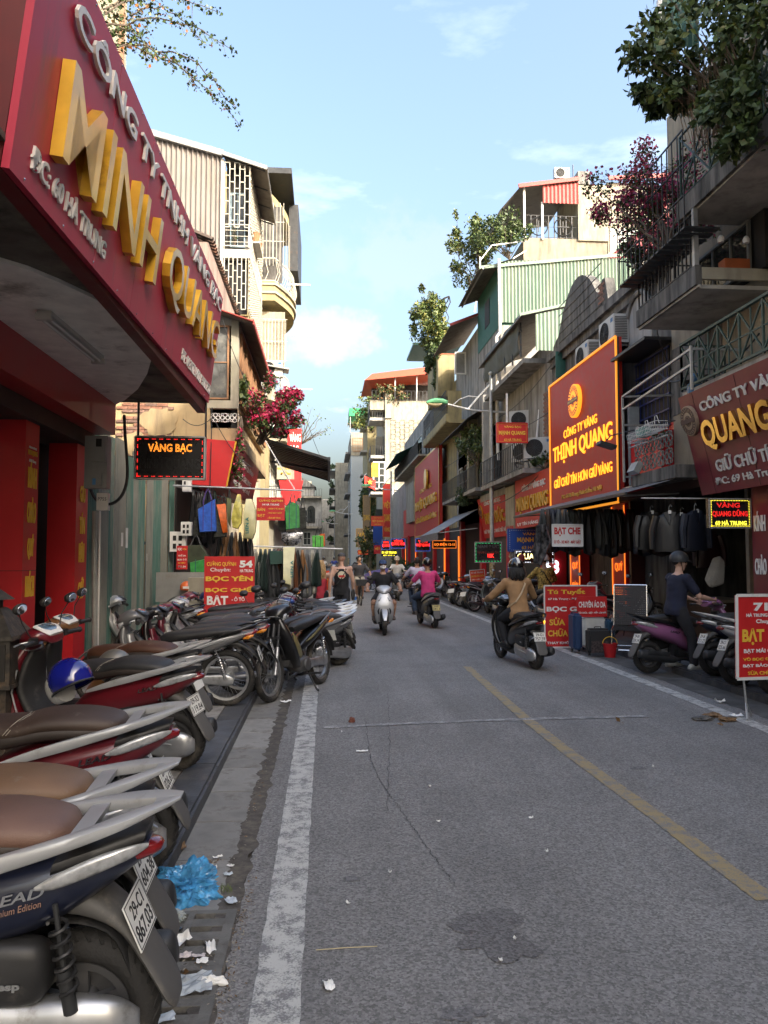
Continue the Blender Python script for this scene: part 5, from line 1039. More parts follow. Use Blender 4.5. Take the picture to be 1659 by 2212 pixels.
mb.obj('window_cage', WL, H4); w4((-2.5, 27.5, 8.5), (-1.5, 27.6, 10.5), PL_C, 'bay_wall')
MB().bar(V((-2.4, 26.6, 8.3)) - o4, V((-1.3, 26.7, 8.15)) - o4, .7, .04).obj('awning', TINX, H4)
for i, (x, y, Y) in enumerate(((600, 614, 27.5), (607, 724, 27.5), (615, 840, 36))):
 p = at(x + 20, y, Y); o = MB().bar((0, 0, 0), (.85, 0, -.01), .05).obj('pipe', white); o.location = p; tag(o, ['white pipe sticking out over the street from the curved balcony', 'white pipe sticking out below the curved balcony', 'lower white pipe sticking out from the left row'][i], 'pipe')
ac((-1.9, 26.6, 7.9), 0, 'air conditioner below the curved balconies of the left row')
# ---- buildings further down on the left
def house(name, label, x0, x1, y0, y1, h, m, parts=(), cat='building'):
 T = thing(name, label, cat, (0, 0, 0)); T.location = ((x0 + x1) / 2, (y0 + y1) / 2, 0); q = V(T.location)
 MB().b2(V((x0, y0, 0)) - q, V((x1, y1, h)) - q).obj('wall', m, T); return T, q
fm = M('far_window_frame', (.5, .5, .46), .6)
def facade(T, q, X, y0, y1, z0, floors, fh, n, uv, m=fm, hh=1.5, balc=None, rl=darksteel, side=1):
 W = (y1 - y0) / n
 for f in range(floors):
  for i in range(n):
   yy = y0 + W * (i + .2); z = z0 + f * fh
   O = V((X, yy if uv is LEFT else yy + W * .6, z + .6 if not balc else z + .1)) - q
   window(T, O, uv, W * .6, hh if not balc else hh + .5, m, glassd, 2, 2, .06)
  if balc:
   MB().b2(V((X, y0 + .2, z0 + f * fh - .12)) - q, V((X + side * balc, y1 - .2, z0 + f * fh)) - q).obj('balcony', PL_C, T)
   rail(T, V((X + side * balc, y0 + .2, z0 + f * fh)) - q, V((X + side * balc, y1 - .2, z0 + f * fh)) - q, .9, .25, rl, .018)
   rail(T, V((X, y0 + .2, z0 + f * fh)) - q, V((X + side * balc, y0 + .2, z0 + f * fh)) - q, .9, .25, rl, .018)
T, q = house('narrow_house', 'house with a brown canopy beyond the curved balconies on the left', -10, -2.7, 35, 41, 10.5, PL_C); facade(T, q, -2.7, 35, 41, 4, 2, 3.1, 2, LEFT, balc=.9)
MB().b2(V((-2.7, 35.5, 7.6)) - q, V((-1.4, 40, 7.7)) - q).obj('canopy', TIND, T); MB().b2(V((-1.42, 35.5, 6.9)) - q, V((-1.38, 40, 7.68)) - q).obj('canopy_drop', M('maroon_sheet', (.12, .03, .035), .6), T)
T, q = house('narrow_house', 'pale house with grey balconies past the red vertical sign', -10, -2.8, 41, 52, 8.2, PL_W); facade(T, q, -2.8, 41, 52, 3.6, 2, 3, 4, LEFT, balc=.8)
T, q = house('narrow_house', 'ochre house in the middle distance of the left row', -11, -2.9, 52, 66, 9.5, PL_YE); facade(T, q, -2.9, 52, 66, 3.6, 2, 3, 5, LEFT, balc=.8)
T, q = house('narrow_house', 'grey house where the left row starts to bend', -14, -3.4, 66, 84, 11, PL_G); facade(T, q, -3.4, 66, 84, 3.6, 3, 2.6, 6, LEFT, balc=.8)
T, q = house('narrow_house', 'weathered cream house where the street bends left', -16, -5.6, 90, 112, 12.2, PL_C); facade(T, q, -5.6, 90, 112, 3.6, 3, 3, 6, LEFT, balc=.8)
T, q = house('corner_house', 'old mouldy white house with an arched window and roof balcony closing the bend', -7.5, -.6, 118, 128, 11.0, PL_W)
for x_, z_ in ((-5.8, 3.6), (-3.4, 3.6), (-5.8, 7), (-3.4, 7)): window(T, V((x_, 117.94, z_)) - q, FRONT, 1.2, 2, fm, glassd, 2, 2, .1)
MB().prism([(-2.2 + .6 * cos(pi * i / 10), 9 + .6 * sin(pi * i / 10)) for i in range(11)] + [(-2.8, 7), (-1.6, 7)][:2], -.06, .0, 'y').obj('arched_window', glassd, T).location = (-q.x, 118 - q.y - .05, 0)
for z_ in (6.4, 11): MB().b2(V((-7.5, 116.8, z_ - .3)) - q, V((-.6, 118, z_)) - q).obj('balcony', PL_C, T); rail(T, V((-7.5, 116.8, z_)) - q, V((-.6, 116.8, z_)) - q, 1.1, .4, darksteel, .03)
MB().prism([(-6.5, 0), (-1.5, 0), (-4, 1.7)], 0, 6, 'y').obj('roof', PL_D, T).location = (-q.x, 119 - q.y, 12.6); MB().b2(V((-6.2, 119.5, 11)) - q, V((-1.8, 125, 12.6)) - q).obj('penthouse', PL_W, T)
T, q = house('narrow_house', 'cream house behind the bend seen between the rows', -12, -2.5, 134, 150, 15, PL_C);
T, q = house('narrow_house', 'distant grey house at the end of the street', -9, 8, 176, 190, 15, PL_G)
for i in range(5):
 for j in range(3): window(T, V((-8 + i * 2.2, 175.95, 4 + j * 3.4)) - q, FRONT, 1.2, 1.8, fm, glassd, 2, 1, .1)
# ---- signs, awning and goods of number 54
BX = thing('box_sign', 'bright red box sign above the goods of the seat cover shop', 'sign', (-2.25, 15.2, 3.55)); a, b = at(415, 1052, 15.0), at(505, 950, 15.0)
P = [at(415, 1046, 15.0), at(487, 1052, 15.0), at(508, 953, 15.0), at(421, 946, 15.0)]; q = V(BX.location)
MB().add([p - q for p in P] + [p - q + V((-.02, 5, 0)) for p in P], [(3, 2, 1, 0), (4, 5, 6, 7), (0, 1, 5, 4), (2, 3, 7, 6), (3, 0, 4, 7), (1, 2, 6, 5)]).obj('panel', BRD, BX); MB().bar(P[2] - q + V((.01, .02, 0)), P[1] - q + V((.01, .02, 0)), .04, .03).obj('edge', GOLD, BX)
u_ = V((0, 1, 0)); v_ = (P[2] - P[1]); f5 = frame(u_, v_); n5 = f5 @ V((0, 0, 1))
MB().add([P[1] - q + V((.03, .35, 0)), P[1] - q + V((.03, 5, 0)), P[2] - q + V((.03, 5, 0)), P[2] - q + V((.03, .35, 0))], [(0, 1, 2, 3)]).obj('street_panel', MARP, BX)
for s, f_, wd in (('CƯỜNG QUỲNH', .72, 3.2), ('54 HÀ TRUNG', .45, 3.2), ('BỌC YÊN - BỌC GHẾ', .22, 3.2)): letters(s, P[1] - q + v_ * f_ + V((.035, 2.3, 0)), f5, wd, .15, WTX, .006, .02, BX)
VS = None
p = at(622, 925, 34); board('vertical_sign', 'tall red vertical sign with white VÀNG BẠC above the bougainvillea house', 'sign', at(620, 1075, 34), FRONT, 30 / F * 34, 150 / F * 34, BRD, [('VÀNG', .55, .88, .8, .14, WTX), ('BẠC', .5, .69, .6, .14, WTX), ('60', .5, .45, .5, .13, YTX)], .12)
def poly_sign(name, label, pts, Y, m, th=.15, cat='sign'):
 P = [at(x, y, Y) for x, y in pts]; c = sum(P, V()) / len(P); T = thing(name, label, cat, c)
 MB().prism([(p.x - c.x, p.z - c.z) for p in P], 0, th, 'y').obj('panel', m, T); return T
PS = poly_sign('shield_sign', 'red notched sign panel above the far end of the clothes rail', [(602, 1038), (655, 1038), (650, 1060), (641, 1080), (634, 1092), (628, 1080), (618, 1092), (610, 1075)], 24, BRD)
p = at(614, 1010, 30); board('gold_sign', 'cream sign with gold letters behind the shield shaped sign', 'sign', at(598, 1035, 27), FRONT, .6, .55, PL_C, [('BỌC GHẾ', .5, .7, .9, .25, GOLD), ('ĐỆM', .5, .35, .6, .25, GOLD)], .05)
AW = thing('street_awning', 'long brown striped awning reaching over the street at number 54', 'awning', (-1.34, 17.4, 4.3)); q = V(AW.location)
A0, A1, A2, A3 = at(575, 950, 17.4), at(711, 992, 17.4), at(711, 1038, 22), at(600, 1003, 22); A1.z = at(711, 992, 17.4).z
n = 26; am = [M('awning_brown', (.045, .032, .026), .7, var=.1), M('awning_brown_light', (.14, .11, .09), .7, var=.1)]
for i in range(n):
 a, b = i / n, (i + 1) / n; L0, R0 = A0.lerp(A3, a), A1.lerp(A2, a); L1_, R1 = A0.lerp(A3, b), A1.lerp(A2, b); dz = V((0, 0, .02 if i % 2 else 0))
 MB().add([p - q for p in (L0 + dz, R0 + dz, R1 + dz, L1_ + dz, L0 + dz * 2 + V((0, 0, .02)), R0 + dz * 2 + V((0, 0, .02)), R1 + dz * 2 + V((0, 0, .02)), L1_ + dz * 2 + V((0, 0, .02)))], [(0, 1, 2, 3), (7, 6, 5, 4), (0, 4, 5, 1), (1, 5, 6, 2), (2, 6, 7, 3), (3, 7, 4, 0)]).obj('strip', am[i % 2], AW)
MB().bar(A0 - q, A1 - q, .05).bar(A1 - q, A2 - q, .06, .1).bar(A3 - q, A2 - q, .05).bar(A0.lerp(A1, .1) - q + V((0, 0, -.45)), A1.lerp(A2, .5) - q, .05).obj('frame', darksteel, AW)
w2((-3.0, 16.0, 2.95), (-1.9, 22.4, 3.95), dark, 'upper_shopfront') if False else None
# hanging rails and goods
HR = thing('hanging_rail', 'long steel pipe rail across the front of number 54', 'rail', (-2.85, 14.6, 3.0)); x1 = at(655, 1060, 14.6).x; z1 = at(655, 1060, 14.6).z
MB().tube([(0, 0, 0), (x1 + 2.85, 0, z1 - 3.0)], .016, 8).obj('pipe', steel, HR); MB().tube([(0, .1, 0), (.9, 5, .05)], .014, 6).obj('pipe', steel, HR)
a, b = at(490, 975, 14.6), at(539, 1058, 14.6); MB().tube([a - V(HR.location), b - V(HR.location)], .012, 6).tube([at(573, 948, 14.6) - V(HR.location), at(575, 1056, 14.6) - V(HR.location)], .01, 6).obj('brace', white, HR) if False else MB().tube([at(573, 952, 14.7) - V(HR.location), at(637, 1058, 14.7) - V(HR.location)], .014, 6).obj('brace', white, HR)
HR2 = thing('hanging_rail', 'lower white pipe rail carrying vinyl lengths at number 54', 'rail', at(548, 1180, 14.2)); q = V(HR2.location); MB().tube([(0, 0, 0), at(740, 1186, 14.2) - q], .014, 8).obj('pipe', white, HR2)
def hangbag(label, pts, Y, m, th=.12, group=None, cat='bag', name='hanging_bag', straps=True, text=None, top=None, rib=None):
 P = [at(x, y, Y) for x, y in pts]; c = V((sum(p.x for p in P) / len(P), Y, max(p.z for p in P))); T = thing(name, label, cat, c, 0, group); n = len(P); pr = [(p.x - c.x, p.z - c.z) for p in P]; cx = sum(a for a, b in pr) / n; cz = sum(b for a, b in pr) / n
 mb = MB(); vs = []; rings = [(0.0, -th * .5, .96), (0, -th * .32, 1), (0, th * .32, 1), (0, th * .5, .96)]
 for _, y_, k_ in rings: vs += [(cx + (a - cx) * k_, y_ + .012 * noise.noise(V((a * 9, b * 9, y_ * 9))), cz + (b - cz) * k_) for a, b in pr]
 mb.add(vs, [tuple(reversed(range(n))), tuple(range(3 * n, 4 * n))] + [(r * n + i, r * n + (i + 1) % n, (r + 1) * n + (i + 1) % n, (r + 1) * n + i) for r in range(3) for i in range(n)]); mb.obj('body', m, T, 60)
 if straps:
  w_ = max(a for a, b in pr) - min(a for a, b in pr); mb = MB()
  for s in (-1, 1): mb.tube([(cx - w_ * .22, s * th * .3, -.02), (cx - w_ * .1, s * .02, .12), (cx, 0, .2), (cx + w_ * .1, s * .02, .12), (cx + w_ * .22, s * th * .3, -.02)], .009, 5)
  mb.obj('strap', rib or blackpl, T)
 if rib:
  w_ = max(a for a, b in pr) - min(a for a, b in pr); h_ = max(b for a, b in pr) - min(b for a, b in pr); mb = MB()
  for s in (.3, .75): x = min(a for a, b in pr) + w_ * s; mb.b2((x - .008, -th * .5 - .006, -h_ * .95), (x + .008, -th * .5 - .001, -.03))
  mb.obj('trim', rib, T)
 if text: letters(text[0], (cx + text[1], -th * .5 - .008, cz + text[2]), frame((0, 0, 1), (-1, 0, 0)) if text[5] else fl, text[3], text[4], text[6], .004, .02, T)
 return T
wov = lambda n, c: M('woven_' + n, c, .45, var=.2, scale=14, bump=.35, bscale=22, coat=.2)
GB = 'woven bags hung from the rail of number 54'
hangbag('bright blue woven carrier bag hanging at the left end of the rail', [(428, 1100), (465, 1078), (468, 1148), (432, 1150)], 14.6, wov('blue', (.02, .1, .5)), rib=wov('blue2', (.06, .03, .2)))
hangbag('dark patterned bag hanging behind the blue carrier bag', [(420, 1120), (440, 1105), (445, 1160), (418, 1158)], 14.75, M('camo_dark', (.035, .036, .03), .8, var=.6, scale=25)); hangbag('black patterned bag between the blue and the orange bag', [(466, 1095), (486, 1092), (490, 1160), (462, 1162)], 14.7, M('camo_dark', (.035, .036, .03)))
hangbag('orange carrier bag on the rail of number 54', [(468, 1090), (488, 1088), (492, 1150), (482, 1152)], 14.65, wov('orange', (.7, .13, .015)), .08); hangbag('olive cloth bag beside the orange carrier', [(490, 1075), (500, 1078), (498, 1140), (492, 1125)], 14.7, M('olive_cloth', (.09, .1, .04), .8), .08)
hangbag('crumpled yellow plastic wrapped cushion on the rail', [(506, 1090), (513, 1068), (520, 1068), (524, 1100), (522, 1130), (514, 1143), (503, 1140), (500, 1120)], 14.5, M('wrap_yellow', (.55, .48, .09), .25, var=.3, scale=9, bump=.5, bscale=14, coat=.5), .12, straps=False)
hangbag('cream cushion roll lettered LIEN A beside the yellow cushion', [(532, 1078), (544, 1078), (556, 1105), (552, 1150), (546, 1165), (528, 1163), (526, 1110)], 14.5, M('wrap_cream', (.6, .56, .3), .3, var=.12, bump=.3, bscale=12, coat=.4), .14, straps=False, text=('LIEN A', -.05, -.12, .3, .06, True, M('teal_print', (.02, .2, .2))))
hangbag('green woven carrier bag hanging right of the red shop placard', [(616, 1096), (633, 1084), (646, 1092), (648, 1140), (618, 1145)], 14.6, wov('green', (.04, .3, .06)), rib=wov('green2', (.02, .12, .12)))
hangbag('dark patterned bag behind the green carrier', [(600, 1108), (618, 1104), (618, 1150), (602, 1148)], 14.8, M('camo_dark', (.035, .036, .03))); hangbag('large dark patterned bag right of the green carrier', [(646, 1098), (660, 1096), (662, 1142), (648, 1144)], 14.8, M('camo_dark', (.035, .036, .03)))
hangbag('shiny silver foil windscreen cover hanging under the green bag', [(608, 1150), (655, 1150), (650, 1170), (640, 1178), (620, 1178), (608, 1168)], 14.7, M('foil', (.5, .5, .52), .25, .8, var=.7, scale=30), .03, straps=False)
hangbag('small bright green shopping bag hanging far along the rail', [(674, 1157), (699, 1157), (699, 1182), (675, 1182)], 17.5, wov('lime', (.1, .5, .06)), .1, rib=blackpl); hangbag('orange shopping bag behind the bright green one', [(690, 1153), (702, 1153), (702, 1180), (690, 1180)], 17.7, wov('orange', (.7, .13, .015)), .1)
hangbag('army green duffel bag hanging beside the meter boxes', [(398, 1190), (405, 1178), (435, 1178), (450, 1200), (450, 1215), (402, 1218)], 14.4, M('army_cloth', (.05, .06, .035), .85, var=.25, bump=.3, bscale=20), .25)
hangbag('big green woven sack standing under the duffel bag', [(412, 1215), (455, 1205), (452, 1265), (416, 1270)], 14.3, wov('green', (.04, .3, .06)), .25, straps=False, rib=wov('green2', (.02, .12, .12)))
def strips(x0, x1, y0, y1, Y, n, cols, base, lab, gname, zj=20, hook=True, skipx=None):
 for i in range(n):
  x = x0 + (x1 - x0) * (i + .5) / n; w_ = (x1 - x0) / n * .62; c = cols[R.randrange(len(cols))]; yb = y1 + R.uniform(-zj, zj)
  if skipx and skipx[0] < x < skipx[1]: continue
  P = [at(x - w_ * .15, y0, Y), at(x + w_ * .15, y0, Y), at(x + w_ * .75, (y0 + yb) / 2, Y), at(x + w_ * .7, yb - 6, Y), at(x + w_ * .1, yb, Y), at(x - w_ * .5, yb - 8, Y), at(x - w_ * .6, (y0 + yb) / 2, Y)]
  q = P[0].copy(); mb = MB(); vs = []
  k = 8; T = bpy.data.objects.new
  for j in range(9):
   t = j / 8; zz = (P[4].z - q.z) * t; wd = (abs(P[2].x - P[6].x)) * (.2 + .8 * min(1, t * 1.8)) * 1.35; yw = .03 * sin(t * 3 + i)
   for s in range(7): u = s / 6 * 2 - 1; vs.append((wd * u + .01 * sin(t * 5 + i), yw + .035 * cos(u * 5 + i) * min(1, t * 2), zz * (1 - .06 * abs(u) * (t == 1))))
  mb.add(vs, [(j * 7 + s, j * 7 + s + 1, (j + 1) * 7 + s + 1, (j + 1) * 7 + s) for j in range(8) for s in range(6)])
  o = mb.obj(gname.replace(' ', '_'), c, None, True); o.location = q + V((0, R.uniform(-.08, .08), 0)); md = o.modifiers.new('s', 'SOLIDIFY'); md.thickness = .006
  tag(o, '%s %s, %s from the left, %s' % (c.name.split('_')[-1], gname, 'first second third fourth fifth sixth seventh eighth ninth tenth eleventh twelfth thirteenth fourteenth fifteenth sixteenth seventeenth'.split()[i], lab), base, gname + 's ' + lab)
vin = [M('vinyl_' + n, c, .45, var=.1, coat=.15) for n, c in (('black', (.02, .02, .022)), ('grey', (.14, .145, .15)), ('brown', (.13, .05, .022)), ('cream', (.35, .33, .27)), ('darkgreen', (.02, .035, .03)), ('tan', (.27, .14, .06)), ('charcoal', (.045, .048, .05)))]
strips(548, 640, 1186, 1285, 14.2, 9, vin, 'vinyl cloth', 'front row of the lower white rail', 'vinyl length', 25); strips(600, 690, 1188, 1275, 14.9, 9, vin, 'vinyl cloth', 'back row of the lower white rail', 'vinyl length', 20)
strips(415, 470, 1060, 1175, 15.1, 6, [vin[0], vin[6], vin[4]], 'dark cloth', 'deep inside number 54', 'dark cloth', 15); strips(470, 545, 1150, 1260, 15.1, 8, [vin[0], vin[6], vin[5]], 'dark cloth', 'just behind the CƯỜNG QUỲNH price board', 'dark cloth', 15)
hangbag('dark green folded tarp in clear wrap on the lower rail', [(582, 1190), (612, 1190), (612, 1218), (584, 1220)], 14.1, M('tarp_dark_green', (.012, .06, .045), .4), .08, straps=False); hangbag('cream cushion roll lettered LIEN A on the lower rail', [(612, 1182), (638, 1182), (634, 1225), (628, 1265), (612, 1260)], 14.0, M('wrap_cream', (.6, .56, .3)), .12, straps=False, text=('LIEN A', .05, -.05, .3, .05, True, M('teal_print', (.02, .2, .2))))
T, f_ = board('price_board', 'red board reading CƯỜNG QUỲNH 54 standing among the parked bikes', 'sign', at(440, 1330, 12.6), FRONT, .80, .95, BRD, [('CƯỜNG QUỲNH', .34, .875, .58, .1, YTX), ('54', .83, .87, .26, .12, WTX, .004, .05), ('HA TRUNG', .84, .755, .26, .05, WTX), ('Chuyên:', .32, .765, .4, .08, WTX, .004, .01), ('BỌC YÊN', .5, .62, .94, .12, YTX, .004, .04), ('BỌC GHẾ', .5, .44, .94, .12, YTX, .004, .04), ('BẠT', .27, .24, .42, .2, WTX, .004, .04), ('- Ô TÔ', .68, .28, .26, .08, WTX), ('- XE MÁY', .74, .17, .38, .08, WTX), ('- MÁI', .66, .06, .22, .08, WTX)], .03)
board('hanging_placard', 'small red CƯỜNG QUỲNH placard hanging from the upper rail', 'sign', at(554, 1124, 14.4), FRONT, .52, .43, BRD, [('CƯỜNG QUỲNH', .5, .86, .84, .13, YTX), ('54 HÀ TRUNG', .5, .69, .6, .1, WTX), ('BÁN', .17, .48, .26, .15, YTX), ('BẠT', .17, .2, .26, .15, YTX), ('- CHÙM Ô TÔ, XE MÁY', .68, .5, .58, .09, YTX), ('- PHỦ MÁY GIẶT', .64, .32, .5, .09, YTX), ('- ỐNG BÊ TÔNG', .62, .12, .46, .09, YTX)], .015)
board('hanging_placard', 'narrow red price placard below the white meter boxes', 'sign', at(381, 1230, 14.0), FRONT, .19, .42, BRD, [('BỌC', .3, .85, .4, .14, WTX), ('ĐỆM', .72, .85, .35, .1, YTX), ('GHẾ DA', .5, .6, .7, .1, WTX), ('SALON - Ô TÔ', .5, .42, .85, .08, WTX), ('XE MÁY', .5, .28, .7, .08, YTX), ('ĐT: 54', .5, .12, .7, .08, WTX)], .012)
board('hanging_placard', 'orange banner low beside the walking couple', 'sign', at(672, 1275, 18), FRONT, .42, .45, ORB, [('BỌC YÊN', .5, .8, .8, .12, YTX), ('ĐỆM NỆM', .5, .55, .85, .14, YTX), ('BẠT', .5, .25, .6, .16, WTX)], .02)
for i, (x, y, w_, h_, l) in enumerate(((384, 1170, .3, .38, 'white meter box with four small windows beside the fence end'), (402, 1142, .2, .26, 'second white meter box tight against the first'), (453 - 50, 1048, .16, .24, 'small cream meter box high beside the red box sign'))):
 c = at(x, y, 14.9 - i * .1); T = thing('electric_meter', l, 'meter box', (c.x, c.y, c.z - h_ / 2)); MB().b2((-w_ / 2, 0, 0), (w_ / 2, .14, h_)).obj('case', white, T)
 for k in range(4 if i < 2 else 1): MB().b2((-w_ * .3 + (k % 2) * w_ * .35, -.012, h_ * (.55 - (k // 2) * .4)), (-w_ * .3 + (k % 2) * w_ * .35 + w_ * .2, 0, h_ * (.8 - (k // 2) * .4))).obj('meter_window', dark, T)
o = MB().b2((0, 0, 0), (1.05, .03, .5)).obj('metal_plate', TINX); o.location = at(336, 1300, 13.4); tag(o, 'grey metal plate leaning against the fence end', 'metal plate')
o = MB().b2((0, 0, 0), (.45, .35, .75)).obj('cream_cabinet', PL_C); o.location = at(405, 1345, 13.2); tag(o, 'cream cabinet behind the parked bikes at number 54', 'cabinet')
T = thing('helmet', 'orange helmet perched on the cream cabinet', 'helmet', at(404, 1270, 13.3)); MB().sphere((0, 0, 0), (.12, .11, .12), 16, 10, (-.3, 1)).obj('shell', M('orange_shell', (.7, .13, .02), .25, coat=.6), T); MB().box((0, -.112, .01), (.1, .01, .04)).obj('sticker', white, T)
# bougainvillea on the ochre house, thin vines
bush('bougainvillea', 'big crimson bougainvillea spilling over the awning of number 54', at(590, 888, 17) , (.62, .8, .68), 4600, .075, (G_DK, G_MD, G_LT), (2, 4, 2), base=at(560, 960, 17.2), flowers=((P_HOT, P_PK), .95, (3, 2)), nc=44, stems=10)
bush('bougainvillea', 'thin hanging trail of bougainvillea left of the big one', at(508, 975, 15.2), (.16, .2, .75), 520, .07, (G_MD, G_LT, G_DK), (3, 2, 2), base=at(520, 900, 15.6), flowers=((P_HOT,), .5, (1,)), nc=14)
bush('bougainvillea', 'spiky green leaves at the left foot of the big bougainvillea', at(518, 845, 15.8), (.22, .3, .35), 600, .12, (G_MD, G_LT), (2, 2), base=at(525, 880, 15.9), nc=10)
# spray of bougainvillea against the sky, top left
T = thing('bougainvillea', 'sparse flowering branches arching against the sky above the crimson sign', 'plant', at(215, 40, 8.6)); q = V(T.location); mb = MB(); cl = []
for a, b, n in (((225, 30), (470, 30), 9), ((225, 60), (505, 110), 12), ((240, 90), (512, 260), 14), ((235, 100), (430, 190), 10), ((225, 20), (400, 5), 8), ((300, 105), (512, 235), 10), ((280, 30), (440, 95), 8), ((230, 80), (330, 130), 6)):
 A, B = at(*a, 8.6 + R.uniform(-.3, .3)), at(*b, 9.0 + R.uniform(-.5, .5)); k = 12; pts = []
 for i in range(k + 1):
  t = i / k; p = A.lerp(B, t) + V((R.uniform(-.02, .02), R.uniform(-.05, .05), .22 * sin(pi * t) + R.uniform(-.02, .02))) - q; pts.append(p)
  if i > 1:
   cl.append((p, (.06, .06, .06), n))
   if i % 2: e = p + V((R.uniform(-.05, .12), R.uniform(-.1, .1), R.uniform(-.16, .02))); mb.tube([p, (p + e) / 2 + V((0, 0, .02)), e], [.003, .003, .002], 4); cl.append((e, (.05, .05, .05), 4))
 mb.tube(pts, [.009 * (1 - i / (k + 2)) + .002 for i in range(k + 1)], 5)
mb.obj('stem', wood, T); leaves('foliage', T, cl, .045, [G_DK, G_MD, G_LT, O_FL], [3, 4, 2, .8], .5, .8); leaves('foliage', T, [(at(225, 55, 8.8) - q, (.25, .4, .35), 420), (at(290, 45, 8.8) - q, (.25, .3, .25), 220)], .06, [G_DK, G_MD, G_OR], [3, 3, 2])
# ================================================================ right side of the street
XR = 6.8
def bld(name, label, x0, x1, y0, y1, h, m, cat='building'):
 T = thing(name, label, cat, (x0, y0, 0)); q = V(T.location)
 def wb(a, b, mm, nm='wall', **k): return MB().b2(V(a) - q, V(b) - q).obj(nm, mm, T, **k)
 if m: wb((x0, y0, 0), (x1, y1, h), m)
 return T, q, wb
# houses behind the camera on this side: they throw the shade that fills the street
for i, (a, b, h, m, l) in enumerate(((-15, -7, 15.5, PL_B, 'beige'), (-7, .5, 14.5, PL_W, 'white'), (.5, 7.4, 13.3, PL_K, 'pink'))):
 T, q, wb = bld('row_house', l + ' plastered row house on the right behind the viewer', XR, 17, a, b, h, m); facade(T, q, XR, a, b, 4, 3, 3.3, 2, RIGHT, balc=.9, side=-1)
# ---- 69 with the stacked balconies
T, q, wb = bld('balcony_house', 'dark old house number 69 with stacked mouldy balconies and overgrown roof', 6.75, 16, 7.4, 14.4, 10.4, None); H69 = T; wb((6.75, 7.4, 3.06), (16, 14.4, 10.4), PL_B)
wb((6.6, 7.6, 2.6), (6.75, 10.7, 8), PL_K, 'wall_pier')
wb((5.62, 3, 6.95), (6.75, 11.55, 7.02), PL_W, 'balcony_slab'); wb((5.56, 3, 6.98), (5.68, 11.6, 7.28), PL_D, 'slab_edge'); wb((5.68, 11.5, 7.0), (6.75, 11.6, 7.28), PL_D, 'slab_edge')
g69 = M('rail_green', (.05, .085, .07), .5, .3, var=.2); rail(T, V((5.6, 3.2, 7.28)) - q, V((5.6, 11.5, 7.28)) - q, 1.05, .95, g69, .02, 2)
wb((5.62, 11.08, 5.74), (6.75, 13.2, 5.8), PL_W, 'balcony_slab'); wb((5.56, 11.02, 5.78), (5.66, 13.25, 6.08), PL_D, 'slab_edge'); wb((5.66, 11.0, 5.86), (6.75, 11.07, 6.04), PL_C, 'slab_edge'); wb((5.6, 11.02, 5.74), (5.64, 13.25, 5.78), PL_W, 'slab_edge')
rail(T, V((5.6, 11.1, 6.08)) - q, V((5.6, 13.2, 6.08)) - q, .85, .14, darksteel, .013); rail(T, V((5.6, 13.2, 6.08)) - q, V((6.7, 13.2, 6.08)) - q, .85, .14, darksteel, .013); MB().bar(V((5.6, 11.08, 6.0)) - q, V((5.6, 11.08, 7.0)) - q, .07).obj('post', steel, T)
wb((6.6, 10.9, 6.05), (6.74, 13.2, 6.94), dark, 'window_recess'); window(T, V((6.56, 12.9, 6.1)) - q, RIGHT, 1.7, .8, M('window_grey', (.16, .16, .15), .6), glassd, 3, 1, .05); wb((6.1, 11.15, 6.1), (6.5, 11.35, 6.25), M('orange_crate', (.4, .1, .03)), 'crate')
for i, x in enumerate((5.95, 6.35)): MB().lathe([(0, 0), (.045, 0), (.05, .06), (.03, .1), (0, .12)], 10, (x - q.x, 10.98 - q.y, 6.42)).obj('insulator', white, T)
rail(T, V((5.95, 7.5, 4.42)) - q, V((5.95, 12.35, 4.42)) - q, .8, .62, g69, .02, 2, top=.04); wb((5.98, 7.5, 4.34), (6.75, 12.4, 4.42), PL_W, 'balcony_slab'); rail(T, V((5.95, 12.35, 4.42)) - q, V((6.7, 12.35, 4.42)) - q, .8, .2, g69, .02)
mb = MB()
for a, b in (((5.7, 14.3, 3.1), (5.7, 14.3, 4.75)), ((5.7, 14.3, 4.75), (5.75, 11.6, 4.95)), ((5.7, 14.3, 4.5), (5.75, 11.6, 4.7)), ((5.75, 11.6, 4.3), (5.75, 11.6, 5.0)), ((5.7, 14.3, 4.75), (6.7, 14.3, 4.8)), ((5.75, 11.6, 4.95), (6.7, 11.6, 4.95)), ((5.7, 14.3, 3.2), (6.6, 14.3, 3.2)), ((5.7, 14.3, 4.2), (6.6, 14.3, 4.2))): mb.bar(V(a) - q, V(b) - q, .035)
mb.obj('angle_iron_frame', steel, T); wb((6.74, 12.5, 4.4), (6.76, 14.4, 5.7), PL_D, 'wall_patch')
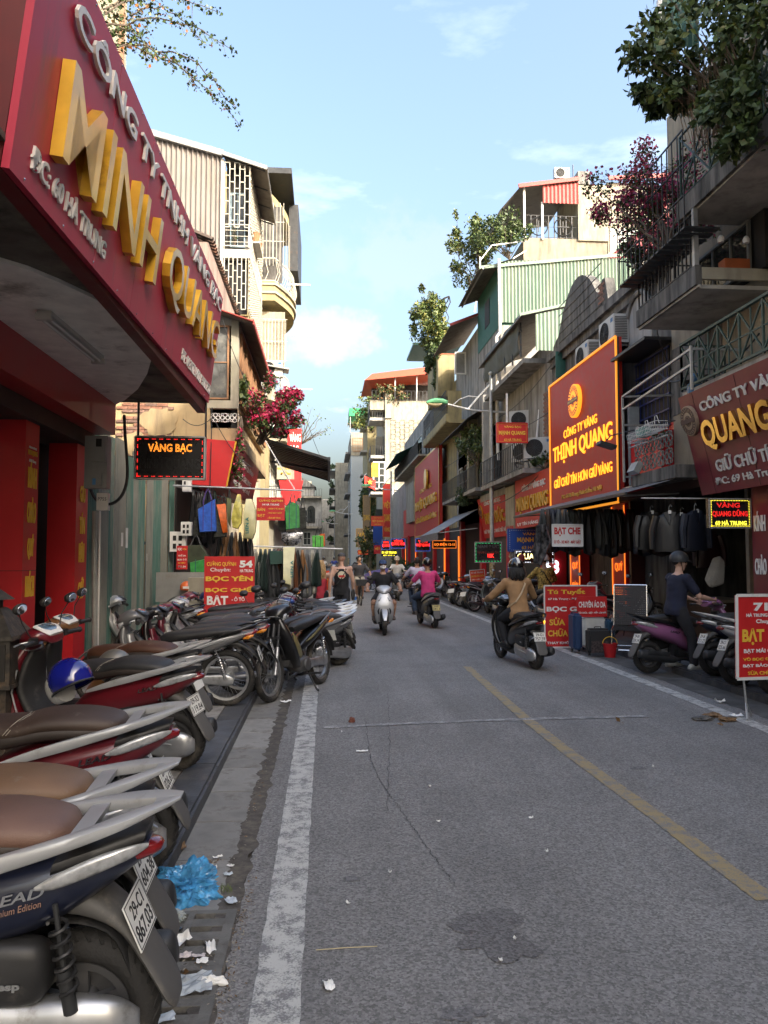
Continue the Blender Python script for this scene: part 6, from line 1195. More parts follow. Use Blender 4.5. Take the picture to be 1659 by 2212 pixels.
# little breeze block balcony with baskets
wb((5.85, 12.45, 3.0), (6.75, 14.3, 3.22), PL_D, 'balcony_slab')
for i in range(5):
 for j in range(2): flower_block(T, V((5.9, 14.1 - i * .33, 3.4 + j * .3)) - q, .31, PL_G, frame(*RIGHT))
MB().tube([V((5.8, 14.3, 3.75)) - q, V((5.75, 12.5, 3.72)) - q], .015, 6).obj('rail_pipe', steel, T)
for i, (p, c) in enumerate((((5.8, 13.6, 3.78), white), ((5.78, 13.15, 3.82), white), ((5.8, 12.8, 3.84), white))):
 K = thing('wire_basket', ('white wire basket hung on the breeze block balcony', 'second white wire basket on the breeze block balcony', 'third white wire basket next to the maroon sign')[i], 'basket', p); mb = MB()
 for k in range(7): x = -.2 + k * .066; mb.tube([(0, x, .12), (-.02, x, 0), (-.2, x, -.02), (-.24, x, .14)], .005, 4)
 for z in (0, .07, .14): mb.tube([(-.0, -.21, z), (-.22, -.21, z), (-.22, .21, z), (0, .21, z)], .005, 4)
 mb.obj('wires', c, K)
 MB().tube([(-.1, -.1, .12), (-.12, -.05, .26), (-.12, .03, .26), (-.1, .08, .12)], .007, 5).obj('hook', white, K)
TB = None
o = MB().b2((0, 0, 0), (.15, .3, .16)).obj('green_tub', M('green_tub', (.12, .3, .25), .5)); o.location = (5.62, 13.2, 3.82); tag(o, 'green plastic tub inside the wire baskets', 'tub')
K = thing('water_bottle', 'blue water bottle standing behind the top corner of the maroon sign', 'bottle', (6.05, 12.1, 4.3)); MB().lathe([(0, 0), (.12, 0), (.13, .12), (.12, .2), (.05, .26), (.045, .33), (0, .33)], 14).obj('body', M('blue_plastic', (.08, .22, .4), .15, trans=.3), K, True); MB().lathe([(0, .33), (.05, .33), (.05, .38), (0, .38)], 12).obj('cap', M('blue_cap', (.03, .2, .5)), K)
# trellis cage and its bougainvillea
K = thing('trellis_cage', 'hanging steel trellis cage full of bougainvillea between the two balconies', 'trellis', (5.3, 10.8, 6.55)); mb = MB()
for i in range(12): mb.b2((0, i * .22, 0), (.55, i * .22 + .14, .03))
mb.obj('slatted_floor', darksteel, K); mb = MB()
for i in range(15): mb.bar((0, i * .18, 0), (0, i * .18, 1.5), .015)
for z in (.5, 1.0, 1.5): mb.bar((0, 0, z), (0, 2.6, z), .02); mb.bar((0, 2.6, z), (.9, 2.6, z), .02)
for i in range(5): mb.bar((i * .2, 2.6, 0), (i * .2, 2.6, 1.5), .015)
mb.obj('bars', darksteel, K)
bush('bougainvillea', 'shaded purple red bougainvillea tumbling from the trellis cage on the right', at(1412, 430, 12.4), (1.15, .9, 1.0), 6500, .062, (G_DK, G_MD, G_OR, G_LT), (4, 2, 1, .6), base=(5.5, 11.8, 6.6), flowers=((P_MV, P_PK), 1.1, (4, 1)), nc=40, stems=16)
bush('bougainvillea', 'lower green tail of the right bougainvillea with a few white flowers', at(1392, 545, 13.3), (.45, .5, .4), 1300, .07, (G_DK, G_MD), (3, 2), base=at(1430, 500, 13.3), flowers=((P_MV, white), .25, (2, 1)), nc=14)
# overgrown roof garden, top right
sheet('green_panel', H69, at(1440, 100, 10.6) - q, (1, 0, 0), (0, 0, 1), .5, 1.2, TIND, .09, .014); MB().bar(at(1430, 105, 10.5) - q, at(1424, 15, 10.5) - q + V((0, 0, .1)), .06).obj('downpipe', white, H69)
bush('umbrella_tree', 'large overgrown roof shrub with finger leaves at the top right', at(1550, 90, 10), (1.25, 1.4, 1.0), 5600, .12, (G_DK, G_MD, G_LT, G_YL), (3, 4, 2.6, .5), base=(6.0, 9.8, 7.3), nc=64, stems=26, droop=.6); bush('umbrella_tree', 'low branch of finger leaves reaching out under the big roof shrub', at(1425, 215, 10.6), (.5, .5, .17), 900, .12, (G_DK, G_MD), (3, 1), base=at(1500, 215, 10.4), nc=12, stems=9, droop=.6); bush('umbrella_tree', 'small tuft of leaves beside the gutter pipe at the top right', at(1425, 85, 10.4), (.14, .2, .14), 120, .11, (G_DK, G_MD), (3, 1), base=at(1450, 105, 10.4), nc=5, stems=4)
bush('potted_shrub', 'dark shrub behind the green lattice rail of the top balcony', at(1600, 250, 9.4), (.6, .8, .6), 2400, .13, (G_DK, G_MD), (3, 1), base=(6.0, 9.4, 7.3), nc=16)
K = thing('dry_creeper', 'brown tangle of dead stems hanging over the green rail', 'plant', at(1535, 160, 10.2)); mb = MB()
for i in range(130): x, y = R.gauss(0, .2), R.gauss(0, .2); l = R.uniform(.4, 1.15); mb.tube([(x, y, R.uniform(-.1, .2)), (x + R.uniform(-.06, .06), y, -l * .5), (x * .6 + R.uniform(-.06, .06), y, -l)], .005, 3, False)
mb.obj('stems', M('dead_stem', (.17, .115, .07), .9, var=.3), K, kind='stuff')
# maroon sign QUANG DUNG
vq = V((-.38, 0, 1.64)); K, fq = board('shop_sign', 'maroon leaning sign of number 69 with mirror gold letters QUANG', 'sign', V((6.28, 12.4, 2.69)), ((0, -1, 0), vq), 4.6, vq.length, MARP, [('CÔNG TY VÀNG BẠC', .47, .83, .66, .14, WLET, .02), ('GIỮ CHỮ TÍN HƠN GIỮ VÀNG', .56, .27, .82, .15, WLET, .02), ('ĐC: 69 Hà Trung', .31, .1, .38, .09, WLET, .01)], .1)
letters('QUANG', fq @ V((.33 * 4.6, .55 * vq.length, 0)), fq, 1.9, .5, GOLDM, .06, .03, K); letters('DŨNG', fq @ V((.76 * 4.6, .57 * vq.length, 0)), fq, 1.6, .54, GOLDM, .06, .03, K)
def emblem(T, c, fr_, r, m, ms, d=.05):
 X4 = Matrix.Translation(c) @ fr_.to_4x4(); MB().lathe([(0, 0), (r, 0), (r, d), (r * .93, d + .006), (0, d + .006)], 32).xf(X4).obj('emblem', m, T, 40); mb = MB()
 for r_ in (.9, .62, .34): mb.lathe([(r * r_ - .006, d + .006), (r * r_ + .006, d + .006), (r * r_ + .006, d + .012), (r * r_ - .006, d + .012)], 28)
 for k in range(24): a = 2 * pi * k / 24; mb.bar((cos(a) * r * .66, sin(a) * r * .66, d + .008), (cos(a + .1) * r * .86, sin(a + .1) * r * .86, d + .008), r * .08, .006)
 for k in range(12): a = 2 * pi * k / 12; mb.bar((cos(a) * r * .1, sin(a) * r * .1, d + .008), (cos(a) * r * .3, sin(a) * r * .3, d + .008), r * .05, .006)
 mb.xf(X4).obj('emblem_pattern', ms, T); MB().b2((-r * .95, -r * .14, d + .012), (r * .95, r * .14, d + .018)).xf(X4).obj('emblem_band', ms, T)
emblem(K, fq @ V((.25, 1.25, 0)), fq, .25, M('emblem_tan', (.35, .26, .18), .5), M('emblem_brown', (.1, .06, .05), .5)); mb = MB()
for u in (.47, 1.75, 3.0): mb.b2((u, .01, .001), (u + .006, vq.length - .01, .004))
mb.xf(fq.to_4x4()).obj('panel_joint', dark, K)
# ground floors 67 / 69: a deep dark room with a back wall, counters and goods
T, q, wb = bld('leather_shop', 'open dark leather workshop number 67 under the grey awning', 6.7, 9.4, 12.2, 16.1, .1, None)
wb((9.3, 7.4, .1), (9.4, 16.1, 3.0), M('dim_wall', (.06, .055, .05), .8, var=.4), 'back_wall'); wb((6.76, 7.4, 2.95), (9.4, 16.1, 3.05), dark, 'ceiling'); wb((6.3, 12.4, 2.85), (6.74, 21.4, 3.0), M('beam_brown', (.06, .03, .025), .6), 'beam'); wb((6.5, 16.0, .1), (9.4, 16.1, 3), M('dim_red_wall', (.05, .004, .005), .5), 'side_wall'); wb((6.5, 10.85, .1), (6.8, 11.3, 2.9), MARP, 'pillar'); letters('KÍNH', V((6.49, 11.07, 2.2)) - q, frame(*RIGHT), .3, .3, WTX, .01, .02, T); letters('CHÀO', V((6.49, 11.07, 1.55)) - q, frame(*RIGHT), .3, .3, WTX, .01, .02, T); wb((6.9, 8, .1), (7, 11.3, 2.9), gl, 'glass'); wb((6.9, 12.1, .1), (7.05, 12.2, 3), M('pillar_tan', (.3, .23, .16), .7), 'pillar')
wb((6.9, 13.4, .1), (7.6, 15, .85), M('counter_brown', (.07, .035, .02), .5), 'counter'); wb((6.85, 13.3, .85), (7.65, 15.1, .9), M('counter_top', (.25, .2, .14), .5), 'counter_top')
MB().b2(V((6.76, 14.4, 3.05)) - q, V((6.8, 21.4, 4.3)) - q).obj('red_fascia', REDP, T); wb((6.5, 14.4, 3.2), (6.74, 15.9, 4.15), REDP, 'red_fascia')
# awning of 67
AW = thing('street_awning', 'long grey awning sloping out over the leather shop', 'awning', (6.4, 12.7, 3.12)); q = V(AW.location); n = 16
for i in range(n):
 y0, y1 = 7.8 * i / n, 7.8 * (i + 1) / n; sg = .012 * (i % 2)
 MB().add([(0, y0, sg), (-1.3, y0, -.36 + sg), (-1.3, y1, -.36 + sg), (0, y1, sg), (0, y0, sg + .01), (-1.3, y0, -.35 + sg), (-1.3, y1, -.35 + sg), (0, y1, sg + .01)], [(0, 1, 2, 3), (7, 6, 5, 4), (0, 4, 5, 1), (1, 5, 6, 2), (2, 6, 7, 3), (3, 7, 4, 0)]).obj('strip', awnm, AW)
MB().bar((-1.31, -.02, -.38), (-1.31, 7.8, -.38), .04, .05).obj('front_bar', darksteel, AW); MB().bar((0, -.05, 0), (0, 7.8, 0), .07, .07).obj('roller', steel, AW); MB().b2((-.14, -.14, -.14), (.2, -.02, .14)).obj('end_box', PL_C, AW); MB().bar((0, .8, -.3), (-1.25, .6, -.38), .03).bar((0, 7, -.3), (-1.25, 7.2, -.38), .03).obj('arm', steel, AW)
# 65: old gabled house behind the big red sign
T, q, wb = bld('gabled_house', 'old mould streaked house with a curved parapet behind the THỊNH QUANG sign', 6.8, 14, 14.5, 22.4, 7.7, PL_D); H65 = T
P = [(22.3, 7.7), (22.3, 7.95), (21.75, 8.15)] + [(21.6 - 3.0 * i / 12, 8.2 + 1.05 * sin(pi * (.02 + .96 * i / 12)) ** .7) for i in range(13)] + [(18.4, 8.25), (18.2, 8.5), (18.0, 8.5), (17.8, 7.9), (14.5, 7.9), (14.5, 7.7)]
MB().prism([(a - q.y, b) for a, b in P], -.02, .22, 'x').obj('parapet', PL_D, T); mb = MB()
for k in range(5): mb.b2(V((6.765, 18.2, 7.9 + k * .26)) - q, V((6.782, 21.7, 7.92 + k * .26)) - q)
mb.obj('plaster_groove', PL_D, T); wb((6.6, 14.5, 7.5), (6.8, 22.4, 7.68), PL_D, 'cornice'); wb((6.7, 14.5, 7.3), (6.8, 22.4, 7.5), PL_D, 'cornice'); bricks(T, (6.79, 18.45, 7.95), RIGHT, .5, .5, BR, lim=12); bricks(T, (6.79, 17.3, 6.6), RIGHT, .36, .6, BR, lim=14)
MB().prism([(15.9 + .62 * cos(pi * i / 14) - q.y, 6.6 + .72 * sin(pi * i / 14)) for i in range(15)] + [(15.28 - q.y, 6.0), (16.52 - q.y, 6.0)], -.06, .0, 'x').obj('arch_panel', PL_W, T); mb = MB().tube([V((6.72, 15.9 + .68 * cos(pi * i / 14), 6.6 + .78 * sin(pi * i / 14))) - q for i in range(15)], .06, 6); mb.obj('arch_moulding', PL_G, T)
wb((6.78, 14.6, 3.6), (6.8, 16.1, 5.9), dark, 'opening'); mb = MB()
for i in range(9): mb.bar(V((6.74, 14.6 + i * .19, 3.6)) - q, V((6.74, 14.6 + i * .19, 5.85)) - q, .014)
for i in range(8): mb.bar(V((6.73, 14.5, 3.65 + i * .31)) - q, V((6.73, 16.15, 3.65 + i * .31)) - q, .03)
mb.obj('blue_grille', M('grille_blue', (.015, .03, .13), .5), T); wb((6.2, 14.4, 5.92), (6.8, 16.2, 5.98), darksteel, 'lintel'); wb((6.5, 15.95, 3.2), (6.72, 16.05, 4.9), M('pale_panel', (.3, .33, .33), .5), 'panel')
bricks(T, (6.79, 22.3, 4.3), RIGHT, .6, 1.6, BR, lim=60); wb((6.6, 21.3, 4.1), (6.78, 21.5, 7.3), PL_D, 'pier')
for i, (y_, z_, l) in enumerate(((16.9, 6.45, 'air conditioner standing above the right corner of the big red sign'), (18.6, 6.35, 'lower air conditioner behind the top edge of the big red sign'))): ac((6.55, y_, z_), -pi / 2 + .0, l, s=1.15)
o = MB().b2((0, 0, 0), (.7, .03, .75)).obj('metal_sheeting', TIND); o.location = at(1201, 815, 21.2); tag(o, 'dark green metal panel left of the big red sign top', 'panel')
K, f_ = board('shop_sign', 'tall red THỊNH QUANG sign with glowing orange letters and gold frame', 'sign', V((6.3, 21.1, 2.85)), RIGHT, 5.0, 3.62, SGR, [('CÔNG TY VÀNG', .5, .575, .5, .075, emis('sign_orange', (1, .36, .02), .5), .015, .01), ('THỊNH QUANG', .5, .435, .88, .15, emis('sign_orange', (1, .4, .03), .45), .02, .012), ('GIỮ CHỮ TÍN HƠN GIỮ VÀNG', .5, .235, .86, .085, emis('sign_orange', (1, .36, .02), .5), .015, .01), ('ĐC: 65 Hà Trung, Hoàn Kiếm, Hà Nội', .5, .115, .6, .045, GOLD, .02)], .12, rim=emis('sign_edge', (1, .36, .03), .22), rimw=.05, rimd=.03)
emblem(K, f_ @ V((2.3, 2.75, 0)), f_, .42, emis('sign_orange2', (1, .3, .02), .4), M('emblem_red', (.25, .03, .02), .4), .09); letters('VÀNG THỊNH QUANG', f_ @ V((2.3, 2.75, .115)), f_, .72, .07, GOLD, .004, .02, K)
for s in (-.1, .02): MB().bar((0.0, -5.02 - s, 0), (0.02, -5.02 - s, 3.6), .03).obj('edge_post', darksteel, K)
FL = thing('floodlight', 'dark floodlight on a long arm before the QUANG letters', 'lamp', at(1310, 962, 14.9)); MB().box((0, 0, 0), (.34, .26, .07), Matrix.Rotation(.3, 3, 'Y')).obj('lamp_head', darksteel, FL); MB().tube([(0, 0, .1), (.1, 0, .2), V((6.6, 14.0, 4.25)) - V(FL.location)], .014, 5).obj('arm', darksteel, FL)
FL = thing('floodlight', 'grey floodlight over the top corner of the maroon sign', 'lamp', at(1500, 850 - 28, 12.6)); MB().box((0, 0, 0), (.45, .2, .07), Matrix.Rotation(-.3, 3, 'Y')).obj('lamp_head', darksteel, FL); MB().tube([(.2, 0, 0), (.45, 0, -.15)], .02, 5).obj('arm', darksteel, FL)
FL = thing('floodlight', 'small floodlight on the slab under the breeze blocks', 'lamp', (5.8, 14.0, 3.28)); MB().box((0, 0, .05), (.12, .32, .2), Matrix.Rotation(.5, 3, 'Y')).obj('lamp_head', steel, FL); MB().bar((0, 0, 0), (.1, 0, -.08), .03).obj('arm', darksteel, FL)
# shop 65 front: red pillars with lit vertical writing, glass
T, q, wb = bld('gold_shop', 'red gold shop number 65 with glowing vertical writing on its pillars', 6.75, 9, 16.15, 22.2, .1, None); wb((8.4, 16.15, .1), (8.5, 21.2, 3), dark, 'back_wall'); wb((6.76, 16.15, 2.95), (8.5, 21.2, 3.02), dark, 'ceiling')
EO = emis('neon_orange', (1, .22, .02), .35)
for y_ in (16.3, 19.3): wb((6.5, y_, .1), (6.74, y_ + .75, 2.85), REDP, 'pillar'); MB().b2(V((6.47, y_ + .72, .3)) - q, V((6.49, y_ + .74, 2.8)) - q).b2(V((6.47, y_, .3)) - q, V((6.49, y_ + .02, 2.8)) - q).obj('neon_edge', EO, T)
for i, s in enumerate(('KÍNH', 'CHÀO', 'QUÝ', 'KHÁCH')):
 for y_, m_ in ((16.68, EO), (19.68, EO)): letters(s, V((6.49, y_, 2.5 - i * .52)) - q, frame(*RIGHT), .45, .24, m_, .006, .02, T)
wb((6.9, 17.1, .1), (6.93, 19.2, 2.6), gl, 'glass'); wb((6.95, 17.6, 2.3), (6.98, 18.8, 2.5), M('interior_red_sign', (.4, .02, .01)), 'interior_sign'); wb((6.95, 16.2, .1), (7.0, 16.28, 2.5), EO, 'neon_tube')
wb((6.4, 21.2, .1), (6.74, 22.6, 2.6), REDP, 'pillar'); letters('63', V((6.3, 21.15, 1.4)) - q, fl, .42, .38, LEW, .02, .03, T)
wb((6.95, 20.1, .1), (6.98, 21.2, 2.6), M('grey_glass_front', (.12, .14, .14), .1), 'glass')
# MANH QUANG 63
board('shop_sign', 'red MẠNH QUANG fascia sign with gold letters left of the big sign', 'sign', V((6.3, 25.2, 2.6)), RIGHT, 4.0, 1.6, SGR, [('CÔNG TY VÀNG BẠC', .56, .78, .66, .17, WLET, .015), ('MẠNH QUANG', .52, .45, .9, .36, GOLD, .05, .03), ('UY TÍN HÀNG ĐẦU', .5, .1, .85, .1, WTX)], .12)
board('shop_sign', 'cream strip panel between two red fascia signs', 'sign', V((6.3, 26.6, 2.5)), RIGHT, 1.3, 1.6, PL_C, [('63 HÀ TRUNG', .5, .12, .8, .1, RTX)], .1)
vn = V((-.3, 0, 1.6)); K, f_ = board('shop_sign', 'maroon NAM ĐỨC sign leaning out behind the lamp post', 'sign', V((6.6, 31.6, 2.45)), ((0, -1, 0), vn), 4.7, vn.length, SGR, [('CÔNG TY VÀNG BẠC', .55, .84, .62, .13, WLET, .015), ('NAM ĐỨC', .55, .52, .72, .36, GOLD, .04, .03), ('GIỮ TÍN VÀNG NHƯ GIỮ VÀNG', .5, .17, .92, .11, WLET, .01)], .1); emblem(K, f_ @ V((.4, 1.1, 0)), f_, .28, GOLD, MARP)
board('shop_sign', 'towering red NHẬT QUANG sign with gold letters beyond the lamp post', 'sign', V((6.3, 54, 3.1)), RIGHT, 11.5, 4.9, SGR, [('CÔNG TY VÀNG', .5, .6, .5, .06, GOLD, .03), ('NHẬT QUANG', .5, .42, .86, .19, GOLD, .1, .03), ('GIỮ CHỮ TÍN HƠN GIỮ VÀNG', .5, .22, .85, .08, GOLD, .05)], .2, rim=GOLD, rimw=.1); emblem(bpy.context.scene.objects['shop_sign.005'] if False else K, f_ @ V((4.3, 1.1, 0)), f_, .01, GOLD, MARP) if False else None
o = MB().lathe([(0, 0), (.62, 0), (.62, .12), (0, .12)], 24, ax='x').obj('emblem_disc', GOLD); o.location = at(924, 1035, 47); o.location.x = 6.1; tag(o, 'round gold emblem on the NHẬT QUANG sign', 'emblem')
# upper floors of 63, 61, 59
T, q, wb = bld('patched_house', 'patched house with a grey canvas screen under a sloping tin roof', 6.8, 15, 22.5, 29.2, 8.3, PL_G)
mb = MB(); C = [at(1097, 830, 28.6), at(1097, 770, 28.6), at(1190, 680, 23.3), at(1190, 765, 23.3)]
for p in C: p.x = 6.05
vs = []
for i in range(17):
 for j in range(9): a = C[0].lerp(C[3], i / 16); b = C[1].lerp(C[2], i / 16); p = a.lerp(b, j / 8) + V((.09 * noise.noise(V((i * .45, j * .35, 2))) - .08 * sin(pi * j / 8), 0, 0)); vs.append(p - q)
o = mb.add(vs, [(i * 9 + j, (i + 1) * 9 + j, (i + 1) * 9 + j + 1, i * 9 + j + 1) for i in range(16) for j in range(8)]).obj('canvas_screen', canvas, T, True); o.modifiers.new('s', 'SOLIDIFY').thickness = .01
mb = MB()
for i in range(6): y_ = 23.3 + i * 1.06; mb.bar(V((6.05, y_, 7.9)) - q, V((6.05, y_, 9.0)) - q, .05)
mb.bar(V((6.05, 23.2, 8.7)) - q, V((6.05, 28.7, 8.7)) - q, .05); mb.obj('frame', darksteel, T); wb((6.1, 23.2, 7.7), (6.8, 29.1, 7.85), PL_G, 'balcony_slab')
sheet('tin_roof', T, V((5.85, 22.5, 8.95)) - q, (0, 1, 0), (1.8, 0, .45), 6.5, 1.85, TINU, .14, .018); MB().bar(V((5.8, 22.45, 8.97)) - q, V((7.7, 22.45, 9.42)) - q, .06, .08).obj('roof_edge', TING, T); sheet('green_sheet', T, V((6.3, 22.48, 7.9)) - q, (1, 0, 0), (0, 0, 1), 1.3, 1.1, TING, .12, .016, 1.4); bricks(T, (6.785, 23.4, 4.3), RIGHT, .8, 3.0, BR, lim=110)
K = thing('downpipe', 'white downpipe with offset bends on the green clad house', 'pipe', (6.7, 29.0, 7)); MB().tube([(0, 0, 6.3), (.02, 0, 3.4), (-.12, 0, 3.2), (-.12, 0, 0), (-.1, 0, -1.6)], .06, 8).obj('pipe', white, K)
T, q, wb = bld('green_clad_house', 'tall house clad in pale green corrugated metal', 6.8, 13, 29.25, 33.6, 10.75, PL_G); H61 = T
wb((6.84, 29.3, 10.75), (13, 33.5, 13.2), TIND, 'upper_core'); sheet('corrugated_side', T, V((6.8, 29.2, 10.85)) - q, (1, 0, 0), (0, 0, 1), 5.4, 2.45, TING, .14, .024, 2.75); sheet('corrugated_front', T, V((6.78, 33.6, 10.75)) - q, (0, -1, 0), (0, 0, 1), 4.3, 2.5, TIND, .14, .015)
wb((6.755, 31.1, 11.4), (6.77, 32.0, 12.5), dark, 'opening'); MB().bar(V((6.1, 29.1, 12.95)) - q, V((6.1, 33.8, 12.95)) - q, .06).obj('gutter', TINX, T); sheet('roof_overhang', T, V((5.9, 29.1, 12.9)) - q, (0, 1, 0), (1.4, 0, .5), 4.6, 1.5, TINU, .14, .015); MB().bar(V((5.95, 29.15, 13.0)) - q, V((12.3, 29.15, 13.75)) - q, .05, .12).obj('roof_edge', TING, T)
T, q, wb = bld('grey_house', 'narrow grey rendered house with an open white casement high up', 6.8, 13, 33.7, 39.5, 12.0, PL_G); window(T, V((6.2, 36.4, 10.5)) - q, FRONT, .55, 1.1, white, M('frosted', (.25, .25, .24), .5), 1, 1, .07)
sheet('roof_overhang', T, V((5.5, 33.6, 12.0)) - q, (0, 1, 0), (1.6, 0, .65), 5.2, 1.7, TINU, .14, .015); MB().bar(V((5.5, 33.55, 12.05)) - q, V((7, 33.55, 12.65)) - q, .05, .12).obj('roof_edge', TINR, T)
sheet('dark_awning', T, V((5.6, 30.0, 7.2)) - q, (0, 1, 0), (1.3, 0, .85), 7.5, 1.55, TINU, .14, .015)
# yellow balcony house
T, q, wb = bld('yellow_house', 'yellow house with a projecting balcony and red tiled ledge', 6.8, 13, 39.6, 48, 11.0, PL_YE)
wb((5.62, 35.5, 8.0), (6.8, 44, 8.15), PL_YE, 'balcony_slab'); wb((5.6, 35.45, 8.05), (5.72, 44, 8.4), PL_YE, 'slab_edge'); wb((5.72, 35.45, 7.98), (6.35, 35.6, 9.5), PL_YE, 'end_parapet'); rail(T, V((5.65, 35.7, 8.4)) - q, V((5.65, 44, 8.4)) - q, 1.15, .35, darksteel, .02, mid=(.4, .7))
wb((5.9, 40, 10.2), (6.8, 44, 12.4), PL_YE, 'bay'); MB().prism([(40 - q.y, 12.4), (44 - q.y, 12.4), (44 - q.y, 12.7), (40 - q.y, 12.5)], -1.0, 0, 'x').obj('tile_ledge', M('ledge_tiles', (.33, .1, .05), .8), T)
bush('creeper', 'sunlit green creeper cascading off the roof of the yellow house', at(930, 690, 41), (1.05, 1.3, 2.0), 6500, .17, (G_MD, G_LT, G_YL), (2, 4, 1.6), base=at(970, 640, 41), nc=34, stems=4, droop=1.0)
bush('creeper', 'darker lower half of the hanging creeper on the yellow house', at(940, 775, 41), (.6, 1.1, 1.5), 3600, .17, (G_DK, G_MD), (4, 2), base=at(960, 730, 41), nc=28, stems=3, droop=1.0)
MB().b2((0, 0, 0), (3.0, 4, .15)).obj('roof_plane', TIND, None).location = at(893, 745, 47); tag(bpy.data.objects['roof_plane'], 'dark canopy behind the hanging creeper', 'canopy')
bush('roof_shrub', 'yellow green roof shrub standing above the green clad house', at(1015, 545, 40), (1.4, 1.2, 1.9), 3200, .2, (G_MD, G_LT, G_YL, G_DK), (3, 3, 2, 2), base=at(1030, 640, 40), nc=30, stems=14); bush('roof_shrub', 'wide leafy roof shrub against the concrete penthouse', at(1090, 500, 38), (1.5, 1.2, 1.1), 3000, .17, (G_MD, G_DK, G_LT), (3, 3, 2), base=at(1100, 560, 38), nc=28, stems=12); bush('roof_shrub', 'lone wispy sapling poking above the roof shrubs', at(988, 462, 40), (.16, .2, .35), 120, .14, (G_LT, G_YL), (2, 1), base=at(992, 560, 40), nc=3, stems=2)
# penthouse and red roofs at the back
T, q, wb = bld('rooftop_house', 'sunlit concrete rooftop house with red corrugated roofs above the green one', 10.2, 19, 38.5, 46, 18.2, PL_B)
wb((10.2, 38.5, 18.2), (19, 38.6, 18.3), PL_B, 'ledge'); wb((13.1, 38.4, 18.2), (14.7, 42, 21.2), PL_C, 'stair_tower'); wb((13.1, 38.35, 21.2), (13.75, 42, 21.9), PL_G, 'tower_top'); wb((14.7, 38.45, 15), (17.3, 44, 21.4), PL_C, 'wall'); wb((14.8, 38.4, 16.4), (16.6, 38.46, 18.9), white, 'door_panel')
sheet('red_wall', T, V((16.9, 38.4, 15.5)) - q, (1, 0, 0), (0, 0, 1), 2.6, 5.6, TINR, .2, .02, 5.9); sheet('red_gable', T, V((11.2, 38.3, 20.1)) - q, (1, 0, 0), (0, 0, 1), 1.9, .9, TINR, .2, .02, 1.15); MB().bar(V((9.9, 38.2, 20.9)) - q, V((13.1, 38.2, 21.4)) - q, .1, .2).bar(V((14.7, 38.2, 21.5)) - q, V((19.5, 38.2, 21.9)) - q, .1, .2).obj('roof_edge', TINR, T)
MB().add([V(p) - q for p in ((8.9, 38.3, 19.6), (10.0, 38.3, 20.9), (10.0, 44, 20.9), (8.9, 44, 19.6), (13.1, 38.3, 21.4), (13.1, 44, 21.4))], [(0, 1, 2, 3), (1, 4, 5, 2)]).obj('roof_sheet', TINU, T, fix=False)
rail(T, V((10.3, 38.5, 18.3)) - q, V((13.1, 38.5, 18.3)) - q, 1.2, .3, darksteel, .03, mid=(.5,)); mb = MB()
for c in (11.0, 12.3): mb.tube([V((c + .48 * cos(2 * pi * k / 16), 38.45, 18.9 + .48 * sin(2 * pi * k / 16))) - q for k in range(17)], .03, 4, False); mb.bar(V((c - .3, 38.45, 18.9)) - q, V((c + .3, 38.45, 18.9)) - q, .04).bar(V((c, 38.45, 18.6)) - q, V((c, 38.45, 19.2)) - q, .04)
mb.obj('round_ornament', darksteel, T); MB().bar(V((10.25, 38.45, 18.2)) - q, V((10.25, 38.45, 21)) - q, .1).bar(V((11.2, 38.45, 18.2)) - q, V((11.2, 38.45, 20.2)) - q, .1).obj('post', white, T); MB().tube([V((13.4, 40, 21.9)) - q, V((13.4, 40, 23.1)) - q], .03, 5).obj('aerial', darksteel, T)
sheet('red_slope', T, V((12.2, 36.5, 13.6)) - q, (4.6, 0, 3.9), (0, 0, 1), 6.4, 1.6, M('tin_maroon', (.2, .03, .04), .5, .1, var=.1), .2, .02); MB().bar(V((12.2, 36.45, 15.2)) - q, V((16.9, 36.45, 19.1)) - q, .08, .14).obj('roof_edge', TING, T)
ac((12.3, 38.6, 21.55), 0, 'air conditioner on top of the rooftop house'); mb = MB()
for a, b in (((7.6, 37, 15.5), (10.2, 38, 17.4)), ((7.6, 37, 15.5), (7.3, 37, 13.8)), ((8.2, 37, 17.2), (10.2, 38, 17.9)), ((7.6, 37, 16.4), (8.2, 37, 17.2)), ((7.6, 37, 15.5), (7.6, 37, 16.6))): mb.bar(V(a) - q, V(b) - q, .05)
mb.obj('roof_frame', white, T)
# clutter between the first floors and the signs, 22 < Y < 42
T, q, wb = bld('old_house', 'low shaded house with cluttered balconies behind the lamp post', 6.8, 13, 29.25, 39, 7.0, PL_D)
for x_, y0, y1, z in ((5.9, 22.6, 28.9, 4.2), (5.9, 30, 38.6, 4.3)): wb((x_, y0, z), (6.8, y1, z + .14), PL_G, 'balcony_slab'); rail(T, V((x_, y0, z + .14)) - q, V((x_, y1, z + .14)) - q, .9, .25, darksteel, .015, mid=(.5,))
for i in range(5): window(T, V((6.74, 38.4 - i * 1.8, 4.6)) - q, RIGHT, 1.1, 1.5, (PL_W, M('wood_shutter', (.12, .06, .03), .7), fm)[i % 3], glassd, 2, 2, .07)
wb((6.1, 32.4, 4.2), (6.5, 32.8, 7.6), PL_C, 'pillar'); wb((6.1, 29.3, 4.3), (6.4, 29.6, 8), PL_W, 'pillar'); wb((6.3, 26.6, 3.9), (6.79, 31, 4.15), PL_G, 'ledge'); wb((6.35, 27, 4.2), (6.6, 31, 4.4), M('green_tint_glass', (.05, .11, .1), .1), 'glass_band')
for i, (x, y, Y, l) in enumerate(((1135, 975, 24.2, 'large air conditioner under the small red MẠNH QUANG sign'), (1165, 968, 22.6, 'air conditioner tight to the right of the larger one'), (1130, 905, 25.5, 'pale air conditioner box just above the small red sign'))): p = at(x, y + 22, Y); ac(p, -.5 if i else -.9, l, s=1.1)
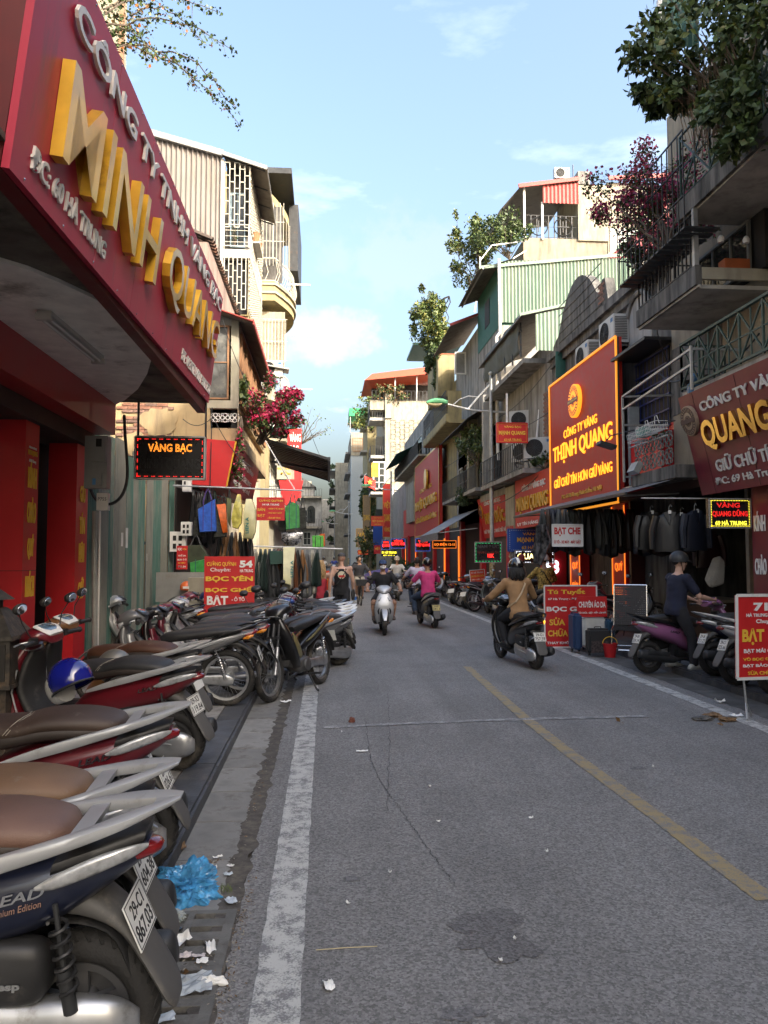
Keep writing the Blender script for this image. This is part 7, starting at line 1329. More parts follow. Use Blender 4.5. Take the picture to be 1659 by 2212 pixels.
bush('balcony_plant', 'bamboo like balcony plants behind the lamp post', at(1030, 965, 31), (.9, 1.5, .95), 2600, .13, (G_DK, G_MD, G_LT), (3, 3, 1), base=at(1035, 1010, 31), nc=24, stems=14); bush('balcony_plant', 'pale leafy plant left of the lamp post', at(1005, 950, 33), (.4, .8, .6), 700, .14, (G_LT, G_MD), (2, 1), base=at(1010, 985, 33), nc=10); bush('balcony_plant', 'dark drooping pot plant above the NAM ĐỨC awning', at(1000, 1075, 33), (.6, .8, .5), 1300, .12, (G_DK,), (1,), base=at(1003, 1090, 33), nc=12)
bush('balcony_plant', 'small plant on the ledge below the air conditioners', at(1175, 1000, 22.4), (.35, .3, .25), 420, .1, (G_DK, G_MD), (3, 1), base=at(1178, 1015, 22.4), nc=7); bush('balcony_plant', 'small plant on the ledge left of the wire baskets', at(1410, 935, 14.2), (.18, .25, .14), 260, .06, (G_DK, G_MD), (3, 1), base=at(1415, 950, 14.2), nc=6)
for i, (a, b) in enumerate((((1165, 885), (1155, 995)), ((1095, 850), (1095, 960)))): K = MB().tube([(0, 0, 0), at(*b, 24) - at(*a, 24)], .035, 6).obj('pipe', white); K.location = at(*a, 24); tag(K, ('white bent pipe by the brick pier', 'white pipe above the small red sign')[i], 'pipe')
K = thing('street_awning', 'small grey awning with a torn striped valance beyond the lamp post', 'awning', (6.4, 32, 3.7)); MB().add([(0, 0, 0), (-1.7, 0, -1.0), (-1.7, 6, -1.0), (0, 6, 0), (0, 0, .02), (-1.7, 0, -.98), (-1.7, 6, -.98), (0, 6, .02)], [(0, 1, 2, 3), (7, 6, 5, 4), (0, 4, 5, 1), (1, 5, 6, 2), (2, 6, 7, 3), (3, 7, 4, 0)]).obj('canopy', awnm, K); MB().b2((-1.72, 0, -1.3), (-1.7, 6, -1.0)).obj('valance', M('valance', (.16, .16, .19), .8, var=.4, scale=20), K); MB().bar((0, .1, -.8), (-1.65, .1, -1.0), .04).obj('arm', steel, K)
T, q, wb = bld('shop_row', 'row of dim red shopfronts under the signs beyond the lamp post', 6.7, 8, 22.6, 66, .1, None)
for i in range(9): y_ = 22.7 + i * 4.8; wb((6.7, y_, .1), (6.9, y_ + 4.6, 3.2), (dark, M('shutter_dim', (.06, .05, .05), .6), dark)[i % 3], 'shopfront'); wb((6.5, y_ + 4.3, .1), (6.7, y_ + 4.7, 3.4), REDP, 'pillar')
for i, (y_, c) in enumerate(((37, EO), (41.5, EO), (55, EO), (62, EO))): MB().b2(V((6.45, y_, .4)) - q, V((6.48, y_ + .25, 2.7)) - q).obj('neon_pillar', c, T)
# ================================================================ further down on the right, lamps and small signs
T, q, wb = bld('row_house', 'mouldy house with green awnings behind the NHẬT QUANG sign', 6.8, 14, 48.2, 66, 11.5, PL_G); facade(T, q, 6.8, 48.5, 66, 8.3, 1, 3, 4, RIGHT, balc=.9, side=-1)
sheet('awning', T, V((5.0, 54, 9.0)) - q, (0, 1, 0), (1.8, 0, .9), 10, 2.0, TIND, .3, .03); wb((6.6, 56, 3.3), (6.8, 65, 5.6), REDP, 'red_upper_wall'); wb((6.3, 55, 4.3), (6.6, 60, 7.2), PL_C, 'white_blind')
T, q, wb = bld('roof_terrace_house', 'tall cream house with lattice grilles and a red roof terrace down the street', 6.2, 14, 80, 94, 18.2, PL_C)
wb((6.2, 79.8, 16.3), (6.9, 80, 18.9), PL_C, 'pilaster'); mb = MB();
for z_ in (13.8, 11.3, 8.8): MB().b2(V((6.7, 79.6, z_)) - q, V((10.4, 79.7, z_ + 2.2)) - q).obj('screen_back', PL_W, T) if False else None
for z_ in (9.6, 11.9, 14.2): lat(T, V((6.9, 79.85, z_)) - q, FRONT, 3.4, 2.0, .5, .5, M('grille_grey', (.2, .22, .22), .5), .04)
for i in range(10): wb((6.9 + i * .35, 79.7, 7.6), (7.1 + i * .35, 79.8, 8.9), white, 'baluster')
for z_, o_ in ((16.4, 1.6), (12.4, 1.5), (8.6, 1.5), (4.6, 1.4)): wb((6.2 - o_, 80.2, z_ - .3), (6.2, 84, z_), PL_W, 'balcony_slab'); rail(T, V((6.2 - o_, 80.2, z_)) - q, V((6.2, 80.2, z_)) - q, 1.0, .25, darksteel, .03); rail(T, V((6.2 - o_, 80.2, z_)) - q, V((6.2 - o_, 84, z_)) - q, 1.0, .3, darksteel, .03); wb((5.3, 81.5, z_), (6.15, 81.6, z_ + 2.2), glassd, 'bay_glass')
MB().add([V(p) - q for p in ((4.0, 79.5, 20.2), (12.5, 79.5, 21.2), (12.5, 88, 21.2), (4.0, 88, 20.2), (4.8, 79.5, 20.9), (12.5, 79.5, 22.0), (12.5, 88, 22), (4.8, 88, 20.9))], [(3, 2, 1, 0), (4, 5, 6, 7), (0, 1, 5, 4), (1, 2, 6, 5), (2, 3, 7, 6), (3, 0, 4, 7)]).obj('roof', M('roof_red', (.45, .07, .03), .5, var=.1), T); wb((5.0, 84, 18.2), (13, 84.2, 20.8), dark, 'terrace_back'); rail(T, V((4.8, 79.8, 18.2)) - q, V((11, 79.8, 18.2)) - q, 1.0, .4, darksteel, .03); wb((4.6, 80, 17.2), (6.2, 84, 18.2), PL_C, 'terrace_parapet')
for x_ in (7.2, 9.5): wb((x_, 80, 18.2), (x_ + .12, 80.12, 21), steel, 'post')
bush('terrace_plant', 'dry reddish shrub on the red roofed terrace', at(845, 850, 80), (1.7, 1, 1.2), 900, .28, (G_OR, G_DK, G_MD), (2, 1, 1), base=at(845, 875, 80), nc=16, stems=8); window(T, V((4.9, 79.9, 8.8)) - q, FRONT, 1.3, 2.9, white, glassd, 2, 4, .12)
T, q, wb = bld('row_house', 'yellow tower house covered in climbing plants before the pale tower', 5.2, 12, 96, 108, 21, PL_YE); bush('creeper', 'long dark creeper column on the yellow tower house', at(795, 1130, 96), (1.1, 1, 6.2), 3600, .38, (G_DK, G_MD), (3, 1), base=at(798, 1190, 96), nc=34, stems=2, droop=1); bush('roof_shrub', 'pale leafy shrub on the roof of the yellow tower house', at(800, 890, 96), (2.1, 2, 3.2), 2200, .4, (G_LT, G_MD, G_YL), (3, 2, 1), base=at(805, 935, 96), nc=24)
for z_ in (12, 15, 18): wb((4.4, 96.5, z_), (5.2, 100, z_ + .2), PL_W, 'balcony_slab')
T, q, wb = bld('pale_tower', 'tall pale grey house wall with a green net on its roof at the bend', 3.65, 9, 112, 126, 16.6, M('plaster_pale_blue', (.42, .46, .47), .85, var=.05)); wb((3.66, 111.9, 16.6), (9, 126, 20.0), PL_C, 'top_floor'); window(T, V((3.9, 111.85, 17.2)) - q, FRONT, 1.5, 2, M('orange_grille', (.4, .2, .09)), PL_C, 4, 4, .08); wb((3.4, 111.8, 22.4), (6.2, 118, 22.9), M('green_net', (.03, .3, .12), .7), 'green_net'); wb((3.5, 112, 20), (3.6, 112.1, 22.4), steel, 'post'); wb((3.4, 112, 22.9), (6, 117, 23.6), M('green_net', (.03, .3, .12)), 'green_net'); bush('terrace_plant', 'plants on the terrace of the pale tower', at(770, 912, 112), (1.8, 1, .9), 600, .35, (G_MD, G_OR), (2, 1), base=at(770, 925, 112), nc=9)
for z_ in range(5): wb((2.9, 113, 5 + z_ * 3), (3.64, 124, 5.25 + z_ * 3), PL_G, 'moulding'); window(T, V((3.6, 123, 5.6 + z_ * 3)) - q, RIGHT, 8, 1.8, fm, glassd, 5, 1, .1)
T, q, wb = bld('row_house', 'cream house with dark balconies left of the pale tower', 1.6, 8, 128, 146, 17.5, PL_C)
for z_ in range(5): wb((.6, 128, 4 + z_ * 3), (1.6, 140, 4.2 + z_ * 3), darksteel, 'balcony_slab'); bush('balcony_plant', 'dark balcony plants on floor %s of the cream house at the bend' % ('one two three four five'.split()[z_]), (.9, 129, 4.9 + z_ * 3), (.5, 1.5, .7), 160, .4, (G_DK, G_MD), (3, 1), nc=5)
T, q, wb = bld('row_house', 'white house closing the view on the right of the bend', -1.2, 5, 150, 170, 13, PL_W); facade(T, q, -1.2, 150, 170, 4, 3, 3, 4, RIGHT, balc=1, side=-1)
T, q, wb = bld('low_house', 'low dim house front between the NHẬT QUANG sign and the terrace house', 6.9, 13, 66.2, 79.5, 8.2, PL_G); wb((6.7, 66.5, .1), (6.88, 79.4, 3.1), dark, 'shopfront')
bush('wild_tree', 'bare leafless branches reaching from behind the striped awning', at(672, 925, 40), (1.1, 1, 1.1), 90, .12, (G_LT,), (1,), base=at(650, 960, 40), nc=16, stems=16)
# street lamps
def lamp(x, base, Y, label, hd=True):
 T = thing('street_lamp', label, 'street lamp', (at(x, base, Y).x, Y, .1), 0, 'green shaded street lamps along the right kerb')
 MB().tube([(0, 0, 0), (0, 0, 2), (0, 0, 8.2)], [.095, .085, .055], 14).obj('pole', steel, T, True); MB().sphere((0, 0, 8.27), .08).obj('finial', M('cream_ball', (.6, .58, .5), .4), T, True); MB().lathe([(.095, .7), (.1, .72), (.1, 1.5), (.093, 1.52)], 14).obj('sticker_band', M('peeling_posters', (.5, .38, .15), .8, var=.8, scale=9, dirt=(.5, .5, .48), damt=.5, dscale=9), T)
 k_ = .64; MB().tube([(.85 * k_, 0, 6.85), (0, 0, 6.87), (-1.0 * k_, 0, 6.9), (-2.1 * k_, 0, 7.05), (-2.7 * k_, 0, 7.15)], .038, 8).tube([(0, 0, 7.9), (-.8 * k_, 0, 7.35), (-1.35 * k_, 0, 6.93)], .032, 8).tube([(-.7 * k_, 0, 7.4), (-1.3 * k_, 0, 7.42), (-1.8 * k_, 0, 7.3), (-2.2 * k_, 0, 7.08)], .022, 6).obj('arm', M('lamp_arm_white', (.55, .55, .52), .4, .3), T, True)
 MB().loft([(-1.6, 7.17, .1, .07, -8), (-1.8, 7.21, .16, .1, -6), (-2.1, 7.21, .17, .1, -2), (-2.36, 7.16, .09, .05, 20)], 16, 12, 3).obj('lamp_head', M('lamp_green', (.13, .42, .2), .4, var=.06), T, 50)
 MB().loft([(-1.8, 7.12, .12, .04, 0), (-1.95, 7.07, .14, .08, 0), (-2.2, 7.08, .13, .07, 0), (-2.33, 7.13, .08, .03, 0)], 14, 10, 2.2).obj('glass', M('lamp_glass', (.45, .36, .2), .2), T, 50); return T
lamp(1064, 1305, 27.4, 'tall street lamp with a green shade at the right kerb, nearest one'); lamp(845, 1255, 60, 'street lamp with a green shade standing by the VIỆT QUANG signs'); lamp(753, 1230, 93, 'far street lamp before the pale tower wall'); lamp(722, 1225, 120, 'farthest green shaded lamp at the bend of the street')
# small hanging signs
def led(label, x0, y0, x1, y1, Y, rows, edge=None, back=BKB, rim=steel, group=None, th=.1, gap=None):
 A, B = at(x0, y1, Y), at(x1, y0, Y); w_, h_ = B.x - A.x, B.z - A.z; T, f_ = board('hanging_sign', label, 'sign', A, FRONT, w_, h_, back, rows, th, rim, .02, .02)
 if edge: d = dots(T, w_ * .92, h_ * .88, edge, max(w_, h_) / 26, max(w_, h_) / 130, y=0, gap=gap); d.location = (w_ / 2, -.008, h_ / 2)
 return T
led('lit black sign reading VÀNG QUANG DŨNG 69 HÀ TRUNG with yellow bead border', 1533, 1078, 1620, 1140, 11.3, [('VÀNG', .46, .8, .56, .2, LER, .004, .0, .01), ('QUANG DŨNG', .5, .5, .86, .26, LER, .004, .0, .012), ('69 HÀ TRUNG', .52, .18, .76, .18, LEY, .004, .02)], LEY)
led('bright red box sign MẠNH QUANG 63 fixed high beside the lamp post', 1073, 914, 1139, 956, 22.5, [('VÀNG BẠC', .52, .8, .56, .16, YTX), ('MẠNH QUANG', .5, .48, .86, .26, YTX, .004, .04), ('63 HÀ TRUNG', .52, .16, .56, .15, YTX)], M('yellow_dot', (.8, .5, .05)), BRD, RTX)
led('blue sign VÀNG BẠC MẠNH QUANG 63 half hidden by hanging foil', 1097, 1143, 1197, 1191, 20.5, [('VÀNG BẠC', .62, .78, .6, .17, YTX), ('MẠNH QUANG', .62, .5, .84, .27, YTX, .004, .04), ('63 HÀ TRUNG', .62, .19, .64, .18, YTX)], M('pale_dot', (.4, .5, .6)), BLB, BLB)
led('black lit sign with warm letters QUANG below the blue sign', 1112, 1190, 1197, 1216, 20.4, [('QUANG', .42, .5, .7, .55, emis('warm_white', (1, .8, .3), 1), .004, .02)], LEW, gap=(6, 4))
led('white BẠT CHE placard hanging from the awning corner', 1193, 1133, 1258, 1180, 15.6, [('BẠT CHE', .5, .67, .86, .42, RTX, .004, .04), ('Ô TÔ - XE MÁY - MÁY GIẶT', .5, .2, .88, .22, RTX)], None, WTX, WTX, th=.015)
led('blue edged LED sign behind the white BẠT CHE placard', 1188, 1124, 1262, 1186, 16.2, [], LEW, BLB, BLB)
led('dark LED sign with green bead border and red 10K behind the lamp post', 1026, 1171, 1083, 1215, 24.5, [('NAM ĐỨC', .5, .8, .8, .2, M('unlit_led', (.09, .09, .09))), ('NAM SƯA KHÓA', .5, .5, .8, .14, M('dim_red', (.2, .03, .02))), ('10K', .6, .33, .24, .2, LER), ('59 HÀ TRUNG', .55, .12, .6, .12, M('unlit_led', (.09, .09, .09)))], LEG, gap=(3, 2))
led('red lit VÀNG NHẬT QUANG sign with blue white outline', 897, 1162, 930, 1192, 38, [('VÀNG', .5, .78, .6, .22, LER, .01, .03), ('NHẬT QUANG', .5, .5, .9, .32, LER, .01, .03), ('UY TÍN - CHẤT LƯỢNG', .5, .15, .8, .12, M('dim_red', (.2, .03, .02)))], LEB)
led('orange lit shop strip sign right of the NHẬT QUANG light box', 935, 1168, 985, 1184, 37, [('GỌI ĐIỆN 12-15', .5, .5, .9, .5, EO, .01, .03)], None, BKB, EO)
led('red lit VÀNG QUANG sign with a blue outline near the second lamp', 844, 1163, 876, 1185, 55, [('VÀNG', .5, .78, .6, .22, LER, .01, .03), ('QUANG VINH', .5, .45, .9, .36, LER, .01, .03)], LEB); led('red lit sign left of the second lamp post', 825, 1166, 842, 1188, 57, [('VÀNG', .5, .78, .7, .24, LER, .01, .03), ('QUANG', .5, .42, .9, .34, LER, .01, .03)], LEB)
led('yellow and black direction sign reading 51 HÀ TRUNG', 823, 1188, 858, 1202, 56, [('51 HÀ TRUNG', .5, .65, .9, .45, LEY, .01, .04), ('MỜI VÀO →', .5, .2, .7, .2, LEY, .01)]); led('bright red VIỆT QUANG box sign left of the second lamp', 802, 1115, 830, 1136, 62, [('VIỆT QUANG', .5, .5, .86, .3, YTX), ('CÔNG TY VÀNG BẠC', .5, .82, .6, .12, YTX), ('49 HÀ TRUNG', .5, .18, .5, .14, YTX)], None, ORB, ORB)
led('orange sign lit low down the right row', 773, 1188, 795, 1198, 80, [('VÀNG QUANG', .5, .5, .86, .5, YTX)], None, ORB, ORB); led('deep blue panel behind the VIỆT QUANG box sign', 806, 1130, 826, 1185, 66, [], None, BLB, BLB); led('dark red VIỆT sign under the deep blue panel', 808, 1178, 822, 1196, 60, [('VIỆT', .5, .6, .8, .4, YTX)], None, BRD, BRD)
led('tall red gold lettered sign beside the second lamp post', 827, 1045, 845, 1160, 70, [('VIỆT', .5, .6, .8, .16, GOLD, .02), ('QUANG', .5, .35, .8, .16, GOLD, .02), ('VÀNG', .5, .15, .7, .1, GOLD, .02)], None, SGR, GOLD, th=.3); led('yellow banner hanging on the cream terrace house', 803, 1000, 817, 1030, 74, [('VÀNG', .5, .5, .7, .4, M('brown_print', (.3, .15, .02)))], None, M('yellow_banner', (.6, .4, .03), .6), YTX)
led('weathered bronze lettered sign above the far shops', 769, 1142, 810, 1182, 84, [('VÀNG', .5, .7, .8, .3, GOLD, .02), ('BẠC', .5, .3, .7, .3, GOLD, .02)], None, M('bronze_board', (.25, .17, .09), .5), GOLD, th=.3); led('narrow bronze sign rising behind the bronze board', 784, 1070, 800, 1140, 86, [('QUANG', .5, .3, .8, .2, GOLD, .02)], None, M('bronze_board', (.25, .17, .09)), GOLD, th=.3)
K = thing('flag', 'red flag with a yellow star hanging above the second lamp arm', 'flag', at(789, 1040, 72)); K.scale = (.62,) * 3; MB().tube([(-.5, 0, .3), (.2, 0, 1.3)], .03, 6).obj('pole', steel, K); mb = MB()
for i in range(7):
 for j in range(5): mb.v.append((-.1 + i * .28, .12 * sin(i * 1.3), .9 - j * .38 - i * .12))
mb.f = [(i * 5 + j, (i + 1) * 5 + j, (i + 1) * 5 + j + 1, i * 5 + j + 1) for i in range(6) for j in range(4)]; mb.mi = [0] * 24; mb.obj('cloth', M('flag_red', (.6, .03, .015), .7), K, True, fix=False)
MB().prism([(.7 + (.45 if k % 2 == 0 else .18) * sin(pi * k / 5), -.1 + (.45 if k % 2 == 0 else .18) * cos(pi * k / 5)) for k in range(10)], -.2, -.16, 'y').obj('star', YTX, K)
K = thing('foil_cover', 'silver foil windscreen cover hanging from the awning corner', 'foil cover', at(1172, 1128, 15.2)); vs = []
C = [[at(x, y, 15.2) for x, y in r_] for r_ in (((1158, 1135), (1180, 1130)), ((1155, 1165), (1186, 1150)), ((1150, 1190), (1192, 1170)), ((1152, 1215), (1172, 1222)))]
for r_ in C:
 for k in range(7): p = r_[0].lerp(r_[1], k / 6) - V(K.location); vs.append(p + V((0, .06 * sin(k * 2.2), 0)))
MB().add(vs, [(i * 7 + j, (i + 1) * 7 + j, (i + 1) * 7 + j + 1, i * 7 + j + 1) for i in range(3) for j in range(6)]).obj('sheet', M('foil_dull', (.25, .25, .26), .3, .85, var=.6, scale=12), K, fix=False)
# goods of the leather shop
drk = [M('leather_' + n_, c, .45, var=.15, coat=.15) for n_, c in (('black', (.012, .012, .013)), ('navy', (.015, .018, .03)), ('oxblood', (.045, .01, .01)), ('cocoa', (.05, .03, .02)), ('slate', (.05, .055, .055)), ('olive', (.04, .042, .03)))]
strips(1165, 1375, 1100, 1195, 15.9, 17, drk, 'leather length', 'front row under the grey awning', 'leather length', 12); strips(1180, 1370, 1100, 1180, 16.05, 12, drk[:2] + [vin[5], vin[1]], 'leather length', 'back row under the grey awning', 'leather length', 14)
def jacket(x, y, Y, m, label, rz=0., s=1.):
 T = thing('leather_jacket', label, 'jacket', at(x, y, Y), rz, 'jackets hung in the leather shop'); T.scale = (s,) * 3
 mb = MB(); ell(mb, [(V((0, 0, -.66)), .07, .25), (V((0, 0, -.5)), .08, .245), (V((0, 0, -.25)), .08, .235), (V((0, 0, -.08)), .07, .225), (V((0, 0, -.02)), .05, .13), (V((0, 0, .02)), .03, .06)]); mb.xf(Matrix.Rotation(pi / 2, 4, 'Z')); mb.obj('body', m, T, True)
 for s_ in (-1, 1): MB().tube([(s_ * .2, 0, -.06), (s_ * .27, -.02, -.3), (s_ * .28, -.04, -.62)], [.07, .065, .05], 8).obj('sleeve', m, T, True)
 MB().prism([(-.1, 0), (0, -.22), (-.03, .02)], -.1, -.085, 'y').prism([(.1, 0), (0, -.22), (.03, .02)], -.1, -.085, 'y').obj('lapel', m, T); MB().tube([(0, 0, .0), (0, 0, .1), (.03, 0, .14), (.05, 0, .1)], .006, 5).obj('hanger', steel, T); MB().b2((-.02, -.07, -.02), (.03, -.066, .04)).obj('tag', WTX, T)
JL = ('black leather jacket in front of the shop, centre of the rail', 'black leather jacket left of the centre one', 'dark jacket right beside the lit 69 sign', 'navy jacket behind the centre one', 'oxblood jacket deep in the shop')
for i, (x, y, Y) in enumerate(((1445, 1108, 12.7), (1405, 1108, 13.4), (1500, 1105, 12.6), (1470, 1112, 13.2), (1530, 1150, 13.8))): jacket(x, y, Y, drk[(0, 0, 1, 1, 2)[i]], JL[i], .3 * (i % 3 - 1))
o = MB().tube([(0, 0, 0), at(1535, 1077, 12.6) - at(1385, 1076, 12.6)], .012, 6).obj('clothes_pole', white); o.location = at(1385, 1076, 12.6); tag(o, 'white pole carrying jackets under the awning end', 'pole')
strips(1385, 1529, 1105, 1200, 14.2, 8, drk, 'garment', 'in the depth of the leather shop', 'garment', 12)
o = MB().loft([(-.12, 0, .02, .2, 0), (0, 0, .05, .28, 5), (.14, .05, .03, .2, 20)], 12, 8, 2.4).obj('sheepskin', M('sheepskin', (.38, .35, .3), .9, bump=.3, bscale=30)); o.location = at(1545, 1235, 12.8); o.rotation_euler = (0, .4, 0); tag(o, 'pale sheepskin piece hanging at the workshop door', 'sheepskin')
# ---- boards and goods on the right pavement
WR = white
board('price_board', 'tall red Tú Tuyết board for seats and suitcases behind the luggage', 'sign', V((onz(1180, 1402, 0).x, 13.9, .02)), FRONT, .98, 1.12, BRD, [('Tú Tuyết', .42, .9, .72, .11, YTX, .004, .03), ('67 Hà Trung - ĐT: 088.6166', .5, .78, .86, .045, WTX), ('BỌC GHẾ', .46, .63, .84, .14, WTX, .004, .04), ('SỬA', .24, .42, .3, .13, YTX, .004, .03), ('CHỮA', .25, .24, .38, .13, YTX, .004, .03), ('· VALI', .62, .44, .3, .06, YTX), ('· TÚI XÁCH', .68, .33, .44, .06, YTX), ('· QUẦN ÁO', .68, .21, .44, .06, YTX), ('THAY KHÓA CÁC LOẠI', .48, .07, .88, .06, WTX)], .03, WR, .025)
board('price_board', 'small red CHUYÊN ÁO DA board resting on the white suitcase', 'sign', at(1247, 1333, 13.35), FRONT, .54, .36, BRD, [('CHUYÊN ÁO DA', .5, .64, .9, .36, WTX, .004, .03), ('SỬA CHỮA - GIẶT - HẤP - LÀM MỚI', .5, .22, .92, .15, WTX)], .02)
def suitcase(x, yb, Y, w_, h_, d, m, label, soft=False, rz=0):
 p = onz(x, yb, 0.02); p = V((at(x, yb, Y).x, Y, .02 if Y < 14 else .1)); T = thing('suitcase', label, 'suitcase', p, rz); b = bmesh.new(); bmesh.ops.create_cube(b, size=1, matrix=Matrix.Translation((0, 0, h_ / 2 + .05)) @ Matrix.Diagonal((w_, d, h_, 1))); bmesh.ops.bevel(b, geom=b.edges[:], offset=.035, segments=3, affect='EDGES'); me = bpy.data.meshes.new('shell'); b.to_mesh(me); b.free(); me.materials.append(m); me.shade_smooth(); me.set_sharp_from_angle(angle=.6); link('shell', me, T); mb = MB()
 if soft: mb.b2((-w_ * .4, -d / 2 - .012, h_ * .15), (w_ * .4, -d / 2, h_ * .62))
 else:
  for k in range(6): xx = -w_ * .4 + k * w_ * .16; mb.b2((xx, -d / 2 - .006, .12), (xx + w_ * .05, -d / 2, h_ - .02))
 mb.obj('pocket' if soft else 'ribs', M('suitcase_pattern', (.06, .045, .045), .8, var=.5, scale=40) if soft else m, T)
 for s in (-1, 1): MB().lathe([(0, -.015), (.028, -.015), (.028, .015), (0, .015)], 10, (s * w_ * .4, 0, .028), 'x').obj('caster', blackpl, T)
 MB().tube([(-.06, 0, h_ + .05), (-.05, 0, h_ + .075), (.05, 0, h_ + .075), (.06, 0, h_ + .05)], .009, 6).obj('handle', blackpl, T); return T
suitcase(1243, 1404, 13.2, .16, .62, .3, M('suitcase_blue', (.02, .05, .13), .45), 'navy blue ribbed suitcase at the left of the luggage row'); suitcase(1280, 1404, 13.5, .42, .55, .24, M('suitcase_white', (.6, .6, .57), .4), 'white ribbed hard suitcase behind the black one'); suitcase(1292, 1417, 12.7, .38, .40, .2, M('suitcase_black', (.02, .02, .021), .7, bump=.2), 'black soft suitcase with patterned pocket in front of the white one', True); suitcase(1313, 1405, 13.4, .12, .50, .3, M('suitcase_teal', (.03, .09, .16), .5), 'slim blue suitcase between the white case and the chair')
suitcase(1025, 1308, 25.0, .42, .72, .3, M('suitcase_plum', (.05, .03, .05), .6), 'plum coloured suitcase below the red 91 HÀ TRUNG board')
K = thing('bucket', 'red plastic bucket with a yellow handle beside the black suitcase', 'bucket', onz(1318, 1420, 0)); MB().lathe([(0, .004), (.085, .004), (.12, .22), (.128, .222), (.128, .235), (.115, .235), (.08, .012), (0, .012)], 20).obj('body', M('bucket_red', (.55, .02, .025), .4), K, True); MB().tube([(.125 * cos(a), .0, .23 + .11 * sin(a)) for a in [pi * k / 10 for k in range(11)]], .006, 6).obj('handle', YTX, K)
K = thing('folding_chair', 'tall woven black folding chair with chrome frame on the right kerb', 'chair', onz(1362, 1402, .1), -.45); bk = Matrix.Rotation(radians(-14), 3, 'X'); mb = MB()
for s in (-.27, .27): mb.tube([(s, .05, .38), V((s, .05, .38)) + bk @ V((0, 0, .72))], .012, 6).tube([(s, -.4, .02), (s, -.38, .3), (s, .05, .38), (s, .3, .02)], .012, 6).tube([(s, -.42, .34), (s, .08, .4)], .012, 6)
for p in ((-.4, .02), (.3, .02)): mb.tube([(-.27, p[0], p[1]), (.27, p[0], p[1])], .012, 6)
mb.tube([V((-.27, .05, .38)) + bk @ V((0, 0, .72)), V((.27, .05, .38)) + bk @ V((0, 0, .72))], .012, 6).obj('frame', chrome, K, True)
wv, wv2 = MB(), MB()
for i in range(22):
 z = .02 + i * .032; a, b = V((-.265, .05, .38)) + bk @ V((0, -.006 * (i % 2), z)), V((.265, .05, .38)) + bk @ V((0, -.006 * (i % 2), z)); wv.bar(a, b, .008, .024)
for i in range(16): x = -.25 + i * .033; wv2.bar(V((x, .045 - .006 * (i % 2), .38)) + bk @ V((0, -.006, .02)), V((x, .045, .38)) + bk @ V((0, -.006, .71)), .02, .006, up=V((0, 1, 0)))
for i in range(12): y = -.4 + i * .037; wv.bar((-.265, y, .35 + i * .003), (.265, y, .35 + i * .003), .024, .008)
wv.obj('back_and_seat_webbing', blackpl, K); wv2.obj('back_webbing', M('webbing_grey', (.05, .045, .045), .6), K); MB().bar((-.3, -.3, .55), (-.3, .1, .56), .04, .02).bar((.3, -.3, .55), (.3, .1, .56), .04, .02).obj('armrest', M('armrest_brown', (.2, .08, .04)), K)
K, f_ = board('price_board', 'red 71 HÀ TRUNG board in a white frame at the right edge', 'sign', V((onz(1632, 1560, 0).x - .07, 7.75, .40)), (V((1, .12, 0)), V((-.035, -.03, 1))), .56, .86, BRD, [('71', .5, .86, .3, .1, WTX, .004, .05), ('HÀ TRUNG', .42, .765, .44, .05, WTX), ('Chuyên', .6, .68, .4, .06, WTX), ('BẠT', .34, .5, .46, .2, YTX, .004, .04), ('BẠT MÁI CHE', .5, .33, .72, .07, WTX), ('VỎ BỌC GHẾ', .47, .235, .7, .06, YTX), ('BẠT BẢO VỆ', .47, .155, .7, .055, WTX), ('SỬA CHỮA', .5, .07, .56, .055, YTX)], .03, WR, .03)
MB().tube([(.08, .02, 0), (.1, .02, -.25), (.02, -.14, -.39)], .012, 6).tube([(.1, .02, -.25), (.2, .1, -.39)], .012, 6).tube([(.48, .08, 0), (.5, .05, -.39)], .012, 6).obj('stand', steel, K)
K, f_ = board('price_board', 'tilted red 91 HÀ TRUNG board in a white frame left of the lamp post', 'sign', at(1018, 1278, 25.3), (V((1, 0, .08)), V((-.12, 0, 1))), .5, .70, ORB, [('91 HÀ TRUNG', .5, .88, .8, .09, WTX), ('CHUYÊN SỬA CHỮA', .5, .72, .9, .1, YTX), ('VALI - CẶP - TÚI', .5, .55, .8, .08, WTX), ('ÁO DA - QUẦN ÁO', .5, .4, .8, .08, WTX), ('BỌC GHẾ', .5, .25, .6, .08, YTX), ('GIẶT LÀ', .5, .1, .5, .08, WTX)], .02, WR, .02)
K = thing('glass_cabinet', 'grey glass fronted cabinet between the lamp post and the couple', 'cabinet', (onz(1085, 1290, .1).x, 22.6, .1)); MB().b2((-.05, 0, 0), (.42, .4, 1.55)).obj('case', M('cabinet_metal', (.33, .33, .31), .5, .4), K); MB().b2((0, -.01, .5), (.37, 0, 1.45)).obj('pane', M('cabinet_glass', (.25, .27, .26), .1), K)
for i, (x, y) in enumerate(((1530, 1418), (1500, 1425), (1560, 1414))):
 o = MB().sphere((0, 0, .08), (.13, .11, .09)).obj('foam_cushion', M('foam', (.4, .3, .18), .9, bump=.2)); o.location = (7.2 + .2 * i, 12.0 + i * .25, .62); tag(o, ('tan foam cushion on the pile at the workshop door', 'second tan foam cushion of the workshop pile', 'farthest tan foam cushion of the workshop pile')[i], 'cushion')
o = MB().b2((0, 0, 0), (.7, .9, .52)).obj('bench', M('counter_brown', (.07, .035, .02))); o.location = (7.05, 11.8, .1); tag(o, 'low dark bench under the foam cushions', 'bench')
bush('offering_tree', 'small yellow flowering pot tree in the gold shop window', (6.75, 16.9, .7), (.25, .3, .35), 600, .05, (G_DK, G_YL), (1, 2), base=(6.75, 16.9, .1), nc=10)
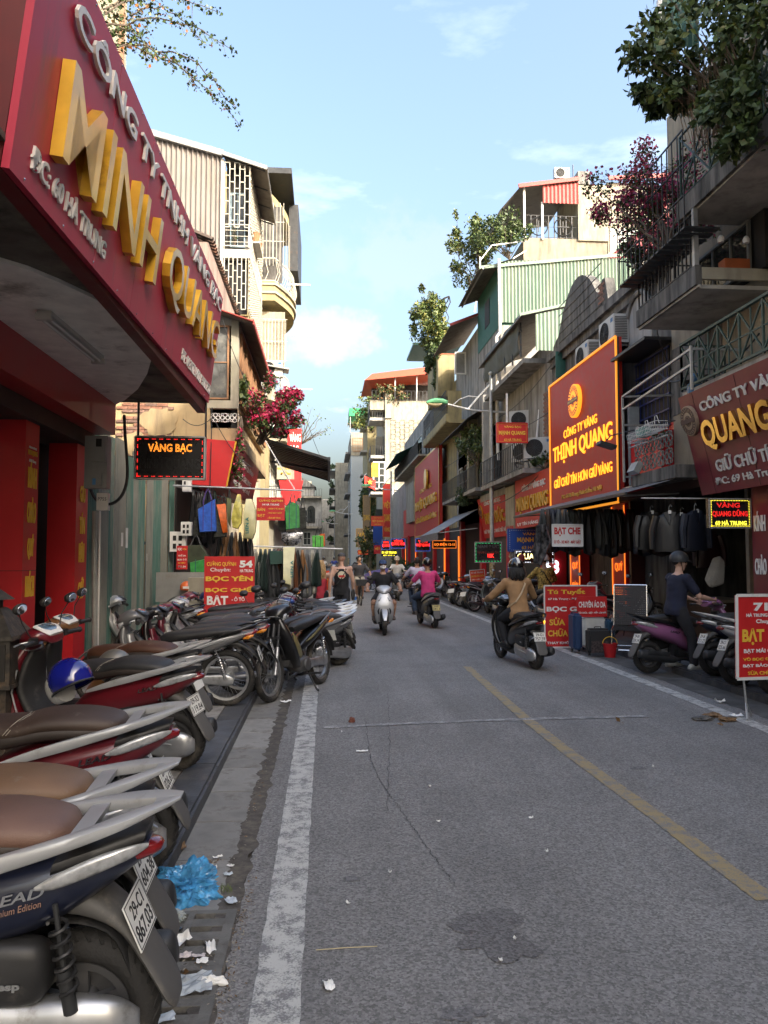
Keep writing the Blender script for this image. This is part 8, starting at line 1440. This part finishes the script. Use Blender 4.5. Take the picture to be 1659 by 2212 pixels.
bush('kerb_plant', 'dark kerbside plants at the foot of the second lamp post', at(880, 1228, 50), (1.2, 1.5, .7), 900, .2, (G_DK, G_MD), (3, 1), base=at(880, 1240, 50), nc=14)
bush('street_tree', 'small yellowish street tree before the orange sign', at(800, 1170, 66), (1.0, 1, 1.1), 700, .25, (G_YL, G_MD, G_DK), (1, 2, 2), base=(at(800, 1170, 66).x, 66, .1), nc=12, cat='tree')
# cables
for i, (a, b, c_) in enumerate((((662, 905, 40), (700, 1000, 60), (735, 1080, 90)), ((1210, 760, 21), (1080, 900, 29), (960, 1010, 42)), ((1345, 890, 16.3), (1200, 985, 21), (1066, 1090, 27)), ((1420, 800, 13.8), (1500, 790, 12.6), (1640, 720, 11)))): wire(('thin cable along the far left row above the striped awning', 'cable running past the canvas screen down the right row', 'low cable in front of the THỊNH QUANG sign', 'cable under the lower mouldy balcony')[i], [at(*a), at(*b), at(*c_)], .014, .25)
wire('black cables strung from the lamp post to the right row', [at(1062, 940, 27.3), at(1200, 880, 22), at(1345, 850, 16)], .012, .2); wire('cable drooping between the shop sign and the lamp post', [at(1062, 1040, 27.3), at(1125, 1010, 24), at(1205, 985, 21)], .012, .3); wire('cable hanging down beside the lower mouldy balcony', [at(1415, 640, 13.3), at(1420, 720, 13.2), at(1450, 800, 14)], .012, .05); wire('cable running down the corner of the ochre house', [at(458, 880, 15.1), at(456, 960, 15.0), at(452, 1100, 14.9)], .01, .02); wire('thin cables across the breeze block wall of the ochre house', [at(395, 905, 14.8), at(460, 900, 14.9), at(545, 1010, 15)], .008, .15); wire('cable trailing from the ochre house to the striped awning', [at(480, 690, 15), at(545, 850, 15), at(600, 985, 16)], .008, .12)
for i in range(4): wire('bundled power cables climbing the wall above the fence', [at(450 + i * 4, 1050, 15), at(455 - i * 3, 1150, 14.9), at(463 + i * 3, 1240, 14.8)], .008, .03 + .02 * i)
# ================================================================ parked bikes
G1 = 'bikes parked along the left kerb'; bike0 = bike
def bike(p, r_, d, l, *a, **k):
 k.setdefault('skip', () if 'blue and white helmet' in l or 'glossy' in l or 'bronze' in l or 'behind the woven' in l or (hash(round(r_[1] * 10)) % 3 == 0 and r_[0] > 0) else ('mirror',)); return bike0(p, r_, d, l, *a, **k)
G2 = 'bikes parked along the right kerb'
YPL = M('plate_yellow', (.5, .42, .16), .5, var=.05)
b1 = bike(SCOOT, (-.71, 2.45), 180, 'dark navy scooter with rosy brown seat and silver tail, nearest bike at the left kerb', NAVY, S_PK, SIL, .1, -4, G1, ('29-C1', '867.03'))
letters('Premium Edition', (-.565, .1575, .592), frame((-1, -.12, .18), (.18, 0, 1)), .15, .018, M('rose_gold', (.5, .3, .22), .3, .6), .002, 0, b1, shear=.3, name='badge'); letters('HONDA', (-.55, .172, .2), frame((-1, 0, 0), (0, 0, 1)), .12, .018, alu, .003, .02, b1, name='badge')
bike(SCOOT, (-.79, 2.84), 181, 'black scooter with tan and dark brown seat, second from the front in the left row', BLK, S_TAN, SIL, .1, -4, G1, ('29-D2', '604.38')); bike(SCOOT, (-.94, 3.95), 182, 'dark red scooter with a stitched brown seat and silver tail rail', RED, S_BR, SIL, .1, -5, G1, ('29-G2', '026.61'))
bike(SCOOT, (-1.12, 4.5), 181, 'maroon scooter with black seat wedged behind the dark red one', MAR, S_BLK, GRY, .1, -5, G1, ('30-H1', '514.20'), scale=.86); b4 = bike(SCOOT, (-1.08, 5.85), 165, 'dark red scooter with black seat and the blue and white helmet at its footrest', RED, S_BLK, SIL, .1, -5, G1, ('29-X3', '119.84'), trim=white)
bike(SCOOT, (-1.25, 6.9), 170, 'bronze scooter with a red brown seat behind the dark red one', BRN, S_RD, SIL, .1, -5, G1, trim=white); bike(UNDER, (-1.03, 8.3), 180, 'grey spoked wheel motorbike with black seat beside the corrugated fence', GRY, S_BLK, BLK, .1, -6, G1, ('29-L1', '880.57'), trim=SIL)
bike(UNDER, (-.95, 8.95), 182, 'black motorbike with red tail behind the grey spoked wheel one', BLK, S_BLK, BLK, .1, -6, G1, ('29-P4', '337.12'), trim=MAR); bike(UNDER, (-.92, 9.6), 183, 'red and white motorbike with long black seat in the left row', MAR, S_BLK, SIL, .1, -6, G1, ('29-K7', '202.96'), trim=WHT); bike(SCOOT, (-.82, 10.3), 184, 'white scooter with a dark grey seat near the red price board', WHT, S_GR, SIL, .1, -6, G1, ('29-B1', '465.31'))
bike(UNDER, (-1.1, 11.1), 186, 'black motorbike hard against the red price board', BLK, S_BLK, BLK, .1, -6, G1); bike(UNDER, (-2.1, 11.6), 200, 'silver motorbike half hidden near the fence end', SIL, S_BLK, BLK, .1, -6, G1)
bike(UNDER, (-.06, 10.25), 246, 'glossy black motorbike with yellow stripes standing half on the road on its stand', BLK, S_BLK, GRY, 0, 5, G1, ('29-E1', '673.40'), scale=1.08, trim=M('stripe_gold', (.3, .26, .12), .3, .4)); bike(UNDER, (-.32, 11.05), 242, 'dark motorbike tucked behind the glossy black one', DGY, S_BLK, GRY, 0, 5, G1, trim=MAR)
for i, (x, y, d, bd, st, l) in enumerate(((.2, 12.0, 214, GRY, S_GR, 'grey scooter with grey seat, first of the slanted row outside number 54'), (.24, 12.75, 213, BLU, S_PK, 'blue scooter with rosy brown seat in the slanted row'), (.26, 13.5, 212, MAR, S_GR, 'maroon scooter with grey seat in the slanted row'), (.22, 14.3, 210, SIL, S_BLK, 'silver scooter behind the maroon one in the slanted row'), (.12, 15.1, 208, BLK, S_BLK, 'black scooter near the feet of the walking couple'), (-.1, 16.0, 205, RED, S_BR, 'dark red scooter at the far end of the slanted row'))): bike(SCOOT, (x, y), d, l, bd, st, (SIL, white, white, SIL, BLK, SIL)[i], 0, -5, G1, ('29-T%d' % (i + 2), '%d.%d' % (131 + i * 97, 17 + i * 9)))
for i, (x, y, d, bd, l) in enumerate(((-1.2, 12.6, 190, MAR, 'maroon motorbike between the price board and the slanted row'), (-1.0, 13.3, 190, BLU, 'blue motorbike under the hanging vinyl lengths'), (-.9, 14.2, 195, WHT, 'white motorbike under the hanging vinyl lengths'), (-1.0, 17.3, 190, BLK, 'black motorbike beyond the hanging goods on the left'), (-.9, 18.2, 190, RED, 'red motorbike beyond the hanging goods on the left'), (-.9, 20.5, 195, DGY, 'graphite motorbike far along the left kerb'), (-.9, 22.5, 195, SIL, 'silver motorbike far along the left kerb'))): bike(UNDER, (x, y), d, l, bd, S_BLK, BLK, .1, -6, G1)
bike(SCOOT, (4.57, 10.7), 8, 'purple scooter with black seat being straddled by the man in navy', PUR, S_BLK, BLK, .02, -3, G2, ('29-B1', '359.14'), trim=PUR); bike(SCOOT, (5.12, 9.85), 2, 'navy blue scooter with silver rail between the purple one and the price board', NAVY, S_BLK, SIL, .1, -4, G2, ('29-S6', '711.23')); bike(SCOOT, (5.0, 9.1), 1, 'silver scooter partly behind the red 71 board', SIL, S_BLK, SIL, .1, -4, G2, ('29-C1', '025.66')); bike(SCOOT, (5.05, 8.35), 0, 'black scooter mostly behind the red 71 board', BLK, S_BLK, SIL, .1, -4, G2)
bike(SCOOT, (5.0, 21.5), 96, 'grey green scooter standing at the kerb right of the plum suitcase', M('paint_sage', (.16, .19, .18), .3, coat=.5), S_BLK, BLK, 0, -5, G2, ('29-H5', '771.51')); bike(SCOOT, (4.95, 15.6), 35, 'dark maroon scooter behind the tall Tú Tuyết board', MAR, S_BLK, GRY, .1, -4, G2); bike(UNDER, (5.5, 14.7), 20, 'black motorbike behind the woven chair', BLK, S_BLK, BLK, .1, -4, G2)
cs = (BLK, SIL, BLK, RED, DGY, BLK, WHT, BLK, BLU, BLK, DGY, MAR); nm = 'one two three four five six seven eight nine ten eleven twelve'.split()
for i in range(12):
 y = 23.4 + i * 1.25 + (3 if i > 3 else 0) + (4 if i > 7 else 0); bike((UNDER, SCOOT)[i % 2], (4.55 - (.25 if i > 3 else 0), y), 25 + (i * 37) % 30, ('black', 'silver', 'black', 'red', 'graphite', 'black', 'white', 'black', 'blue', 'black', 'graphite', 'maroon')[i] + (' motorbike', ' scooter')[i % 2] + ' in the right kerb row, number %s counting away from the plum suitcase' % nm[i], cs[i], S_BLK, None, 0, -6, G2)
# loose helmets
def helmet(loc, label, m, m2=None, rot=(0, 0, 0), s=1):
 T = thing('helmet', label, 'helmet', loc, rot=rot); T.scale = (s,) * 3; MB().sphere((0, 0, 0), (.13, .115, .13), 24, 14, (-.35, 1)).obj('shell', m, T, 60); MB().lathe([(.12, -.05), (.126, -.045), (.12, -.035), (.1, -.045)], 24).obj('rim', blackpl, T)
 if m2: MB().sphere((.012, 0, .004), (.133, .118, .132), 24, 14, (-.3, .98)).xf(Matrix.Identity(4)).obj('shell_band', m2, T, 60) if False else MB().loft([(.06, .0, .1, .1, 0), (.125, -.01, .07, .08, 0), (.15, -.02, .03, .04, 0)], 18, 8, 2.2).obj('peak', m2, T, 60)
 return T
helmet(at(152, 1470, 5.3), 'glossy deep blue helmet with a white front hung at the dark red scooter', M('helmet_blue', (.008, .012, .2), .12, coat=1), M('helmet_white', (.62, .62, .6), .25, coat=.5), (0, .5, 2.8), 1.15); helmet(at(248, 1440, 6.5), 'satin grey helmet between the bronze and dark red scooters', M('helmet_grey', (.2, .19, .17), .35, .5), None, (0, -.7, 0), 1.1)
# ================================================================ people and ridden bikes
black_c = M('cloth_black', (.014, .014, .016), .85, var=.2, bump=.25, bscale=14); denim = M('cloth_denim', (.045, .07, .12), .85, var=.25, bump=.25, bscale=18); darkt = M('cloth_dark', (.02, .02, .024), .85, var=.2, bump=.2, bscale=14); pinkc = M('cloth_pink', (.62, .05, .2), .8, var=.12, bump=.3, bscale=12); navyc = M('cloth_navy', (.012, .015, .035), .85, var=.2, bump=.3, bscale=12); camel = M('cloth_camel', (.36, .21, .1), .9, var=.15, bump=.35, bscale=12); lilac = M('cloth_lilac', (.5, .46, .58), .85, var=.08, bump=.3, bscale=14); bluec = M('cloth_blue', (.05, .07, .25), .85, var=.1, bump=.2); redc = M('cloth_red', (.4, .03, .05), .8, var=.1, bump=.2)
hb = M('hair_black', (.012, .01, .009), .55, var=.3, scale=60, bump=.4, bscale=120); hbl = M('hair_blonde', (.42, .27, .12), .6, var=.35, scale=50, bump=.5, bscale=110); hred = M('hair_red', (.2, .015, .012), .6, var=.2, bump=.4, bscale=100); hgr = M('hair_grey', (.25, .23, .2), .7, bump=.4, bscale=100); hbk = M('helmet_black', (.012, .012, .013), .15, coat=.8)
def rider(bk, label, back=.0, z=0, **k):
 a = bk.matrix_world if False else None; L0 = V(bk.location); rz = bk['rz']; return person(label, (L0.x - cos(rz) * back, L0.y - sin(rz) * back, L0.z + z), rz, **k)
def ridden(proto, rear, deg, label, body, **k): b = bike(proto, rear, deg, label, body, lean=0, skip=('side_stand',), group='scooters being ridden along the road', **k); b['rz'] = radians(deg); return b
A = ridden(SCOOT, (1.30, 17.85), 268.5, 'silver and black scooter ridden towards the viewer in mid road', SIL, trim=SIL)
rider(A, 'man in black polo, blue cap and white face mask riding the silver scooter', .12, J=ride_pose(2, .5, .95, .73, .42, (.3, .38), .23), top=black_c, bottom=darkt, legs='short', hair=hb, cap=M('cap_blue', (.03, .06, .14), .8), mask=M('mask_white', (.8, .8, .78), .7), shoes=M('sandal', (.08, .06, .05), .7), fist=True)
for s in (-1, 1): MB().loft([(.545, .44, .012, .012, 80, s * .12), (.565, .52, .02, .04, 85, s * .13), (.56, .6, .012, .02, 95, s * .09)], 10, 8).obj('headlight_trim', blackpl, A, 50)
B = ridden(SCOOT, (2.56, 18.05), 97, 'dark grey scooter with a yellow plate ridden away by the man in pink', DGY, plates=('29-N7', '381.1'))
for c in B.children:
 if c.name.startswith('number_plate'): c.material_slots[0].link = 'OBJECT'; c.material_slots[0].material = YPL
rider(B, 'man in a bright pink polo, jeans and black helmet riding away', .1, J=ride_pose(6, .5, .95, .73, .4, (.3, .34), .26), top=pinkc, bottom=denim, hair=hb, helmet=hbk, shoes=M('sandal', (.08, .06, .05)), fist=True, belly=.03)
o = MB().box((0, 0, 0), (.42, .5, .03), Matrix.Rotation(.5, 3, 'Y')).obj('carried_parcel', white); o.location = (2.62, 18.9, .34); tag(o, 'flat white parcel on the footboard of the pink rider', 'parcel')
Cb = ridden(SCOOT, (3.12, 11.35), 99, 'black scooter with lit amber indicator ridden by the woman in camel', BLK, rail=BLK, plates=('29-G1', '757.59'))
for c in Cb.children:
 if c.name.startswith('indicator') and c.data.vertices[0].co.x < 0 and c.data.vertices[0].co.y < 0: c.material_slots[0].link = 'OBJECT'; c.material_slots[0].material = emis('indicator_amber', (1, .45, .03), .8)
rider(Cb, 'woman in a camel cardigan and black trousers with a striped black helmet, riding away', .1, J=ride_pose(12, .48, .97, .73, .36, (.22, .34), .15), top=camel, sleeve='long', bottom=darkt, hair=hb, hairlen=.22, helmet=hbk, hstripe=white, bag=(-1, M('bag_strap_tan', (.45, .33, .2))), shoes=blackpl, fist=True, female=True)
# walking couple
print_ = None
def tank_print(T, J, hm):
 MB().lathe([(0, 0), (.085, 0), (.085, .006), (0, .006)], 20, (-.150, 0, 1.27), 'x').obj('round_print', M('print_cream', (.6, .55, .4), .7), T); MB().b2((-.156, -.065, 1.22), (-.15, .065, 1.265)).obj('print_band', RTX, T)
D = person('tall man in black tank top and shorts walking away with a shoulder bag', (.36, 17.3, 0), pi / 2, stand_pose(.22, .04), skinl, top=black_c, sleeve='tank', bottom=darkt, legs='short', hair=None, cap=M('cap_grey', (.08, .08, .085), .8, var=.5, scale=40), shoes=M('shoe_dark', (.03, .03, .03)), bag=(-1, blackpl), ext=tank_print)
K = thing('water_bottle', 'clear water bottle with a blue label held by the man in the tank top', 'bottle', (.66, 17.28, .66)); MB().lathe([(0, 0), (.035, 0), (.035, .16), (.014, .2), (.014, .225), (0, .225)], 14).obj('body', M('clear_plastic', (.7, .75, .78), .08, var=0, alpha=.55), K, True); MB().lathe([(.0365, .05), (.0365, .12)], 14).obj('label', M('label_blue', (.03, .15, .5)), K)
o = MB().loft([(-.13, 0, .03, .1, 0), (0, -.02, .05, .13, 0), (.13, 0, .03, .1, 0)], 12, 8).obj('shoulder_bag', blackpl, None, True); o.location = (.62, 17.28, .85); o.rotation_euler = (0, 0, 1.57); tag(o, 'small black bag at the hip of the man in the tank top', 'bag')
person('woman with long wavy blonde hair in a crimson top walking beside the tall man', (-.1, 17.55, 0), pi / 2 - .1, stand_pose(.2, .12), skinl, top=redc, sleeve='tank', bottom=darkt, hair=hbl, hairlen=.42, shoes=M('shoe_dark', (.03, .03, .03)), female=True, scale=.9)
# man straddling the purple scooter
J = stand_pose(.1, .05, 7, .0, .93); J['haR'] = V((.5, -.16, 1.0)); J['elR'] = V((.2, -.27, 1.05)); J['haL'] = V((.48, .25, .98)); J['elL'] = V((.22, .3, 1.08)); J['anR'] = V((.12, -.22, .09)); J['knR'] = V((.12, -.18, .48)); J['anL'] = V((.05, .2, .09))
person('man in navy t-shirt, black trousers and dark helmet standing over the purple scooter', (4.95, 10.62, .08), .2, J, skinl, top=navyc, bottom=darkt, hair=hb, helmet=M('helmet_matt', (.03, .032, .035), .5), shoes=M('sneaker_pale', (.5, .5, .45), .7), scale=.98, turn=-25)
# people on the right pavement and farther riders
person('tourist in a royal blue t-shirt standing by the glass cabinet', (at(1107, 1250, 20.6).x, 20.6, .1), 2.6, stand_pose(.05, .02, 0, .3), skinl, top=bluec, bottom=denim, hair=hgr, shoes=blackpl, low=True, scale=.98); J = stand_pose(.05, .02, 3, .9)
person('woman with short dark red hair in a grey top facing the tourist in blue', (at(1128, 1250, 19.9).x, 19.9, .1), 2.9, J, skinl, top=M('cloth_leafy', (.2, .22, .19), .85, var=.5, scale=30), bottom=redc, hair=hred, shoes=blackpl, female=True, low=True, scale=.93)
person('person in yellow patterned shirt and white helmet near the lit 63', (at(1176, 1250, 18.3).x, 18.3, .1), 1.7, ride_pose(3, .45, .95, .72), skinm, top=M('cloth_yellow_pattern', (.42, .28, .07), .85, var=.9, scale=22), sleeve='long', bottom=darkt, hair=hb, helmet=M('helmet_pearl', (.6, .6, .58), .25, coat=.6), bag=(1, blackpl), low=True)
bike(UNDER, (at(1176, 1250, 18.3).x - .05, 17.75), 97, 'dark motorbike under the person in the yellow patterned shirt', BLK, S_BLK, BLK, .1, 0, G2)
Fb = ridden(UNDER, (2.75, 22.4), 92, 'dark motorbike with a covered load ridden beside the pink rider', DGY)
rider(Fb, 'man in pale lilac shirt and red cap riding just left of the pink rider', .1, J=ride_pose(3, .5, .97, .78), top=lilac, bottom=denim, hair=hb, cap=redc, mask=WTX, shoes=blackpl, fist=True, low=True)
for i, (x, y, dg, bd, l, tp, hm_) in enumerate(((2.85, 31, 268, GRY, 'person in white with a beige helmet riding behind the masked man', M('cloth_white', (.6, .58, .54), .85), M('helmet_beige', (.5, .42, .3), .4)), (-.15, 58, 90, BLK, 'distant rider in a white shirt on the left side of the road', M('cloth_white', (.6, .58, .54)), hbk), (1.9, 46, 269, RED, 'distant rider in dark clothes coming down the middle', darkt, hbk), (.8, 70, 268, SIL, 'farthest rider at the bend in the road', bluec, hbk))):
 q_ = ridden(SCOOT, (x, y), dg, 'scooter under the ' + l, bd); rider(q_, l, .1, J=ride_pose(4), top=tp, bottom=darkt, hair=hb, helmet=hm_, shoes=blackpl, low=True)
# cyclist
K = thing('bicycle', 'old bicycle ridden towards the viewer behind the tall man', 'bicycle', (1.2, 27.2, 0), -pi / 2 + .05)
for x in (-.52, .52): W = thing('wheel', None, None, (x, 0, .33)); W.parent = K; mb = MB(); mb.lathe([(.33, -.018), (.34, 0), (.33, .018), (.315, .014), (.315, -.014), (.33, -.018)], 28, ax='y'); mb.obj('tyre', rubber, W); mb = MB(); [mb.tube([(0, 0, 0), (.315 * cos(a), 0, .315 * sin(a))], .002, 3) for a in [2 * pi * k / 18 for k in range(18)]]; mb.obj('spokes', chrome, W)
MB().tube([(-.52, 0, .33), (-.12, 0, .3), (-.2, 0, .82), (.38, 0, .86), (-.12, 0, .3)], .014, 6).tube([(-.52, 0, .33), (-.2, 0, .76)], .01, 6).tube([(.52, 0, .33), (.38, 0, .9), (.36, 0, 1.0)], .014, 6).obj('frame', darksteel, K); MB().tube([(.25, -.28, 1.0), (.38, 0, 1.02), (.25, .28, 1.0)], .012, 6).obj('handlebar', chrome, K); MB().loft([(-.32, .86, .09, .03, 0), (-.18, .87, .05, .03, 0), (-.06, .86, .02, .015, 0)], 10, 6).obj('saddle', leatherb, K); MB().box((.6, 0, .8), (.25, .32, .22), taper=1.2).obj('basket', darksteel, K)
person('man in a dark grey shirt and pale shorts on the bicycle', (1.2, 27.3, 0), -pi / 2 + .05, ride_pose(8, .42, 1.03, .84, .26, (.0, .3), .12), skinm, top=M('cloth_grey', (.05, .05, .055), .85), bottom=M('cloth_khaki', (.35, .32, .26), .85), legs='short', hair=hb, shoes=blackpl, fist=True, low=True)
T = thing('covered_bike', 'parked bike under a violet rain cover left of the second lamp', 'motorbike', (2.55, 37, 0)); MB().loft([(-.8, .6, .2, .15, 0), (-.4, .7, .33, .3, 0), (.1, .75, .36, .35, 0), (.5, .85, .3, .3, 0), (.75, .6, .1, .2, 0)], 16, 14, 2.2).obj('rain_cover', M('cover_violet', (.1, .07, .22), .6, var=.2, bump=.5, bscale=8), T, True)
for x in (-.6, .62): MB().lathe([(.2, -.05), (.27, -.03), (.27, .03), (.2, .05)], 20, (x, 0, .27), 'y').obj('wheel', rubber, T)
# ================================================================ litter
def crumple(label, c, r, m, flat=.5, seed=1, amp=.45, name='crumpled_paper', cat='litter', sub=3, grp=None):
 b = bmesh.new(); bmesh.ops.create_icosphere(b, subdivisions=sub, radius=1)
 for v in b.verts:
  p = v.co.copy(); k = 1 + amp * noise.noise(p * 1.6 + V((seed, 0, 0))) + amp * .7 * noise.noise(p * 4.5 + V((0, seed, 0))) + amp * .35 * noise.noise(p * 11 + V((0, 0, seed))); v.co = V((p.x * r[0] * k, p.y * r[1] * k, max(-.004, p.z * r[2] * k * flat + r[2] * .35)))
 me = bpy.data.meshes.new(name); b.to_mesh(me); b.free(); me.materials.append(m); return tag(link(name, me, None, c), label, cat, grp)
bagm = M('blue_bag', (.09, .4, .75), .16, var=.35, scale=12, alpha=.78, coat=.5); crumple('crumpled translucent blue plastic bag on the drain cover', onz(402, 1935, .004), (.15, .115, .13), bagm, .75, 3, .55, 'plastic_bag', 'plastic bag', 5)
crumple('small black plastic bag against the rear wheel of the nearest scooter', onz(352, 2015, .004), (.06, .07, .07), M('black_bag', (.012, .012, .014), .25, coat=.5), .7, 8, .5, 'plastic_bag', 'plastic bag', 4); crumple('clear plastic wrap beside the blue bag', onz(372, 1990, .004), (.06, .045, .05), M('clear_wrap', (.6, .65, .62), .1, var=.2, alpha=.45), .6, 14, .5, 'plastic_bag', 'plastic bag', 4)
def paper(label, x, y, w_, l_, rot, m, curl=.01, n=5, z=.006, name='paper_scrap', jag=.15):
 if name == 'paper_scrap': w_ *= 1.3; l_ *= 1.3
 c = onz(x, y, z); o = c.copy(); mb = MB(); rr = random.Random(int(x * 7 + y));
 for i in range(n + 1):
  for j in range(n + 1):
   e = (i in (0, n) or j in (0, n)) * jag; mb.v.append(((i / n - .5 + rr.uniform(-e, e) * .3) * w_, (j / n - .5 + rr.uniform(-e, e) * .3) * l_, abs(noise.noise(V((i * .8, j * .8, x)))) * curl * 2 + curl * ((i / n - .5) ** 2) * 3))
 mb.f = [(i * (n + 1) + j, (i + 1) * (n + 1) + j, (i + 1) * (n + 1) + j + 1, i * (n + 1) + j + 1) for i in range(n) for j in range(n)]; mb.mi = [0] * len(mb.f); ob = mb.obj(name, m, None, fix=False); ob.location = c; ob.rotation_euler = (0, 0, rot); return tag(ob, label, 'litter')
pw = M('paper_white', (.8, .8, .78), .8, var=.06); pb = M('paper_bluish', (.5, .56, .62), .8, var=.15, scale=40); pr_ = M('paper_printed', (.6, .55, .56), .8, var=.25, scale=60); leafb = M('dead_leaf', (.2, .12, .06), .8, var=.4, scale=30)
for a in (('white paper strip on the slab above the drain', 470, 1853, .04, .014, .4, pw), ('white folded scrap above the blue bag', 363, 1885, .06, .025, -.3, pw), ('pale blue paper card above the drain bars', 492, 1890, .035, .022, .5, pb), ('white square paper card right of the blue bag', 498, 1947, .036, .05, .5, pb), ('white curl of paper below the gutter debris', 460, 1882, .035, .012, .9, pw, .02), ('torn white paper on the drain bars', 455, 2050, .03, .07, .2, pw, .02), ('printed receipt on the drain bars', 397, 2065, .05, .03, .1, pr_), ('small white receipt under the torn paper', 437, 2078, .035, .03, .1, pw), ('pinkish printed ticket on the drain', 430, 2066, .04, .02, 0., pr_), ('white fold of paper near the fender tip', 388, 2040, .06, .05, .8, pw, .03), ('white tissue scrap on the road near the white line', 710, 2130, .03, .05, .2, pw, .012), ('pale flattened wrapper on the road', 782, 1623, .08, .03, .1, pw, .01), ('tiny white scrap in the middle of the road', 1146, 1768, .025, .012, .3, pw), ('small white packet beside the kerb', 425, 1748, .018, .03, .1, pw, .008), ('white paper near the glossy black bike', 617, 1517, .09, .05, .3, pw, .02), ('white scrap near the foot of the red 71 board', 1590, 1548, .1, .06, .2, pw, .02), ('white flattened cup near the right line', 1555, 1518, .09, .04, .1, pw, .03), ('pale blue paper at the lower edge of the gutter', 345, 2203, .08, .05, .3, pb), ('thin scrap on the gutter slab by the debris', 390, 1833, .05, .02, .2, leafb), ('white bit beside the debris heap', 498, 1872, .03, .012, -.4, pw)): paper(*a)
paper('grey translucent plastic sheet lying across the end of the drain', 400, 2128, .2, .145, .12, M('plastic_sheet', (.5, .55, .58), .2, var=.2, alpha=.8), .012, 10, .012, 'plastic_sheet', .06)
crumple('crumpled white tissue at the right end of the plastic sheet', onz(462, 2125, .004), (.045, .02, .03), pw, .6, 21, .6, 'tissue'); crumple('crumpled white tissue by the rear tyre', onz(318, 2160, .004), (.03, .025, .03), pw, .6, 25, .6, 'tissue'); crumple('second crumpled tissue lower by the rear tyre', onz(322, 2185, .004), (.028, .022, .03), pw, .6, 28, .6, 'tissue'); crumple('brown nut shell on the road', onz(760, 1560, .0), (.03, .025, .04), M('nut_shell', (.16, .05, .03), .6), 1, 2, .3, 'nut_shell')
c = onz(748, 2048, .006); o = MB().tube([onz(683, 2052, .006) - c, V((0, 0, .002)), onz(815, 2044, .006) - c], .0022, 5).obj('bamboo_stick', M('bamboo', (.5, .42, .25), .7)); o.location = c; tag(o, 'thin bamboo stick lying on the road by the white line', 'stick')
rr = random.Random(9)
for i in range(9): paper('tiny pale scrap number %s on the open road, counting outwards from the viewer' % nm[i], rr.uniform(720, 1500), 2080 - i * 62 + rr.uniform(-15, 15), rr.uniform(.01, .022), rr.uniform(.006, .012), rr.uniform(0, 3), pw)
mb = MB(); rr = random.Random(4)
for cx, cy, n_, sx, sy in ((445, 1862, 90, .06, .025), (520, 2000, 160, .018, .3), (560, 1700, 60, .02, .5), (480, 2150, 70, .03, .12), (400, 2100, 60, .08, .1), (350, 1880, 40, .04, .05), (400, 1800, 60, .02, .35)):
 p0 = onz(cx, cy, .002)
 for _ in range(n_):
  p = p0 + V((rr.gauss(0, sx), rr.gauss(0, sy), rr.uniform(0, .004))); s = rr.uniform(.002, .007); a = rr.uniform(0, pi); d = V((cos(a), sin(a), rr.uniform(-.2, .3))) * s * rr.uniform(1, 2.2); e = V((-sin(a), cos(a), .1)) * s * .7; mb.k = rr.choice((0, 0, 1, 1, 2)); mb.add([p - d, p + e, p + d, p - e, p + V((0, 0, s * .5))], [(0, 1, 4), (1, 2, 4), (2, 3, 4), (3, 0, 4)])
mb.k = 0; mb.obj('gutter_debris', [leafb, M('grit_pale', (.3, .27, .22), .9), M('grit_dark', (.06, .05, .04), .9)], None, fix=False, kind='stuff', label='dry bits, grit and crumbs along the gutter')
mb = MB()
for i in range(60): p = onz(485 + rr.uniform(-16, 16), 1922 + rr.uniform(-8, 8), 0); mb.add([p, p + V((.003, 0, 0)), p + V((rr.uniform(-.02, .02), rr.uniform(-.02, .02), rr.uniform(.01, .03)))], [(0, 1, 2)])
mb.obj('grass_tuft', G_LT, None, fix=False, kind='stuff', label='small tuft of green grass in the gutter joint')
for i, (x, y) in enumerate(((385, 1838), (408, 1918), (352, 1968), (405, 2105), (1342, 1560), (1500, 1555), (1560, 1565))): leaves('fallen_leaf', None, [(onz(x, y, .012), (.03, .03, .003), 3)], .06, [leafb, G_OR] if i != 2 else [G_MD, G_DK], droop=.2); tag(bpy.data.objects['fallen_leaf' + ('' if i == 0 else '.%03d' % i)], ('curled brown leaf above the blue bag', 'orange leaf right of the blue bag', 'green leaf below the blue bag', 'yellow brown leaf by the plastic sheet', 'brown leaf near the right road line', 'dry leaves near the red 71 board', 'dry leaves at the foot of the 71 board stand')[i], 'leaf')
for i, (x, y) in enumerate(((1500, 1553), (1530, 1562), (1480, 1560))): crumple(('rust brown rag heap near the right kerb', 'second rag in the heap near the right kerb', 'grey rag near the right kerb')[i], onz(x + 40, y - 5, .004), (.09, .05, .04), (leafb, leafb, greypl)[i], .6, 31 + i, .6, 'rag')
# the two bikes everything was copied from are not part of the street
def drop(o):
 for c in list(o.children): drop(c)
 bpy.data.objects.remove(o)
drop(AC); drop(SCOOT); drop(UNDER)
